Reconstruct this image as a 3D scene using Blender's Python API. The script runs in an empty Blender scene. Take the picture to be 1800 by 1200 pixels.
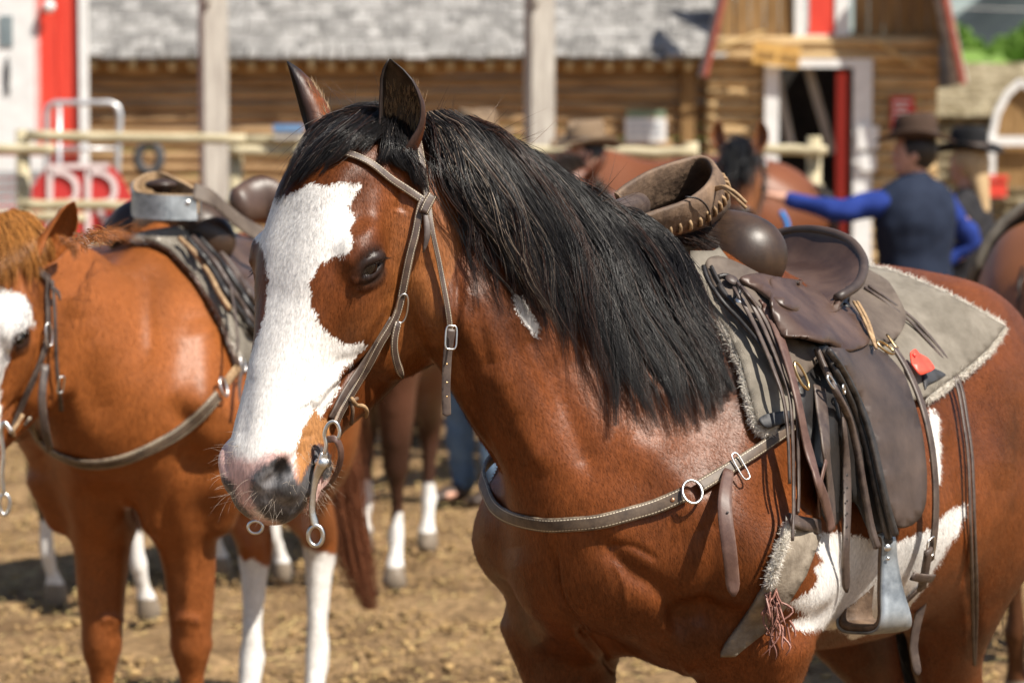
# Saddled horses in a corral. Builds the whole scene with bpy, numpy and mathutils only.
LV, DENS = 2, 1.0
import bpy, bmesh, math, random
import numpy as np
from mathutils import Vector, Matrix
from mathutils.bvhtree import BVHTree
R = math.radians
SC = bpy.context.scene
COL = SC.collection
rng = np.random.default_rng(7)
random.seed(7)

# ------------------------------------------------------------------ camera
CAM_H, PITCH, FPX = 1.6, R(3.55), 5000.0        # metres, radians, focal length in pixels of an 1800 px wide frame
cd = bpy.data.cameras.new('camera')
cam = bpy.data.objects.new('camera', cd); COL.objects.link(cam)
cam.location = (0, 0, CAM_H); cam.rotation_euler = (R(90) - PITCH, 0, 0)
cd.sensor_width = 36.0; cd.lens = 100.0
cd.clip_start = 0.1; cd.clip_end = 5000
cd.dof.use_dof = True; cd.dof.focus_distance = 4.16; cd.dof.aperture_fstop = 5.6; cd.dof.aperture_blades = 7
SC.camera = cam

# ------------------------------------------------------------------ light
SUN_DIR = Vector((0.70, -0.54, 1.12)).normalized()      # towards the sun
W = bpy.data.worlds.new('World'); SC.world = W; W.use_nodes = True
nt = W.node_tree; nt.nodes.clear()
wo = nt.nodes.new('ShaderNodeOutputWorld'); bg = nt.nodes.new('ShaderNodeBackground'); sky = nt.nodes.new('ShaderNodeTexSky')
sky.sky_type = 'NISHITA'; sky.sun_disc = False
sky.sun_elevation = math.asin(SUN_DIR.z); sky.sun_rotation = math.atan2(SUN_DIR.x, SUN_DIR.y)
nt.links.new(sky.outputs[0], bg.inputs[0]); nt.links.new(bg.outputs[0], wo.inputs[0]); bg.inputs[1].default_value = 0.07
sl = bpy.data.lights.new('sun', 'SUN'); sl.energy = 5.0; sl.angle = R(0.5); sl.color = (1.0, 0.93, 0.82)
so = bpy.data.objects.new('sun', sl); COL.objects.link(so)
so.rotation_euler = SUN_DIR.to_track_quat('Z', 'Y').to_euler(); so.location = (4, -4, 9)
SC.view_settings.view_transform = 'Standard'; SC.view_settings.look = 'None'
SC.view_settings.exposure = 0.68; SC.view_settings.gamma = 1.0
SC.render.film_transparent = False
SC.cycles.max_bounces = 5; SC.cycles.diffuse_bounces = 3; SC.cycles.glossy_bounces = 3
SC.cycles.use_adaptive_sampling = True; SC.cycles.adaptive_threshold = 0.015
try:
    SC.cycles.use_denoising = True; SC.cycles.denoiser = 'OPENIMAGEDENOISE'
except Exception: pass

# ------------------------------------------------------------------ pixel <-> world (pixels of the 1800x1200 photograph)
cF = np.array((0, math.cos(PITCH), -math.sin(PITCH))); cU = np.array((0, math.sin(PITCH), math.cos(PITCH)))
cO = np.array((0, 0, CAM_H))
def ray(px, py):
    d = np.array(((px - 900) / FPX, 0, 0)) + cF - cU * ((py - 600) / FPX)
    return d
def P(px, py, Y):
    d = ray(px, py); return cO + d * (Y / d[1])
def proj(p):
    q = np.asarray(p, float) - cO
    dep = q @ cF
    return 900 + FPX * q[..., 0] / dep, 600 - FPX * (q @ cU) / dep
def PS(Y):                       # pixels per metre at depth Y
    return FPX / Y
def nrm(v):
    v = np.asarray(v, float); return v / (np.linalg.norm(v) + 1e-12)

# ------------------------------------------------------------------ objects
def tag(o, label=None, cat=None, group=None, kind=None):
    if label: o['label'] = label
    if cat: o['category'] = cat
    if group: o['group'] = group
    if kind: o['kind'] = kind
    return o
def empty(name, loc, label=None, cat=None, group=None, rz=0):
    o = bpy.data.objects.new(name, None); COL.objects.link(o)
    o.location = tuple(loc); o.rotation_euler = (0, 0, rz); o.empty_display_size = .1
    return tag(o, label, cat, group)
def link(name, me, mat, parent=None, smooth=True):
    o = bpy.data.objects.new(name, me); COL.objects.link(o)
    if mat is not None:
        for m in (mat if isinstance(mat, (list, tuple)) else [mat]): me.materials.append(m)
    if smooth: me.polygons.foreach_set('use_smooth', np.ones(len(me.polygons), bool))
    if parent is not None:
        o.parent = parent
        o.matrix_parent_inverse = (Matrix.LocRotScale(parent.location, parent.rotation_euler, parent.scale) if parent.parent is None else Matrix.Identity(4)).inverted() if parent.type == 'EMPTY' else Matrix.Identity(4)
    return o
def mk(name, V, F, mat, parent=None, smooth=True, col=None, label=None):
    me = bpy.data.meshes.new(name)
    V = np.asarray(V, np.float32)
    F = np.asarray(F) if not isinstance(F, list) else F
    if isinstance(F, np.ndarray) and F.ndim == 2:
        n, k = F.shape
        me.vertices.add(len(V)); me.vertices.foreach_set('co', V.ravel())
        me.loops.add(n * k); me.loops.foreach_set('vertex_index', F.astype(np.int32).ravel())
        me.polygons.add(n); me.polygons.foreach_set('loop_start', np.arange(0, n * k, k, dtype=np.int32))
        me.update(calc_edges=True)
    else:
        me.from_pydata([tuple(map(float, v)) for v in V], [], [tuple(int(i) for i in f) for f in F])
    if col is not None:
        at = me.color_attributes.new('Col', 'FLOAT_COLOR', 'POINT')
        c = np.ones((len(V), 4), np.float32); c[:, :3] = col
        at.data.foreach_set('color', c.ravel())
    me.validate()
    o = link(name, me, mat, parent, smooth)
    if label: o['label'] = label
    return o
class Geo:                       # collects pieces into ONE mesh
    def __init__(s): s.V = []; s.F = []; s.n = 0; s.C = []
    def add(s, V, F, col=None):
        V = np.asarray(V, float); s.V.append(V)
        for f in F: s.F.append([int(i) + s.n for i in f])
        s.C.append(np.tile(col if col is not None else (1, 1, 1), (len(V), 1)) if col is None or np.ndim(col) == 1 else col)
        s.n += len(V); return s
    def box(s, c, half, rot=None, col=None):
        c = np.asarray(c, float); M = np.eye(3) if rot is None else np.asarray(rot, float)
        v = np.array([(x, y, z) for x in (-1, 1) for y in (-1, 1) for z in (-1, 1)], float) * half
        return s.add(v @ M.T + c, [(0, 1, 3, 2), (4, 6, 7, 5), (0, 4, 5, 1), (2, 3, 7, 6), (0, 2, 6, 4), (1, 5, 7, 3)], col)
    def bar(s, a, b, w, h, up=(0, 0, 1), col=None):
        a = np.asarray(a, float); b = np.asarray(b, float); t = nrm(b - a); sd = nrm(np.cross(t, up)); u = np.cross(sd, t)
        return s.box((a + b) / 2, (np.linalg.norm(b - a) / 2, w / 2, h / 2), np.array((t, sd, u)).T, col)
    def tube(s, pts, r, n=8, closed=False, col=None, cap=True):
        V, F = tube_mesh(pts, r, n, closed, cap); return s.add(V, F, col)
    def build(s, name, mat, parent=None, smooth=False, label=None, usecol=False):
        return mk(name, np.concatenate(s.V), s.F, mat, parent, smooth, col=np.concatenate(s.C) if usecol else None, label=label)
def frames(P_, closed=False):
    P_ = np.asarray(P_, float); n = len(P_)
    if closed: T = np.roll(P_, -1, 0) - np.roll(P_, 1, 0)
    else: T = np.gradient(P_, axis=0)
    T /= np.linalg.norm(T, axis=1)[:, None] + 1e-12
    a = np.array((0, 0, 1.)) if abs(T[0][2]) < .9 else np.array((1., 0, 0))
    N = [nrm(np.cross(T[0], a))]
    for i in range(1, n): N.append(nrm(N[-1] - T[i] * (N[-1] @ T[i])))
    N = np.array(N); return T, N, np.cross(T, N)
def tube_mesh(pts, r, n=8, closed=False, cap=True):
    pts = np.asarray(pts, float); m = len(pts); T, N, B = frames(pts, closed)
    r = np.broadcast_to(r, (m,)) if np.ndim(r) <= 1 else np.asarray(r)
    th = np.arange(n) * 2 * math.pi / n
    V = (pts[:, None] + r[:, None, None] * (np.cos(th)[None, :, None] * N[:, None] + np.sin(th)[None, :, None] * B[:, None])).reshape(-1, 3)
    F = []
    for i in range(m if closed else m - 1):
        j = (i + 1) % m
        for k in range(n):
            l = (k + 1) % n; F.append((i * n + k, i * n + l, j * n + l, j * n + k))
    if not closed and cap: F.append(tuple(range(n))[::-1]); F.append(tuple((m - 1) * n + k for k in range(n)))
    return V, F
def catmull(C, n):
    C = np.asarray(C, float); m = len(C)
    if m == 2: t = np.linspace(0, 1, n)[:, None]; return C[0] * (1 - t) + C[1] * t
    E = np.vstack([2 * C[0] - C[1], C, 2 * C[-1] - C[-2]])
    d = np.r_[0, np.cumsum(np.linalg.norm(np.diff(C[:, :3], axis=0), axis=1) + 1e-6)]
    u = np.linspace(0, 1, n) * (m - 1)
    i = np.minimum(u.astype(int), m - 2); t = (u - i)[:, None]
    p0, p1, p2, p3 = E[i], E[i + 1], E[i + 2], E[i + 3]
    return .5 * ((2 * p1) + (-p0 + p2) * t + (2 * p0 - 5 * p1 + 4 * p2 - p3) * t * t + (-p0 + 3 * p1 - 3 * p2 + p3) * t ** 3)
def resample(C, n):
    C = np.asarray(C, float); d = np.r_[0, np.cumsum(np.linalg.norm(np.diff(C, axis=0), axis=1))]
    u = np.linspace(0, d[-1], n); return np.stack([np.interp(u, d, C[:, k]) for k in range(C.shape[1])], 1)

# ------------------------------------------------------------------ smooth-blended solids -> one continuous surface
class Sweep:
    """tube of superelliptic section along a curve; rows: x y z r_up r_side ; side = unit side vector(s)"""
    def __init__(s, rows, side, k=.03, dens=6, sub=False, pw=2.0, top=0.0):
        rows = np.array([tuple(r) + (r[3],) * (5 - len(r)) for r in rows], float)
        n = max(2, (len(rows) - 1) * dens + 1) if len(rows) > 1 else 1
        s.Q = catmull(rows, n) if len(rows) > 1 else rows
        s.Q[:, 3:] = np.maximum(s.Q[:, 3:], .004)
        s.side = nrm(side); s.k = k; s.sub = sub; s.pw = pw; s.top = top
        r = s.Q[:, 3:5].max(1)[:, None]
        s.lo = (s.Q[:, :3] - r).min(0) - (.05 + k); s.hi = (s.Q[:, :3] + r).max(0) + (.05 + k)
    def __call__(s, X):
        best = np.full(len(X), 9.0)
        Q = s.Q
        for i in range(len(Q) - 1):
            A, B = Q[i], Q[i + 1]; ab = B[:3] - A[:3]; L = ab @ ab
            if L < 1e-12: continue
            ap = X - A[:3]
            t = np.clip((ap @ ab) / L, 0, 1)
            d = ap - t[:, None] * ab
            T = ab / math.sqrt(L); S = nrm(s.side - T * (s.side @ T)); U = np.cross(S, T)
            if U[2] < 0: U = -U
            ru = A[3] + (B[3] - A[3]) * t; rs = A[4] + (B[4] - A[4]) * t
            du = d @ U / ru; ds = d @ S
            if s.top: rs = rs * (1 - s.top * np.clip(du, -.3, 1) )
            ds = ds / rs; dt = d @ T / np.minimum(ru, rs)
            if s.pw == 2.0: f = np.sqrt(du * du + ds * ds + dt * dt)
            else: f = (np.abs(du) ** s.pw + np.abs(ds) ** s.pw + np.abs(dt) ** s.pw) ** (1 / s.pw)
            # better distance estimate: scale by local radius along direction
            rr = np.sqrt((d * d).sum(1)) / np.maximum(f, 1e-6)
            rr = np.where(f < 1e-5, np.minimum(ru, rs), rr)
            rr = np.minimum(rr, 1.6 * np.minimum(ru, rs))
            np.minimum(best, (f - 1) * rr, out=best)
        return best
class Ball:
    def __init__(s, c, r, M=None, k=.03, sub=False):
        s.c = np.asarray(c, float); s.r = np.broadcast_to(np.asarray(r, float), (3,)); s.M = np.eye(3) if M is None else np.asarray(M); s.k = k; s.sub = sub
        m = s.r.max() + .05 + k; s.lo = s.c - m; s.hi = s.c + m
    def __call__(s, X):
        q = (X - s.c) @ s.M.T; f = np.sqrt(((q / s.r) ** 2).sum(1)); g = np.sqrt(((q / s.r ** 2) ** 2).sum(1))
        return np.where(g < 1e-6, -s.r.min(), f * (f - 1) / np.maximum(g, 1e-9))
def field(prims, X):
    D = np.full(len(X), .2)
    for p in prims:
        m = ((X > p.lo) & (X < p.hi)).all(1)
        ix = np.nonzero(m)[0]
        if not len(ix): continue
        d = p(X[ix]); a = D[ix]
        if p.sub:
            d = -d; h = np.maximum(p.k - np.abs(a - d), 0) / p.k; D[ix] = np.maximum(a, d) + h * h * p.k * .25
        else:
            h = np.maximum(p.k - np.abs(a - d), 0) / p.k; D[ix] = np.minimum(a, d) - h * h * p.k * .25
    return D
def surface(prims, vox, levels=1, keep=None):
    lo = np.min([p.lo for p in prims if not p.sub], 0) ; hi = np.max([p.hi for p in prims if not p.sub], 0)
    N = np.ceil((hi - lo) / vox).astype(int) + 1
    D = np.full(N, .2, np.float32)
    ax = [lo[i] + vox * np.arange(N[i]) for i in range(3)]
    for p in prims:
        a = np.clip(np.floor((p.lo - lo) / vox).astype(int), 0, N); b = np.clip(np.ceil((p.hi - lo) / vox).astype(int) + 1, 0, N)
        if (b <= a).any(): continue
        G = np.stack(np.meshgrid(ax[0][a[0]:b[0]], ax[1][a[1]:b[1]], ax[2][a[2]:b[2]], indexing='ij'), -1).reshape(-1, 3)
        sl_ = (slice(a[0], b[0]), slice(a[1], b[1]), slice(a[2], b[2]))
        A = D[sl_].reshape(-1)
        ca = lo + vox * a
        d = p(G)
        if p.sub:
            d = -d; h = np.maximum(p.k - np.abs(A - d), 0) / p.k; A = np.maximum(A, d) + h * h * p.k * .25
        else:
            h = np.maximum(p.k - np.abs(A - d), 0) / p.k; A = np.minimum(A, d) - h * h * p.k * .25
        D[sl_] = A.reshape([b[i] - a[i] for i in range(3)])
    # surface nets
    S = D < 0
    n = N - 1
    cnt = np.zeros(n, np.int8)
    for i in (0, 1):
        for j in (0, 1):
            for k in (0, 1): cnt += S[i:i + n[0], j:j + n[1], k:k + n[2]]
    act = (cnt > 0) & (cnt < 8)
    I = np.argwhere(act); idx = np.full(n, -1, np.int64); idx[act] = np.arange(len(I))
    acc = np.zeros((len(I), 3)); w = np.zeros(len(I))
    cor = [(i, j, k) for i in (0, 1) for j in (0, 1) for k in (0, 1)]
    for c in cor:
        for q in range(3):
            if c[q]: continue
            e = list(c); e[q] = 1
            d0 = D[I[:, 0] + c[0], I[:, 1] + c[1], I[:, 2] + c[2]]; d1 = D[I[:, 0] + e[0], I[:, 1] + e[1], I[:, 2] + e[2]]
            m = (d0 < 0) != (d1 < 0)
            t = np.where(m, d0 / np.where(m, d0 - d1, 1), 0)
            pt = np.array(c, float)[None].repeat(len(I), 0); pt[:, q] += t
            acc += pt * m[:, None]; w += m
    V = lo + vox * (I + acc / w[:, None])
    quads = []
    for q in range(3):
        o = [0, 1, 2]; o.remove(q)
        a = S.take(range(N[q] - 1), q); b = S.take(range(1, N[q]), q)
        ch = np.argwhere(a != b)
        ch = ch[(ch[:, o[0]] > 0) & (ch[:, o[1]] > 0) & (ch[:, o[0]] < n[o[0]]) & (ch[:, o[1]] < n[o[1]])]
        fl = a[tuple(ch.T)]
        def g(d0, d1):
            c = ch.copy(); c[:, o[0]] -= d0; c[:, o[1]] -= d1; return idx[tuple(c.T)]
        Q = np.stack([g(0, 0), g(1, 0), g(1, 1), g(0, 1)], 1)
        if q == 1: fl = ~fl
        Q[~fl] = Q[~fl][:, ::-1]
        quads.append(Q)
    F = np.concatenate(quads); F = F[(F >= 0).all(1)]
    def project(V, it=2, e=.002):
        for _ in range(it):
            d = field(prims, V)
            g = np.stack([field(prims, V + e * np.eye(3)[k]) - d for k in range(3)], 1) / e
            gl = (g * g).sum(1) + 1e-4
            st = g * (d / np.maximum(gl, .3))[:, None]
            ln = np.linalg.norm(st, axis=1)[:, None]; st *= np.minimum(1, vox * .6 / np.maximum(ln, 1e-9))
            V = V - st
        return V
    V = project(V, 1)
    def relax(V, F, it, wt):
        for _ in range(it):
            a = np.zeros_like(V); c = np.zeros(len(V))
            for k in range(4):
                for j in (1, 3):
                    np.add.at(a, F[:, k], V[F[:, (k + j) % 4]]); np.add.at(c, F[:, k], 1)
            V = V + (a / c[:, None] - V) * (.6 * wt)[:, None]
        return V
    kw = lambda V: (np.zeros(len(V)) if keep is None else keep(V))
    V = relax(V, F, 7, 1 - kw(V))
    for l in range(levels):
        E = np.sort(np.concatenate([F[:, [0, 1]], F[:, [1, 2]], F[:, [2, 3]], F[:, [3, 0]]]), 1)
        key = E[:, 0].astype(np.int64) * len(V) + E[:, 1]
        u, inv = np.unique(key, return_inverse=True)
        em = (V[u // len(V)] + V[u % len(V)]) / 2
        nf = len(F); fc = V[F].mean(1)
        e = inv.reshape(4, nf) + len(V); c = np.arange(nf) + len(V) + len(u)
        V = np.concatenate([V, em, fc])
        F = np.concatenate([np.stack([F[:, 0], e[0], c, e[3]], 1), np.stack([e[0], F[:, 1], e[1], c], 1),
                            np.stack([c, e[1], F[:, 2], e[2]], 1), np.stack([e[3], c, e[2], F[:, 3]], 1)])
        w = kw(V); m = w > .01
        if m.any():
            Q = project(V[m], 1); V[m] += (Q - V[m]) * w[m][:, None]
        V = relax(V, F, 2, (1 - w))
    return V, F
def vnormals(V, F):
    n = np.zeros_like(V); f = np.cross(V[F[:, 2]] - V[F[:, 0]], V[F[:, 3]] - V[F[:, 1]])
    for k in range(4): np.add.at(n, F[:, k], f)
    return n / (np.linalg.norm(n, axis=1)[:, None] + 1e-12)
def inpoly(x, y, poly):
    poly = np.asarray(poly, float); r = np.zeros(len(x), bool); j = len(poly) - 1
    for i in range(len(poly)):
        xi, yi = poly[i]; xj, yj = poly[j]
        c = ((yi > y) != (yj > y)) & (x < (xj - xi) * (y - yi) / (yj - yi + 1e-12) + xi)
        r ^= c; j = i
    return r
_ns = np.random.default_rng(3); _K = _ns.normal(size=(24, 3)); _PH = _ns.uniform(0, 6.28, 24)
def wob(X, s):                   # cheap smooth noise -1..1
    return np.sin(X @ (_K * s).T + _PH).sum(1) / 5.0
def ringp(c, a, b, ra, rb=None, n=28, squeeze=0):
    th = np.arange(n) * 2 * math.pi / n; rb = rb or ra
    ca, sa = np.cos(th), np.sin(th)
    if squeeze: ca = np.sign(ca) * np.abs(ca) ** squeeze; sa = np.sign(sa) * np.abs(sa) ** squeeze
    return np.asarray(c) + ra * ca[:, None] * np.asarray(a) + rb * sa[:, None] * np.asarray(b)
# ------------------------------------------------------------------ materials
def new_mat(name):
    m = bpy.data.materials.new(name); m.use_nodes = True; t = m.node_tree; return m, t, t.nodes['Principled BSDF']
def NN(t, typ, **k):
    n = t.nodes.new(typ)
    for a, v in k.items():
        if a.startswith('i_'): n.inputs[a[2:].replace('_', ' ')].default_value = v
        else: setattr(n, a, v)
    return n
def noisy(name, c1, c2, scale=20, rough=.6, bump=.2, stretch=(1, 1, 1), detail=6, metal=0, spec=.5, dist=.002, obj=True, sheen=0, lo=.35, hi=.68, rough2=None, coat=0):
    m, t, b = new_mat(name)
    tc = NN(t, 'ShaderNodeTexCoord'); mp = NN(t, 'ShaderNodeMapping'); mp.inputs['Scale'].default_value = stretch
    t.links.new(tc.outputs['Object'], mp.inputs[0])
    n1 = NN(t, 'ShaderNodeTexNoise'); n1.inputs['Scale'].default_value = scale; n1.inputs['Detail'].default_value = detail; n1.inputs['Roughness'].default_value = .62
    t.links.new(mp.outputs[0], n1.inputs['Vector'])
    cr = NN(t, 'ShaderNodeValToRGB'); cr.color_ramp.elements[0].position = lo; cr.color_ramp.elements[1].position = hi
    cr.color_ramp.elements[0].color = tuple(c1) + (1,); cr.color_ramp.elements[1].color = tuple(c2) + (1,)
    t.links.new(n1.outputs['Fac'], cr.inputs[0]); t.links.new(cr.outputs[0], b.inputs['Base Color'])
    b.inputs['Roughness'].default_value = rough; b.inputs['Metallic'].default_value = metal; b.inputs['Specular IOR Level'].default_value = spec
    if sheen: b.inputs['Sheen Weight'].default_value = sheen
    if coat: b.inputs['Coat Weight'].default_value = coat; b.inputs['Coat Roughness'].default_value = .35
    if rough2 is not None:
        mr = NN(t, 'ShaderNodeMapRange'); mr.inputs['To Min'].default_value = rough; mr.inputs['To Max'].default_value = rough2
        t.links.new(n1.outputs['Fac'], mr.inputs['Value']); t.links.new(mr.outputs[0], b.inputs['Roughness'])
    if bump:
        n2 = NN(t, 'ShaderNodeTexNoise'); n2.inputs['Scale'].default_value = scale * 4; n2.inputs['Detail'].default_value = 4
        t.links.new(mp.outputs[0], n2.inputs['Vector'])
        bp = NN(t, 'ShaderNodeBump'); bp.inputs['Strength'].default_value = bump; bp.inputs['Distance'].default_value = dist
        t.links.new(n2.outputs['Fac'], bp.inputs['Height']); t.links.new(bp.outputs[0], b.inputs['Normal'])
    return m
def coat_mat(name, rough=.5, bumpd=.0015, stretch=(60, 60, 14), var=.25):
    m, t, b = new_mat(name)
    at = NN(t, 'ShaderNodeAttribute', attribute_name='Col')
    tc = NN(t, 'ShaderNodeTexCoord'); mp = NN(t, 'ShaderNodeMapping'); mp.inputs['Scale'].default_value = stretch
    mp.inputs['Rotation'].default_value = (.25, .35, .2)
    t.links.new(tc.outputs['Object'], mp.inputs[0])
    n1 = NN(t, 'ShaderNodeTexNoise'); n1.inputs['Scale'].default_value = 5; n1.inputs['Detail'].default_value = 5; t.links.new(mp.outputs[0], n1.inputs['Vector'])
    mr = NN(t, 'ShaderNodeMapRange'); mr.inputs['From Min'].default_value = .3; mr.inputs['From Max'].default_value = .7; mr.inputs['To Min'].default_value = 1 - var; mr.inputs['To Max'].default_value = 1 + var
    t.links.new(n1.outputs['Fac'], mr.inputs['Value'])
    mx = NN(t, 'ShaderNodeVectorMath', operation='SCALE'); t.links.new(at.outputs['Color'], mx.inputs[0]); t.links.new(mr.outputs[0], mx.inputs['Scale'])
    t.links.new(mx.outputs[0], b.inputs['Base Color'])
    b.inputs['Roughness'].default_value = rough; b.inputs['Specular IOR Level'].default_value = .26
    bp = NN(t, 'ShaderNodeBump'); bp.inputs['Strength'].default_value = .35; bp.inputs['Distance'].default_value = bumpd
    t.links.new(n1.outputs['Fac'], bp.inputs['Height']); t.links.new(bp.outputs[0], b.inputs['Normal'])
    return m
def hair_mat(name, rough=.38, spec=.5, use_n=False):
    m, t, b = new_mat(name)
    at = NN(t, 'ShaderNodeAttribute', attribute_name='Col'); t.links.new(at.outputs['Color'], b.inputs['Base Color'])
    b.inputs['Roughness'].default_value = rough; b.inputs['Specular IOR Level'].default_value = spec
    if use_n:
        an = NN(t, 'ShaderNodeAttribute', attribute_name='Nrm'); t.links.new(an.outputs['Vector'], b.inputs['Normal'])
    return m
M = {}
M['coat'] = coat_mat('horse_coat', .42); M['coathair'] = hair_mat('coat_hair', .42, .17, True); M['mane'] = hair_mat('mane_hair', .30, .28)
# ------------------------------------------------------------------ horse anatomy
class Frame:                     # right-handed local frame: x forward, y left, z up
    def __init__(s, o, x, y, z): s.o = np.asarray(o, float); s.M = np.array((x, y, z), float)
    def __call__(s, p): return s.o + np.asarray(p, float) @ s.M
    def inv(s, p): return (np.asarray(p, float) - s.o) @ s.M.T
def body_frame(wx, wy, th):      # withers ground point, heading angle measured from 'towards camera' turning to camera-left
    h = np.array((-math.sin(th), -math.cos(th), 0)); l = np.array((math.cos(th), -math.sin(th), 0))
    return Frame((wx, wy, 0), h, l, (0, 0, 1))
def head_frame(poll, muzzle, th, roll=0.0):
    e = nrm(np.asarray(muzzle, float) - poll); hd = np.array((-math.sin(th), -math.cos(th), 0))
    f = nrm(hd - e * (hd @ e)); l = np.cross(f, e)        # left of the horse
    if roll: f, l = f * math.cos(roll) + l * math.sin(roll), l * math.cos(roll) - f * math.sin(roll)
    return Frame(poll, e, l, f)   # coordinates: (t along head, s left, f front)
TORSO = [(-1.06, 1.17, .13, .10), (-.98, 1.14, .22, .18), (-.86, 1.12, .28, .245), (-.68, 1.10, .32, .28), (-.48, 1.08, .322, .295),
         (-.25, 1.075, .305, .295), (-.05, 1.105, .315, .26), (.1, 1.115, .29, .225), (.24, 1.09, .255, .20), (.33, 1.05, .2, .17), (.375, 1.03, .13, .13)]
def horse_prims(B, H, neck, fore=((0, 0), (0, 0)), hind=((0, 0), (0, 0)), detail=True, rear=.9, limb=1.0):
    Lv = B.M[1]; out = []
    ax = lambda a: a if a > -.3 else -.3 + (a + .3) * rear
    sw = lambda rows, side=Lv, **k: out.append(Sweep([tuple(B((ax(r[0]), r[1], r[2]))) + tuple(r[3:]) for r in rows], side, **k))
    sw([(a, 0, zc - .06 * 0, hz, hw) for a, zc, hz, hw in TORSO], k=.03, dens=8, top=.22, pw=2.15)
    sw([(.06, 0, 1.35, .10, .05), (-.08, 0, 1.325, .10, .06), (-.2, 0, 1.27, .10, .07)], k=.12)           # withers ridge
    for sgn, (fx, fw), (hx, hw) in ((1, fore[0], hind[0]), (-1, fore[1], hind[1])):
        y = sgn
        sw([(.05, .13 * y, 1.30, .10, .06), (.19, .165 * y, 1.16, .12, .07), (.31, .165 * y, 1.04, .10, .075)], k=.07)        # shoulder
        sw([(.32, .155 * y, 1.02, .085, .08), (.20, .185 * y, .92, .11, .075), (.10, .17 * y, .90, .065, .055)], k=.05)     # arm
        sw([(.295, .09 * y, 1.0, .10, .085), (.275, .09 * y, .90, .085, .08)], k=.045)                                          # pectoral
        fy = y * (.155 + fw)
        sw([(.185 + fx * .2, .16 * y, .91, .09, .072), (.175 + fx * .5, fy, .77, .072, .060), (.165 + fx * .8, fy, .62, .057, .05), (.165 + fx, fy, .50, .046, .042), (.165 + fx, fy, .46, .047, .044),
            (.16 + fx, fy, .40, .033, .029), (.155 + fx, fy, .28, .029, .024), (.155 + fx, fy, .20, .036, .031), (.185 + fx, fy, .12, .029, .027), (.20 + fx, fy, .08, .035, .035)], k=.05, dens=4)
        sw([(.20 + fx, fy, .07, .045, .045), (.215 + fx, fy, .015, .06, .058)], k=.01)
        sw([(-.55, .16 * y, 1.24, .12, .08), (-.75, .15 * y, 1.20, .18, .12), (-.92, .14 * y, 1.12, .15, .10)], k=.09)  # croup muscle
        hy = y * (.14 + hw)
        sw([(-.80, .15 * y, 1.10, .22, .12), (-.70, .175 * y, .94, .18, .11), (-.72 + hx * .4, .165 * y, .84, .13, .09), (-.82 + hx * .7, hy, .70, .09, .065),
            (-.92 + hx, hy, .58, .06, .045), (-.955 + hx, hy, .52, .058, .042), (-.94 + hx, hy, .44, .042, .034), (-.92 + hx, hy, .30, .033, .028),
            (-.915 + hx, hy, .21, .038, .034), (-.885 + hx, hy, .12, .03, .028), (-.87 + hx, hy, .08, .036, .036)], k=.06, dens=4)
        sw([(-.87 + hx, hy, .07, .045, .045), (-.855 + hx, hy, .015, .06, .058)], k=.01)
        if detail:
            sw([(.02, .20 * y, 1.28, .035, .022), (.13, .225 * y, 1.14, .03, .022), (.26, .235 * y, 1.02, .035, .03)], k=.05)     # scapular ridge
            sw([(.30, .235 * y, 1.01, .05, .035), (.20, .25 * y, .96, .06, .035), (.10, .235 * y, .93, .05, .03)], k=.05)       # triceps head
            sw([(.37, .15 * y, .93, .020), (.27, .262 * y, .885, .016), (.13, .268 * y, .90, .012)], k=.045, sub=True)      # crease above the forearm
            sw([(.22, .24 * y, .86, .05, .03), (.20, .20 * y, .76, .05, .03)], k=.04)
            sw([(.06, .262 * y, 1.12, .018), (.03, .275 * y, .98, .018), (.02, .265 * y, .88, .015)], k=.05, sub=True)      # behind the shoulder
    if detail: sw([(.415, 0, 1.06, .016), (.405, 0, .95, .018), (.38, 0, .86, .018)], k=.05, sub=True)                         # breast groove
    if limb != 1.0:
        for p_ in out:
            if p_.Q[:, 2].min() < .75 and p_.Q[:, 2].max() < 1.4 and len(p_.Q) > 12: w_ = np.clip((p_.Q[:, 2] - .40) / .15, 0, 1) * np.clip((1.0 - p_.Q[:, 2]) / .2, 0, 1); p_.Q[:, 3:5] *= (1 + (limb - 1) * (.6 + .4 * w_))[:, None]
    out.append(Sweep(neck[0], neck[1], k=.075, dens=14, top=.2))
    for s_ in (neck[2] if len(neck) > 2 else []): out.append(s_)
    out += head_prims(H, detail)
    return out
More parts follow.
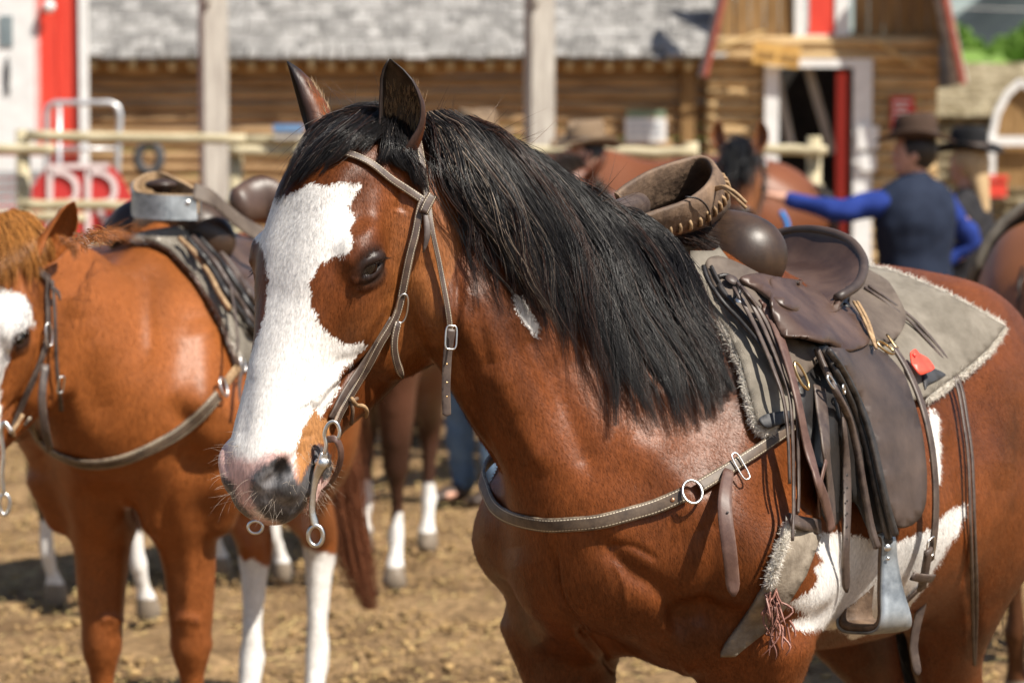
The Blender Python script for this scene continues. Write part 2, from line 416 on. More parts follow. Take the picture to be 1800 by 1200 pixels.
def head_prims(H, detail=True):
    S = H.M[1]; o = []
    tm = lambda t: t if t < .167 else .167 + (t - .167) * .90
    hw = lambda rows, side=S, **k: o.append(Sweep([tuple(H((tm(r[0]), r[1], r[2]))) + tuple(r[3:]) for r in rows], side, **k))
    bl = lambda c, r, **k: o.append(Ball(H((tm(c[0]), c[1], c[2])), r, M=H.M, **k))
    # cranium and face:  t, s, f, r_front, r_side
    hw([(-.035, 0, -.10, .05, .055), (.02, 0, -.075, .072, .078), (.07, 0, -.064, .082, .092), (.125, 0, -.064, .084, .100), (.18, 0, -.066, .082, .096), (.24, 0, -.070, .076, .080), (.31, 0, -.070, .070, .064),
        (.39, 0, -.070, .067, .058), (.46, 0, -.070, .064, .058), (.515, 0, -.072, .060, .060), (.545, 0, -.074, .048, .050)], k=.03, dens=8, pw=2.45)
    # mandible
    hw([(.06, 0, -.19, .07, .055), (.13, 0, -.205, .09, .062), (.21, 0, -.205, .088, .058), (.29, 0, -.185, .072, .050), (.36, 0, -.155, .056, .043), (.41, 0, -.134, .046, .042), (.48, 0, -.126, .038, .038)], k=.05, dens=8)
    for y in (1, -1):
        o.append(Ball(H((.168, .060 * y, -.185)), (.125, .036, .108), M=H.M, k=.035))    # cheek plate
        bl((.150, .094 * y, -.044), (.046, .026, .034), k=.022)                           # brow / orbit
        bl((.10, .074 * y, -.060), (.04, .02, .03), k=.02)
        hw([(.180, .092 * y, -.092, .014, .012), (.245, .076 * y, -.100, .010, .010), (.30, .062 * y, -.098, .006, .006)], k=.03)  # facial crest
        if detail:
            bl((.09, .098 * y, -.010), (.035, .014, .018), k=.035, sub=True)               # hollow above the eye
            def E(al, up, sd): return (.172 - .75 * al - .66 * up, sd * y, -.057 - .66 * al + .75 * up)
            out_e = lambda rows, **k: o.append(Sweep([tuple(H(E(r[0], r[1], r[2]))) + (r[3],) * 2 for r in rows], S, **k))
            o.append(Ball(H(E(0, .003, .117)), (.027, .020, .0130), M=np.array([H.M.T @ v for v in ((-.75, 0, -.66), (0, 1, 0), (-.66, 0, .75))]), k=.006, sub=True))
            out_e([(-.029, -.006, .103, .005), (-.016, .009, .112, .0055), (.002, .0105, .1185, .0075), (.018, .0065, .1165, .007), (.031, .000, .106, .005)], k=.007)
            out_e([(-.026, .022, .103, .004), (-.006, .0275, .111, .0045), (.014, .024, .112, .004), (.028, .014, .106, .004)], k=.010)
            out_e([(-.029, -.008, .103, .0045), (-.014, -.0125, .108, .005), (.004, -.013, .110, .005), (.020, -.008, .109, .0045), (.031, -.002, .104, .004)], k=.006)
            out_e([(-.02, -.024, .100, .004), (.002, -.027, .102, .004), (.020, -.021, .102, .0035)], k=.010)
            hw([(.275, .058 * y, -.130, .004), (.33, .062 * y, -.100, .0055), (.40, .058 * y, -.068, .004)], k=.012)     # vein
            hw([(.30, .050 * y, -.15, .004), (.35, .058 * y, -.125, .004), (.40, .057 * y, -.108, .003)], k=.012)
            # nostril
            hw([(.475, .050 * y, -.054, .010), (.500, .056 * y, -.038, .011), (.525, .048 * y, -.028, .010), (.552, .034 * y, -.030, .009)], k=.014)
            bl((.535, .052 * y, -.066), (.032, .022, .026), k=.012)
            hw([(.508, .072 * y, -.028, .006), (.520, .071 * y, -.034, .0105), (.538, .063 * y, -.038, .0095), (.556, .050 * y, -.030, .005)], k=.007, sub=True)
            for q_ in range(5):
                hw([(.470 + .016 * q_, .060 * y, -.098, .003), (.478 + .016 * q_, .0625 * y, -.108, .003), (.486 + .016 * q_, .060 * y, -.117, .0025)], k=.005)     # lip wrinkles
            hw([(.470, .048 * y, -.122, .005), (.505, .050 * y, -.122, .006), (.545, .040 * y, -.116, .006), (.565, .02 * y, -.110, .006)], k=.006, sub=True)   # mouth line
    hw([(.46, 0, -.098, .040, .052), (.51, 0, -.098, .038, .056), (.555, 0, -.096, .032, .046), (.570, 0, -.088, .026, .034)], k=.03)     # upper lip
    hw([(.47, 0, -.148, .026, .036), (.515, 0, -.150, .024, .036), (.545, 0, -.140, .020, .030)], k=.012)                                    # chin and lower lip
    return o
def emboss(V, F, paths, B, side=1):
    """raise veins and muscle edges (amp > 0) or press grooves (amp < 0) into the near side of an animal"""
    N = vnormals(V, F); px, py = proj(V); d = V - cO; vis = (N * d).sum(1) / np.linalg.norm(d, axis=1) < .15
    out = np.zeros(len(V))
    for pts, w, amp in paths:
        C = catmull(np.array(pts, float), 5 * len(pts)); lo, hi = C.min(0) - 3 * w, C.max(0) + 3 * w
        ix = np.nonzero(vis & (px > lo[0]) & (px < hi[0]) & (py > lo[1]) & (py < hi[1]))[0]
        if not len(ix): continue
        X = np.stack([px[ix], py[ix]], 1); best = np.full(len(ix), 1e9); tb = np.zeros(len(ix))
        for i in range(len(C) - 1):
            ab = C[i + 1] - C[i]; t = np.clip(((X - C[i]) @ ab) / (ab @ ab + 1e-9), 0, 1); dd = ((X - C[i] - t[:, None] * ab) ** 2).sum(1); m = dd < best; best[m] = dd[m]; tb[m] = (i + t[m]) / (len(C) - 1)
        out[ix] += amp * np.exp(-best / (w * w)) * np.clip(np.minimum(tb, 1 - tb) * 6, 0, 1)
    out += (wob(V * (1, 1, .5), 20) * .0011 + wob(V[:, [2, 0, 1]], 45) * .0004) * vis
    return V + N * out[:, None]
def ear_mesh(base, tip, side, open_dir, L, w=.036, t=.0035, nu=15, nv=22):
    """cupped ear: base and tip points, opening towards open_dir"""
    base = np.asarray(base, float); tip = np.asarray(tip, float); ax = nrm(tip - base); op = nrm(np.asarray(open_dir, float) - ax * (np.asarray(open_dir) @ ax)); sd = np.cross(ax, op)
    Ln = np.linalg.norm(tip - base)
    def sh(r0):
        V = []
        for j in range(nv):
            v = j / (nv - 1)
            wd = w * (np.interp(v, [0, .15, .4, .6, .8, .92, 1], [.70, .92, 1.0, .97, .74, .42, .05]) ) - r0
            wd = max(wd, .0006)
            half = R(np.interp(v, [0, .2, .45, .8, 1], [170, 138, 112, 100, 95]))
            c = base + ax * (v * Ln) + sd * (.019 * math.sin(v * 3.1) * side) + op * (.020 * (v ** 1.7) - .004)
            for i in range(nu):
                a = -half + 2 * half * i / (nu - 1)
                # a = 0 is the back of the ear
                dp = .78 if v > .3 else .9
                V.append(c + sd * (wd * math.sin(a)) - op * (wd * dp * math.cos(a)))
        return np.array(V)
    A = sh(0); Bm = sh(t)
    F = []; n = nu * nv
    for j in range(nv - 1):
        for i in range(nu - 1):
            a = j * nu + i; q = (a, a + 1, a + nu + 1, a + nu)
            F.append(q); F.append(tuple(x + n for x in q[::-1]))
    for j in range(nv - 1):
        a = j * nu; F.append((a, a + nu, a + nu + n, a + n)); a = j * nu + nu - 1; F.append((a + nu, a, a + n, a + nu + n))
    for i in range(nu - 1):
        a = (nv - 1) * nu + i; F.append((a, a + 1, a + 1 + n, a + n))
    V = np.concatenate([A, Bm]); lab = np.r_[np.zeros(n), np.ones(n)]    # 1 = inside
    vv = np.tile(np.repeat(np.linspace(0, 1, nv), nu), 2)
    return V, np.array(F), lab, vv
# ------------------------------------------------------------------ the yard, fences and buildings
M['dirt'] = None
def dirt_mat():
    m, t, b = new_mat('dirt')
    tc = NN(t, 'ShaderNodeTexCoord'); n1 = NN(t, 'ShaderNodeTexNoise'); n1.inputs['Scale'].default_value = 2.2; n1.inputs['Detail'].default_value = 9; n1.inputs['Roughness'].default_value = .7
    n2 = NN(t, 'ShaderNodeTexNoise'); n2.inputs['Scale'].default_value = 24; n2.inputs['Detail'].default_value = 8; n2.inputs['Roughness'].default_value = .75
    for n in (n1, n2): t.links.new(tc.outputs['Object'], n.inputs['Vector'])
    c1 = NN(t, 'ShaderNodeValToRGB'); c1.color_ramp.elements[0].position = .38; c1.color_ramp.elements[1].position = .62; c1.color_ramp.elements[0].color = (.21, .135, .072, 1); c1.color_ramp.elements[1].color = (.47, .325, .18, 1)
    c2 = NN(t, 'ShaderNodeValToRGB'); c2.color_ramp.elements[0].position = .36; c2.color_ramp.elements[1].position = .64; c2.color_ramp.elements[0].color = (.35, .33, .30, 1); c2.color_ramp.elements[1].color = (1.3, 1.22, 1.1, 1)
    t.links.new(n1.outputs['Fac'], c1.inputs[0]); t.links.new(n2.outputs['Fac'], c2.inputs[0])
    mx = NN(t, 'ShaderNodeMix', data_type='RGBA', blend_type='MULTIPLY'); mx.inputs[0].default_value = 1; t.links.new(c1.outputs[0], mx.inputs[6]); t.links.new(c2.outputs[0], mx.inputs[7]); t.links.new(mx.outputs[2], b.inputs['Base Color'])
    b.inputs['Roughness'].default_value = .95; b.inputs['Specular IOR Level'].default_value = .15
    bp = NN(t, 'ShaderNodeBump'); bp.inputs['Strength'].default_value = .9; bp.inputs['Distance'].default_value = .03; t.links.new(n2.outputs['Fac'], bp.inputs['Height']); t.links.new(bp.outputs[0], b.inputs['Normal'])
    return m
M['dirt'] = dirt_mat()
def grid_mesh(xs, ys, zf):
    X, Y = np.meshgrid(xs, ys); V = np.stack([X, Y, zf(X, Y)], -1).reshape(-1, 3); nx = len(xs); ny = len(ys)
    a = (np.arange(ny - 1)[:, None] * nx + np.arange(nx - 1)[None]).ravel(); return V, np.stack([a, a + 1, a + nx + 1, a + nx], 1)
def gz(X, Y):
    Q = np.stack([X.ravel(), Y.ravel(), np.zeros(X.size)], 1); w = np.clip((X.ravel() + 14) / 4, 0, 1) * np.clip((14 - X.ravel()) / 4, 0, 1) * np.clip((27 - Y.ravel()) / 6, 0, 1)
    return ((wob(Q, 5.0) * .020 + wob(Q[:, [1, 0, 2]], 17) * .012 - .02) * w).reshape(X.shape)
xs = np.r_[-1500, -300, -60, np.arange(-16, 16.01, .08), 60, 300, 1500]; ys = np.r_[-300, -20, np.arange(1, 28.01, .08), 60, 200, 600, 2500]
V, F = grid_mesh(xs, ys, gz); g_o = mk('ground', V, F, M['dirt'], None, True); tag(g_o, kind='structure')
M['clod'] = noisy('clods', (.13, .082, .042), (.48, .32, .145), 9, .95, .6, spec=.1)
def clods(n, seed, ylo, yhi, s0, s1):
    g = np.random.default_rng(seed); bm = bmesh.new(); bmesh.ops.create_icosphere(bm, subdivisions=1, radius=1); BV = np.array([v.co for v in bm.verts]); BF = np.array([[v.index for v in f.verts] for f in bm.faces]); bm.free()
    y = g.uniform(ylo, yhi, n); x = g.uniform(-.2, .2, n) * y * 1.15; s = np.exp(g.uniform(math.log(s0), math.log(s1), n))
    V = BV[None] * (s[:, None, None] * g.uniform(.6, 1.4, (n, 1, 3)) * (1, 1, .6)) * (1 + .25 * g.normal(size=(n, len(BV), 1))) + np.stack([x, y, s * .1 - .01], 1)[:, None]
    return V.reshape(-1, 3), (BF[None] + (np.arange(n) * len(BV))[:, None, None]).reshape(-1, 3)
V1, F1 = clods(22000, 4, 5.5, 17, .004, .017)
tag(mk('dirt_clods', V1, F1, M['clod'], None, True), kind='stuff')
M['straw'] = noisy('straw', (.42, .30, .10), (.62, .47, .20), 6, .8, 0)
g = np.random.default_rng(6); n = 5200; y = g.uniform(5.5, 16, n); x = g.uniform(-.2, .2, n) * y * 1.1; a = g.uniform(0, 3.14, n); L = g.uniform(.02, .07, n)
d = np.stack([np.cos(a), np.sin(a), g.normal(size=n) * .15], 1); c = np.stack([x, y, np.full(n, .008)], 1); S = c[:, None] + d[:, None] * (np.linspace(-.5, .5, 3)[None, :, None] * L[:, None, None])
pz = np.stack([-d[:, 1], d[:, 0], d[:, 2] * 0], 1) * .0022
V = np.stack([c - d * L[:, None] / 2 - pz, c + d * L[:, None] / 2 - pz, c + d * L[:, None] / 2 + pz, c - d * L[:, None] / 2 + pz + (0, 0, .002)], 1).reshape(-1, 3)
tag(mk('straw', V, np.arange(4 * n).reshape(-1, 4), M['straw'], None, False), kind='stuff')

M['log'] = noisy('weathered_log', (.20, .115, .055), (.50, .33, .17), 3.5, .8, .6, stretch=(.6, 6, 6), spec=.2, dist=.02)
M['logpale'] = noisy('pale_log', (.36, .235, .11), (.66, .48, .26), 3.5, .8, .6, stretch=(.6, 6, 6), spec=.2, dist=.02)  # same grain as the shed logs, in paler tones
M['board'] = noisy('brown_board', (.17, .095, .035), (.36, .22, .095), 4, .75, .4, stretch=(5, 5, .5), spec=.25, dist=.01)
M['shake'] = noisy('grey_cedar_shake', (.25, .235, .22), (.62, .60, .57), 6, .85, .7, stretch=(8, 1.5, 1.5), spec=.2, dist=.02, lo=.32, hi=.62)
M['shakecol'] = coat_mat('silver_shake', .85, .004, (14, 2, 2), .4)
M['moss'] = noisy('mossy_shake', (.13, .10, .055), (.36, .31, .21), 7, .9, .7, spec=.15, dist=.02)
M['greywood'] = noisy('grey_post_wood', (.30, .27, .24), (.50, .47, .42), 4, .8, .5, stretch=(8, 8, .7), spec=.2, dist=.006)
M['rail'] = noisy('peeled_rail_wood', (.33, .28, .17), (.58, .51, .35), 5, .75, .3, stretch=(1, 4, 4), spec=.25, dist=.01)
M['redpaint'] = noisy('red_painted_siding', (.60, .040, .022), (.74, .065, .035), 3, .55, .15, stretch=(8, 8, 1), dist=.01)
M['redwood'] = noisy('dull_red_trim', (.26, .055, .035), (.40, .10, .06), 6, .7, .3)
M['white'] = noisy('white_paint', (.68, .68, .67), (.80, .80, .79), 8, .55, .1)
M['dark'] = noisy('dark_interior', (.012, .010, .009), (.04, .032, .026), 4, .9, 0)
M['galv'] = noisy('galvanised_pipe', (.48, .49, .50), (.66, .67, .68), 12, .4, .1, metal=.6)
M['glassy'] = noisy('window_glass', (.16, .20, .22), (.26, .31, .33), 3, .12, 0)
M['signred'] = noisy('sign_red', (.50, .030, .030), (.60, .045, .040), 3, .6, .1)
M['pinkwhite'] = noisy('sign_white', (.72, .60, .60), (.80, .70, .70), 9, .6, .1)
M['yellowwood'] = noisy('varnished_sign_wood', (.50, .27, .06), (.70, .44, .14), 8, .6, .2)
M['rope'] = noisy('old_rope', (.42, .28, .11), (.62, .45, .22), 30, .85, .4)
M['rubber'] = noisy('tyre_rubber', (.025, .025, .028), (.07, .07, .075), 14, .7, .3)
M['bluepl'] = noisy('blue_plastic', (.10, .22, .42), (.16, .30, .52), 5, .5, 0)
M['greysteps'] = noisy('grey_deck_boards', (.24, .235, .23), (.40, .39, .38), 5, .8, .3, stretch=(1, 6, 6))

def logs(g, x0, x1, y, z0, z1, d, seed=0, gap=.0):
    r = np.random.default_rng(seed); z = z0 + d / 2
    while z < z1:
        dd = d * r.uniform(.94, 1.04); xs_ = np.linspace(x0, x1, 9); pts = np.stack([xs_, y + r.normal(size=9) * .008, z + r.normal(size=9) * .006], 1)
        g.tube(pts, dd * .54, 10); z += d
YB = 31.0
def BX(px): return (px - 900) / FPX * YB
def BZ(py): return P(900, py, YB)[2]
# long shed with the shake roof
SHD = empty('log_shed', (BX(680), YB, 0), 'long log shed with a silver grey shake roof behind the corral', 'shed')
g = Geo(); logs(g, BX(60), BX(1262), YB, 0, BZ(100), .135, 1); g.build('wall', M['log'], SHD, True)
g = Geo().box((BX(1207), YB - .05, BZ(100) / 2), (.07, .09, BZ(100) / 2)); g.build('corner_post', M['board'], SHD)
r = np.random.default_rng(2); ey, ez = YB - .32, BZ(108); slope = nrm((0, 1, .80)); nn = nrm(np.cross((1, 0, 0), slope)); x0, x1 = BX(40), BX(1266)
g = Geo().box(np.array(((x0 + x1) / 2, ey, ez)) + slope * 2.6 - nn * .05, ((x1 - x0) / 2, 2.6, .02), np.array(((1, 0, 0), slope, nn)).T); g.build('roof_deck', M['board'], SHD)
g = Geo()
for row in range(30):
    x = x0 + r.uniform(-.1, 0)
    while x < x1 + 3:
        if x > x1 - .1 + row * .21 * .62 * .21: break
        w = r.uniform(.09, .26); dd = row * .15 + r.normal() * .014; L = .46
        c = np.array((x + w / 2, ey, ez)) + slope * (dd + L / 2 - .03) + nn * (.010 + .010 * r.random() + .012)
        tl = r.normal() * .03; M3 = np.array((nrm((1, 0, tl * .4)), nrm(slope - nn * .085), nn)).T
        g.box(c + nn * .012 * r.random(), (w / 2 - r.uniform(.004, .014), L / 2, .020), M3, col=np.array((.27, .262, .25)) * r.uniform(.6, 1.2)); x += w
g.build('roof', M['shakecol'], SHD, usecol=True)
for i in range(31):
    px = 172 + i * 34.5
    Geo().bar((BX(px), ey + .04, ez - .07), (BX(px), YB + .2, ez + .36), .07, .10).build('rafter', M['rail'], SHD)
# gabled barn
BN = empty('gabled_barn', (BX(1450), YB, 0), 'tall brown barn with steep red edged roof and a white framed doorway', 'barn')
yb = YB - .15
g = Geo(); zt = BZ(112)
logs(g, BX(1240), BX(1340), yb, 0, zt, .135, 4); g.build('wall', M['logpale'], BN, True); g = Geo(); logs(g, BX(1522), BX(1640), yb, 0, zt, .135, 5); g.build('wall', M['logpale'], BN, True)
g = Geo(); r = np.random.default_rng(3)
xl = BX(1262)
x = xl
while x < BX(1628):
    w = .16
    if not (BX(1388) < x + w / 2 < BX(1487)): g.box((x + w / 2, yb + r.normal() * .004, (BZ(72) + BZ(-120)) / 2), (w / 2 - .006, .03, (BZ(-120) - BZ(72)) / 2))
    x += w
g.box(((BX(1388) + BX(1487)) / 2, yb + .05, BZ(-90)), ((BX(1487) - BX(1388)) / 2, .03, .5))
g.build('gable_boards', M['board'], BN)
g = Geo(); logs(g, BX(1246), BX(1640), yb - .12, BZ(112), BZ(70), .14, 7); g.build('beam', M['logpale'], BN, True)
# dutch-type roof planes with red barge boards
def roofside(ax_, bx, name):
    a = np.array((BX(ax_[0]), yb - .75, BZ(ax_[1]))); b = np.array((BX(bx[0]), yb - .75, BZ(bx[1]))); t = nrm(b - a); o = np.array((0, 1., 0)); n = np.cross(t, o); L = np.linalg.norm(b - a)
    s = 1 if n[2] > 0 else -1
    dp = .12 if name == 'l' else 2.5; Geo().box((a + b) / 2 + o * dp + n * s * .03, (L / 2, dp, .03), np.array((t, o, n)).T).build('roof', M['shake'], BN)
    Geo().bar(a - o * .02, b - o * .02, .05, .20, up=(0, 1, 0)).build('barge_board', M['redwood'], BN)
roofside((1228, 140), (1300, -170), 'l'); roofside((1666, 152), (1596, -170), 'r')
fr = BZ(120); dx0, dx1 = BX(1338), BX(1524)
g = Geo().box((dx0 + .075, yb - .16, fr / 2), (.075, .05, fr / 2)).box((dx1 - .10, yb - .16, fr / 2), (.10, .05, fr / 2)).box(((dx0 + dx1) / 2, yb - .162, fr + .04), ((dx1 - dx0) / 2, .05, .045)); g.build('door_frame', M['white'], BN)
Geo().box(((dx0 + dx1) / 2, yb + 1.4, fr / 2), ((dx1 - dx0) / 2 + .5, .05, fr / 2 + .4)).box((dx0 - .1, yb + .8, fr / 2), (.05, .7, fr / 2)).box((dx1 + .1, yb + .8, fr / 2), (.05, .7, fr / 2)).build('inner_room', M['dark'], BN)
g = Geo().bar((BX(1420), yb + .3, BZ(118)), (BX(1465), yb + .3, BZ(270)), .09, .09).bar((BX(1362), yb + .3, BZ(118)), (BX(1392), yb + .3, BZ(260)), .12, .09); g.build('brace', M['greywood'], BN)
Geo().box((BX(1474), yb - .02, fr / 2), (.055, .06, fr / 2 - .05)).build('door', M['redpaint'], BN)
hz0, hz1 = BZ(66), BZ(-60)
Geo().box((BX(1438), yb - .05, (hz0 + hz1) / 2), (BX(1460) - BX(1438), .03, (hz1 - hz0) / 2)).build('hatch', M['redpaint'], BN)
Geo().box((BX(1400), yb - .07, (hz0 + hz1) / 2), (.055, .035, (hz1 - hz0) / 2)).box((BX(1473), yb - .07, (hz0 + hz1) / 2), (.075, .035, (hz1 - hz0) / 2)).box((BX(1437), yb - .072, hz0 - .02), (.30, .035, .035)).build('hatch_trim', M['white'], BN)
for a in ([(1255, 88), (1290, 76), (1325, 62), (1345, 58)], [(1540, 70), (1560, 85), (1590, 105), (1618, 118)]):
    tag(Geo().tube([P(x, y, yb - .35) for x, y in catmull(np.array(a, float), 14)], .022, 8).build('rope', M['rope'], None, True), 'yellow rope swag hanging on the beam ' + ('left of the wooden sign' if a[0][0] < 1400 else 'right of the doorway'), 'rope', 'rope swags on the barn beam')
def panel(name, x0, y0, x1, y1, Y, mat, parent=None, th=.02):
    a = P(x0, y1, Y); b = P(x1, y0, Y); c = (a + b) / 2; return Geo().box(c, ((b[0] - a[0]) / 2, th, (b[2] - a[2]) / 2)).build(name, mat, parent)
def strokes(name, rects, Y, mat, parent):
    g = Geo()
    for x0, y0, x1, y1 in rects:
        a = P(x0, y1, Y); b = P(x1, y0, Y); g.box((a + b) / 2, ((b[0] - a[0]) / 2, .004, (b[2] - a[2]) / 2))
    return g.build(name, mat, parent)
ws = empty('wooden_sign', P(1365, 97, yb - .3), 'yellow varnished wooden sign over the barn doorway', 'sign')
Geo().box(P(1365, 97, yb - .34), (.25, .02, .115), np.array((nrm((1, 0, -.12)), (0, 1, 0), nrm((.12, 0, 1)))).T).build('board', M['yellowwood'], ws)
r = np.random.default_rng(9); strokes('lettering', [(1334 + i * 8, 89 + i * 1.1, 1337.5 + i * 8, 101 + i * 1.1) for i in range(9) if i != 4], yb - .37, M['board'], ws)
rs = empty('notice_sign', P(1586, 200, yb - .12), 'red notice with white lines of print on the barn wall', 'sign')
panel('panel', 1566, 170, 1608, 230, yb - .13, M['signred'], rs); strokes('print', [(1571, 178 + i * 9, 1601 - (i * 7) % 9, 181.5 + i * 9) for i in range(6)], yb - .157, M['white'], rs)
for q, (x0, y0, x1, y1, lb) in enumerate(((1508, 222, 1544, 262, 'white paper notice on the right door post, the upper one'), (1512, 272, 1540, 300, 'white paper notice on the right door post, the lower one'))):
    tag(panel('paper_notice', x0, y0, x1, y1, yb - .26, M['white'], None, .004), lb, 'notice', 'paper notices by the barn door')
gs = empty('information_sign', P(1136, 224, YB - .15), 'white sign with a green heading on the shed wall', 'sign')
panel('panel', 1099, 208, 1171, 250, YB - .16, M['white'], gs); panel('heading', 1102, 194, 1170, 207, YB - .16, noisy('green_heading', (.14, .2, .13), (.2, .27, .18), 20), gs)
strokes('print', [(1106 + (i % 3) * 20, 216 + (i // 3) * 10, 1122 + (i % 3) * 20, 219 + (i // 3) * 10) for i in range(9)], YB - .19, noisy('grey_print', (.4, .45, .52), (.5, .54, .6), 20), gs)

# tall grey posts in front of the shed
for px, w, lb in ((377, 43, 'tall weathered grey post left of the white blazed horse'), (948, 43, 'tall weathered grey post above the black mane')):
    Y = 25.0; s = Y / FPX; b = empty('tall_post', ((px - 900) * s, Y, 0), lb, 'post', 'tall posts in front of the shed')
    x = (px - 900) * s; Geo().box((x, Y, 2.3), (w * s * .5, .10, 2.3), np.array(((.94, .34, 0), (-.34, .94, 0), (0, 0, 1))).T).build('post', M['greywood'], b)
    Geo().bar((x - .03, Y - .13, 3.0), (x + .02, Y - .13, 3.9), .06, .08, up=(0, 1, 0)).build('knee_brace', M['greywood'], b)

# corral rails: every rail and post stands alone
YF = 19.5
def rail(x0, y0, x1, y1, lb, Y=YF, r=.036, name='fence_rail'):
    a, b = P(x0, y0, Y), P(x1, y1, Y); n = 10; q = np.linspace(a, b, n) + np.random.default_rng(int(x0 + y0)).normal(size=(n, 3)) * (.002, .002, .003)
    return Geo().tube(q, np.linspace(r * 1.06, r * .94, n), 12).build(name, M['rail'], None, True)
FN = []
def fence(label, rails, posts, loc):
    e = empty('rail_fence', loc, label, 'fence', 'peeled rail fences round the corral')
    for x0, y0, x1, y1, dy in rails:
        a, b = P(x0, y0, YF + dy), P(x1, y1, YF + dy); n = 10; q = np.linspace(a, b, n) + np.random.default_rng(int(abs(x0 + y0))).normal(size=(n, 3)) * (.002, .002, .003)
        Geo().tube(q, np.linspace(.038, .034, n), 12).build('rail', M['rail'], e, True)
    for px, top in posts:
        a = P(px, top, YF + .09); Geo().tube([(a[0], a[1], -.05), (a[0], a[1], a[2] / 2), tuple(a)], .05, 12).build('post', M['rail'], e, True)
fence('peeled rail fence in front of the red building and the round red sign', [(46, 240, 432, 245, 0), (-60, 262, 96, 263, -.08), (40, 360, 238, 362, 0), (-60, 380, 150, 383, -.08), (404, 264, 560, 268, .0), (420, 247, 900, 252, .16), (400, 354, 560, 356, 0), (404, 352, 900, 356, .16)], [(40, 228), (414, 240)], P(240, 1100, YF) * (1, 1, 0))
fence('peeled rail fence behind the two hatted riders below the information sign', [(900, 264, 1225, 268, 0), (900, 356, 1225, 360, 0)], [(1000, 238), (1215, 250)], P(1060, 1100, YF) * (1, 1, 0))
fence('short end of rail fence in front of the barn doorway', [(1300, 262, 1452, 265, 0), (1300, 328, 1446, 331, 0)], [(1431, 240)], P(1400, 1100, YF) * (1, 1, 0))
# round-cornered red sign with two letters
sg = empty('brand_sign', P(146, 350, YF + .5), 'red cut-cornered sign with white letters RR under a bar behind the fence', 'sign')
def polyplate(name, poly, Y, th, mat, parent):
    A = [P(x, y, Y - th / 2) for x, y in poly]; B = [P(x, y, Y + th / 2) for x, y in poly]; n = len(A); F = [tuple(range(n))[::-1], tuple(range(n, 2 * n))] + [(i, (i + 1) % n, (i + 1) % n + n, i + n) for i in range(n)]
    return mk(name, A + B, F, mat, parent, False)
polyplate('panel', [(84, 290), (190, 286), (210, 305), (233, 345), (233, 375), (205, 418), (80, 420), (56, 380), (56, 330)], YF + .5, .03, M['signred'], sg)
def stroke(px, w, Y, n=18):
    Q = np.array([P(x, y, Y) for x, y in (catmull(np.array(px, float), n) if len(px) > 2 else np.array(px, float))]); T = np.gradient(Q, axis=0); T /= np.linalg.norm(T, axis=1)[:, None]; S = np.cross(T, (0, 1, 0)) * w * Y / FPX / 2; o = np.array((0, .006, 0))
    V = np.stack([Q + S - o, Q - S - o, Q - S + o, Q + S + o], 1).reshape(-1, 3); m = len(Q); F = [(i * 4 + j, i * 4 + (j + 1) % 4, i * 4 + 4 + (j + 1) % 4, i * 4 + 4 + j) for i in range(m - 1) for j in range(4)] + [(0, 1, 2, 3), tuple((m - 1) * 4 + j for j in (3, 2, 1, 0))]
    return V, F
for lx in (88, 155):
    g = Geo()
    for s_ in ([(lx, 298), (lx, 408)], [(lx, 304), (lx + 22, 303), (lx + 42, 316), (lx + 47, 335), (lx + 40, 352), (lx + 10, 358)], [(lx + 14, 356), (lx + 40, 408)]): g.add(*stroke(s_, 10, YF + .47))
    g.build('letter', M['pinkwhite'], sg)
g = Geo(); g.add(*stroke([(82, 293), (192, 291)], 9, YF + .468)); g.build('bar', M['pinkwhite'], sg)
# tube gate
gt = Geo(); Y = 21.5
gt.tube([P(x, y, Y) for x, y in [(82, 440), (82, 300), (82, 200), (85, 187), (97, 181), (195, 181), (207, 188), (211, 203), (206, 300), (206, 440)]], .024, 10).tube([P(104, 184, Y), P(104, 430, Y)], .02, 10).tube([P(82, 262, Y), P(206, 262, Y)], .016, 8)
tag(gt.build('pipe_gate', M['galv'], None, True), 'galvanised bent pipe gate standing behind the fence by the red building', 'gate')
# tyre and blue box on the fence
c = P(262, 278, YF + .2); g = Geo().tube(ringp(c, (1, 0, 0), (0, .2, .98), .078, .095, n=28), .034, 12, True); tag(g.build('tyre', M['rubber'], None, True), 'dark rubber ring hanging on the rail fence', 'tyre')
bb = empty('blue_box', P(508, 231, YF), 'small blue and grey box on the fence rail beside the far ear', 'box')
panel('body', 484, 232, 530, 246, YF, M['greywood'], bb, .08); panel('lid', 482, 219, 532, 231, YF, M['bluepl'], bb, .09)
# red building with a white door
YR = 24.0
RB = empty('red_building', P(60, 300, YR) * (1, 1, 0), 'bright red building with a white door at the left edge', 'building')
def rpan(n_, x0, y0, x1, y1, mat, dy=0, th=.03): return panel(n_, x0, y0, x1, y1, YR + dy, mat, RB, th)
g = Geo(); x = P(-400, 0, YR)[0]; xe = P(142, 0, YR)[0]
while x < xe - .14: g.box((x + .075, YR, 2.6), (.073, .04, 2.6)); g.box((x + .15, YR - .012, 2.6), (.012, .035, 2.6)); x += .15
_sd = nrm((P(139, 0, YR)[0], YR, 0)); g.box(np.array((P(139, 0, YR)[0] - .04, YR, 2.6)) + _sd * .2, (.03, .2, 2.6), np.array(((_sd[1], -_sd[0], 0), _sd, (0, 0, 1))).T); g.build('wall', M['redpaint'], RB)
Geo().box((P(147, 0, YR)[0], YR - .02, 2.6), (.030, .07, 2.6)).build('corner_trim', M['white'], RB)
d_ = rpan('door', -90, -60, 60, 256, M['white'], -.07); rpan('door_surround', 60, -60, 68, 256, noisy('pink_trim', (.62, .35, .33), (.7, .45, .42), 10), -.065)
rpan('door_window', 0, 28, 22, 82, M['glassy'], -.105, .01)
g = Geo()
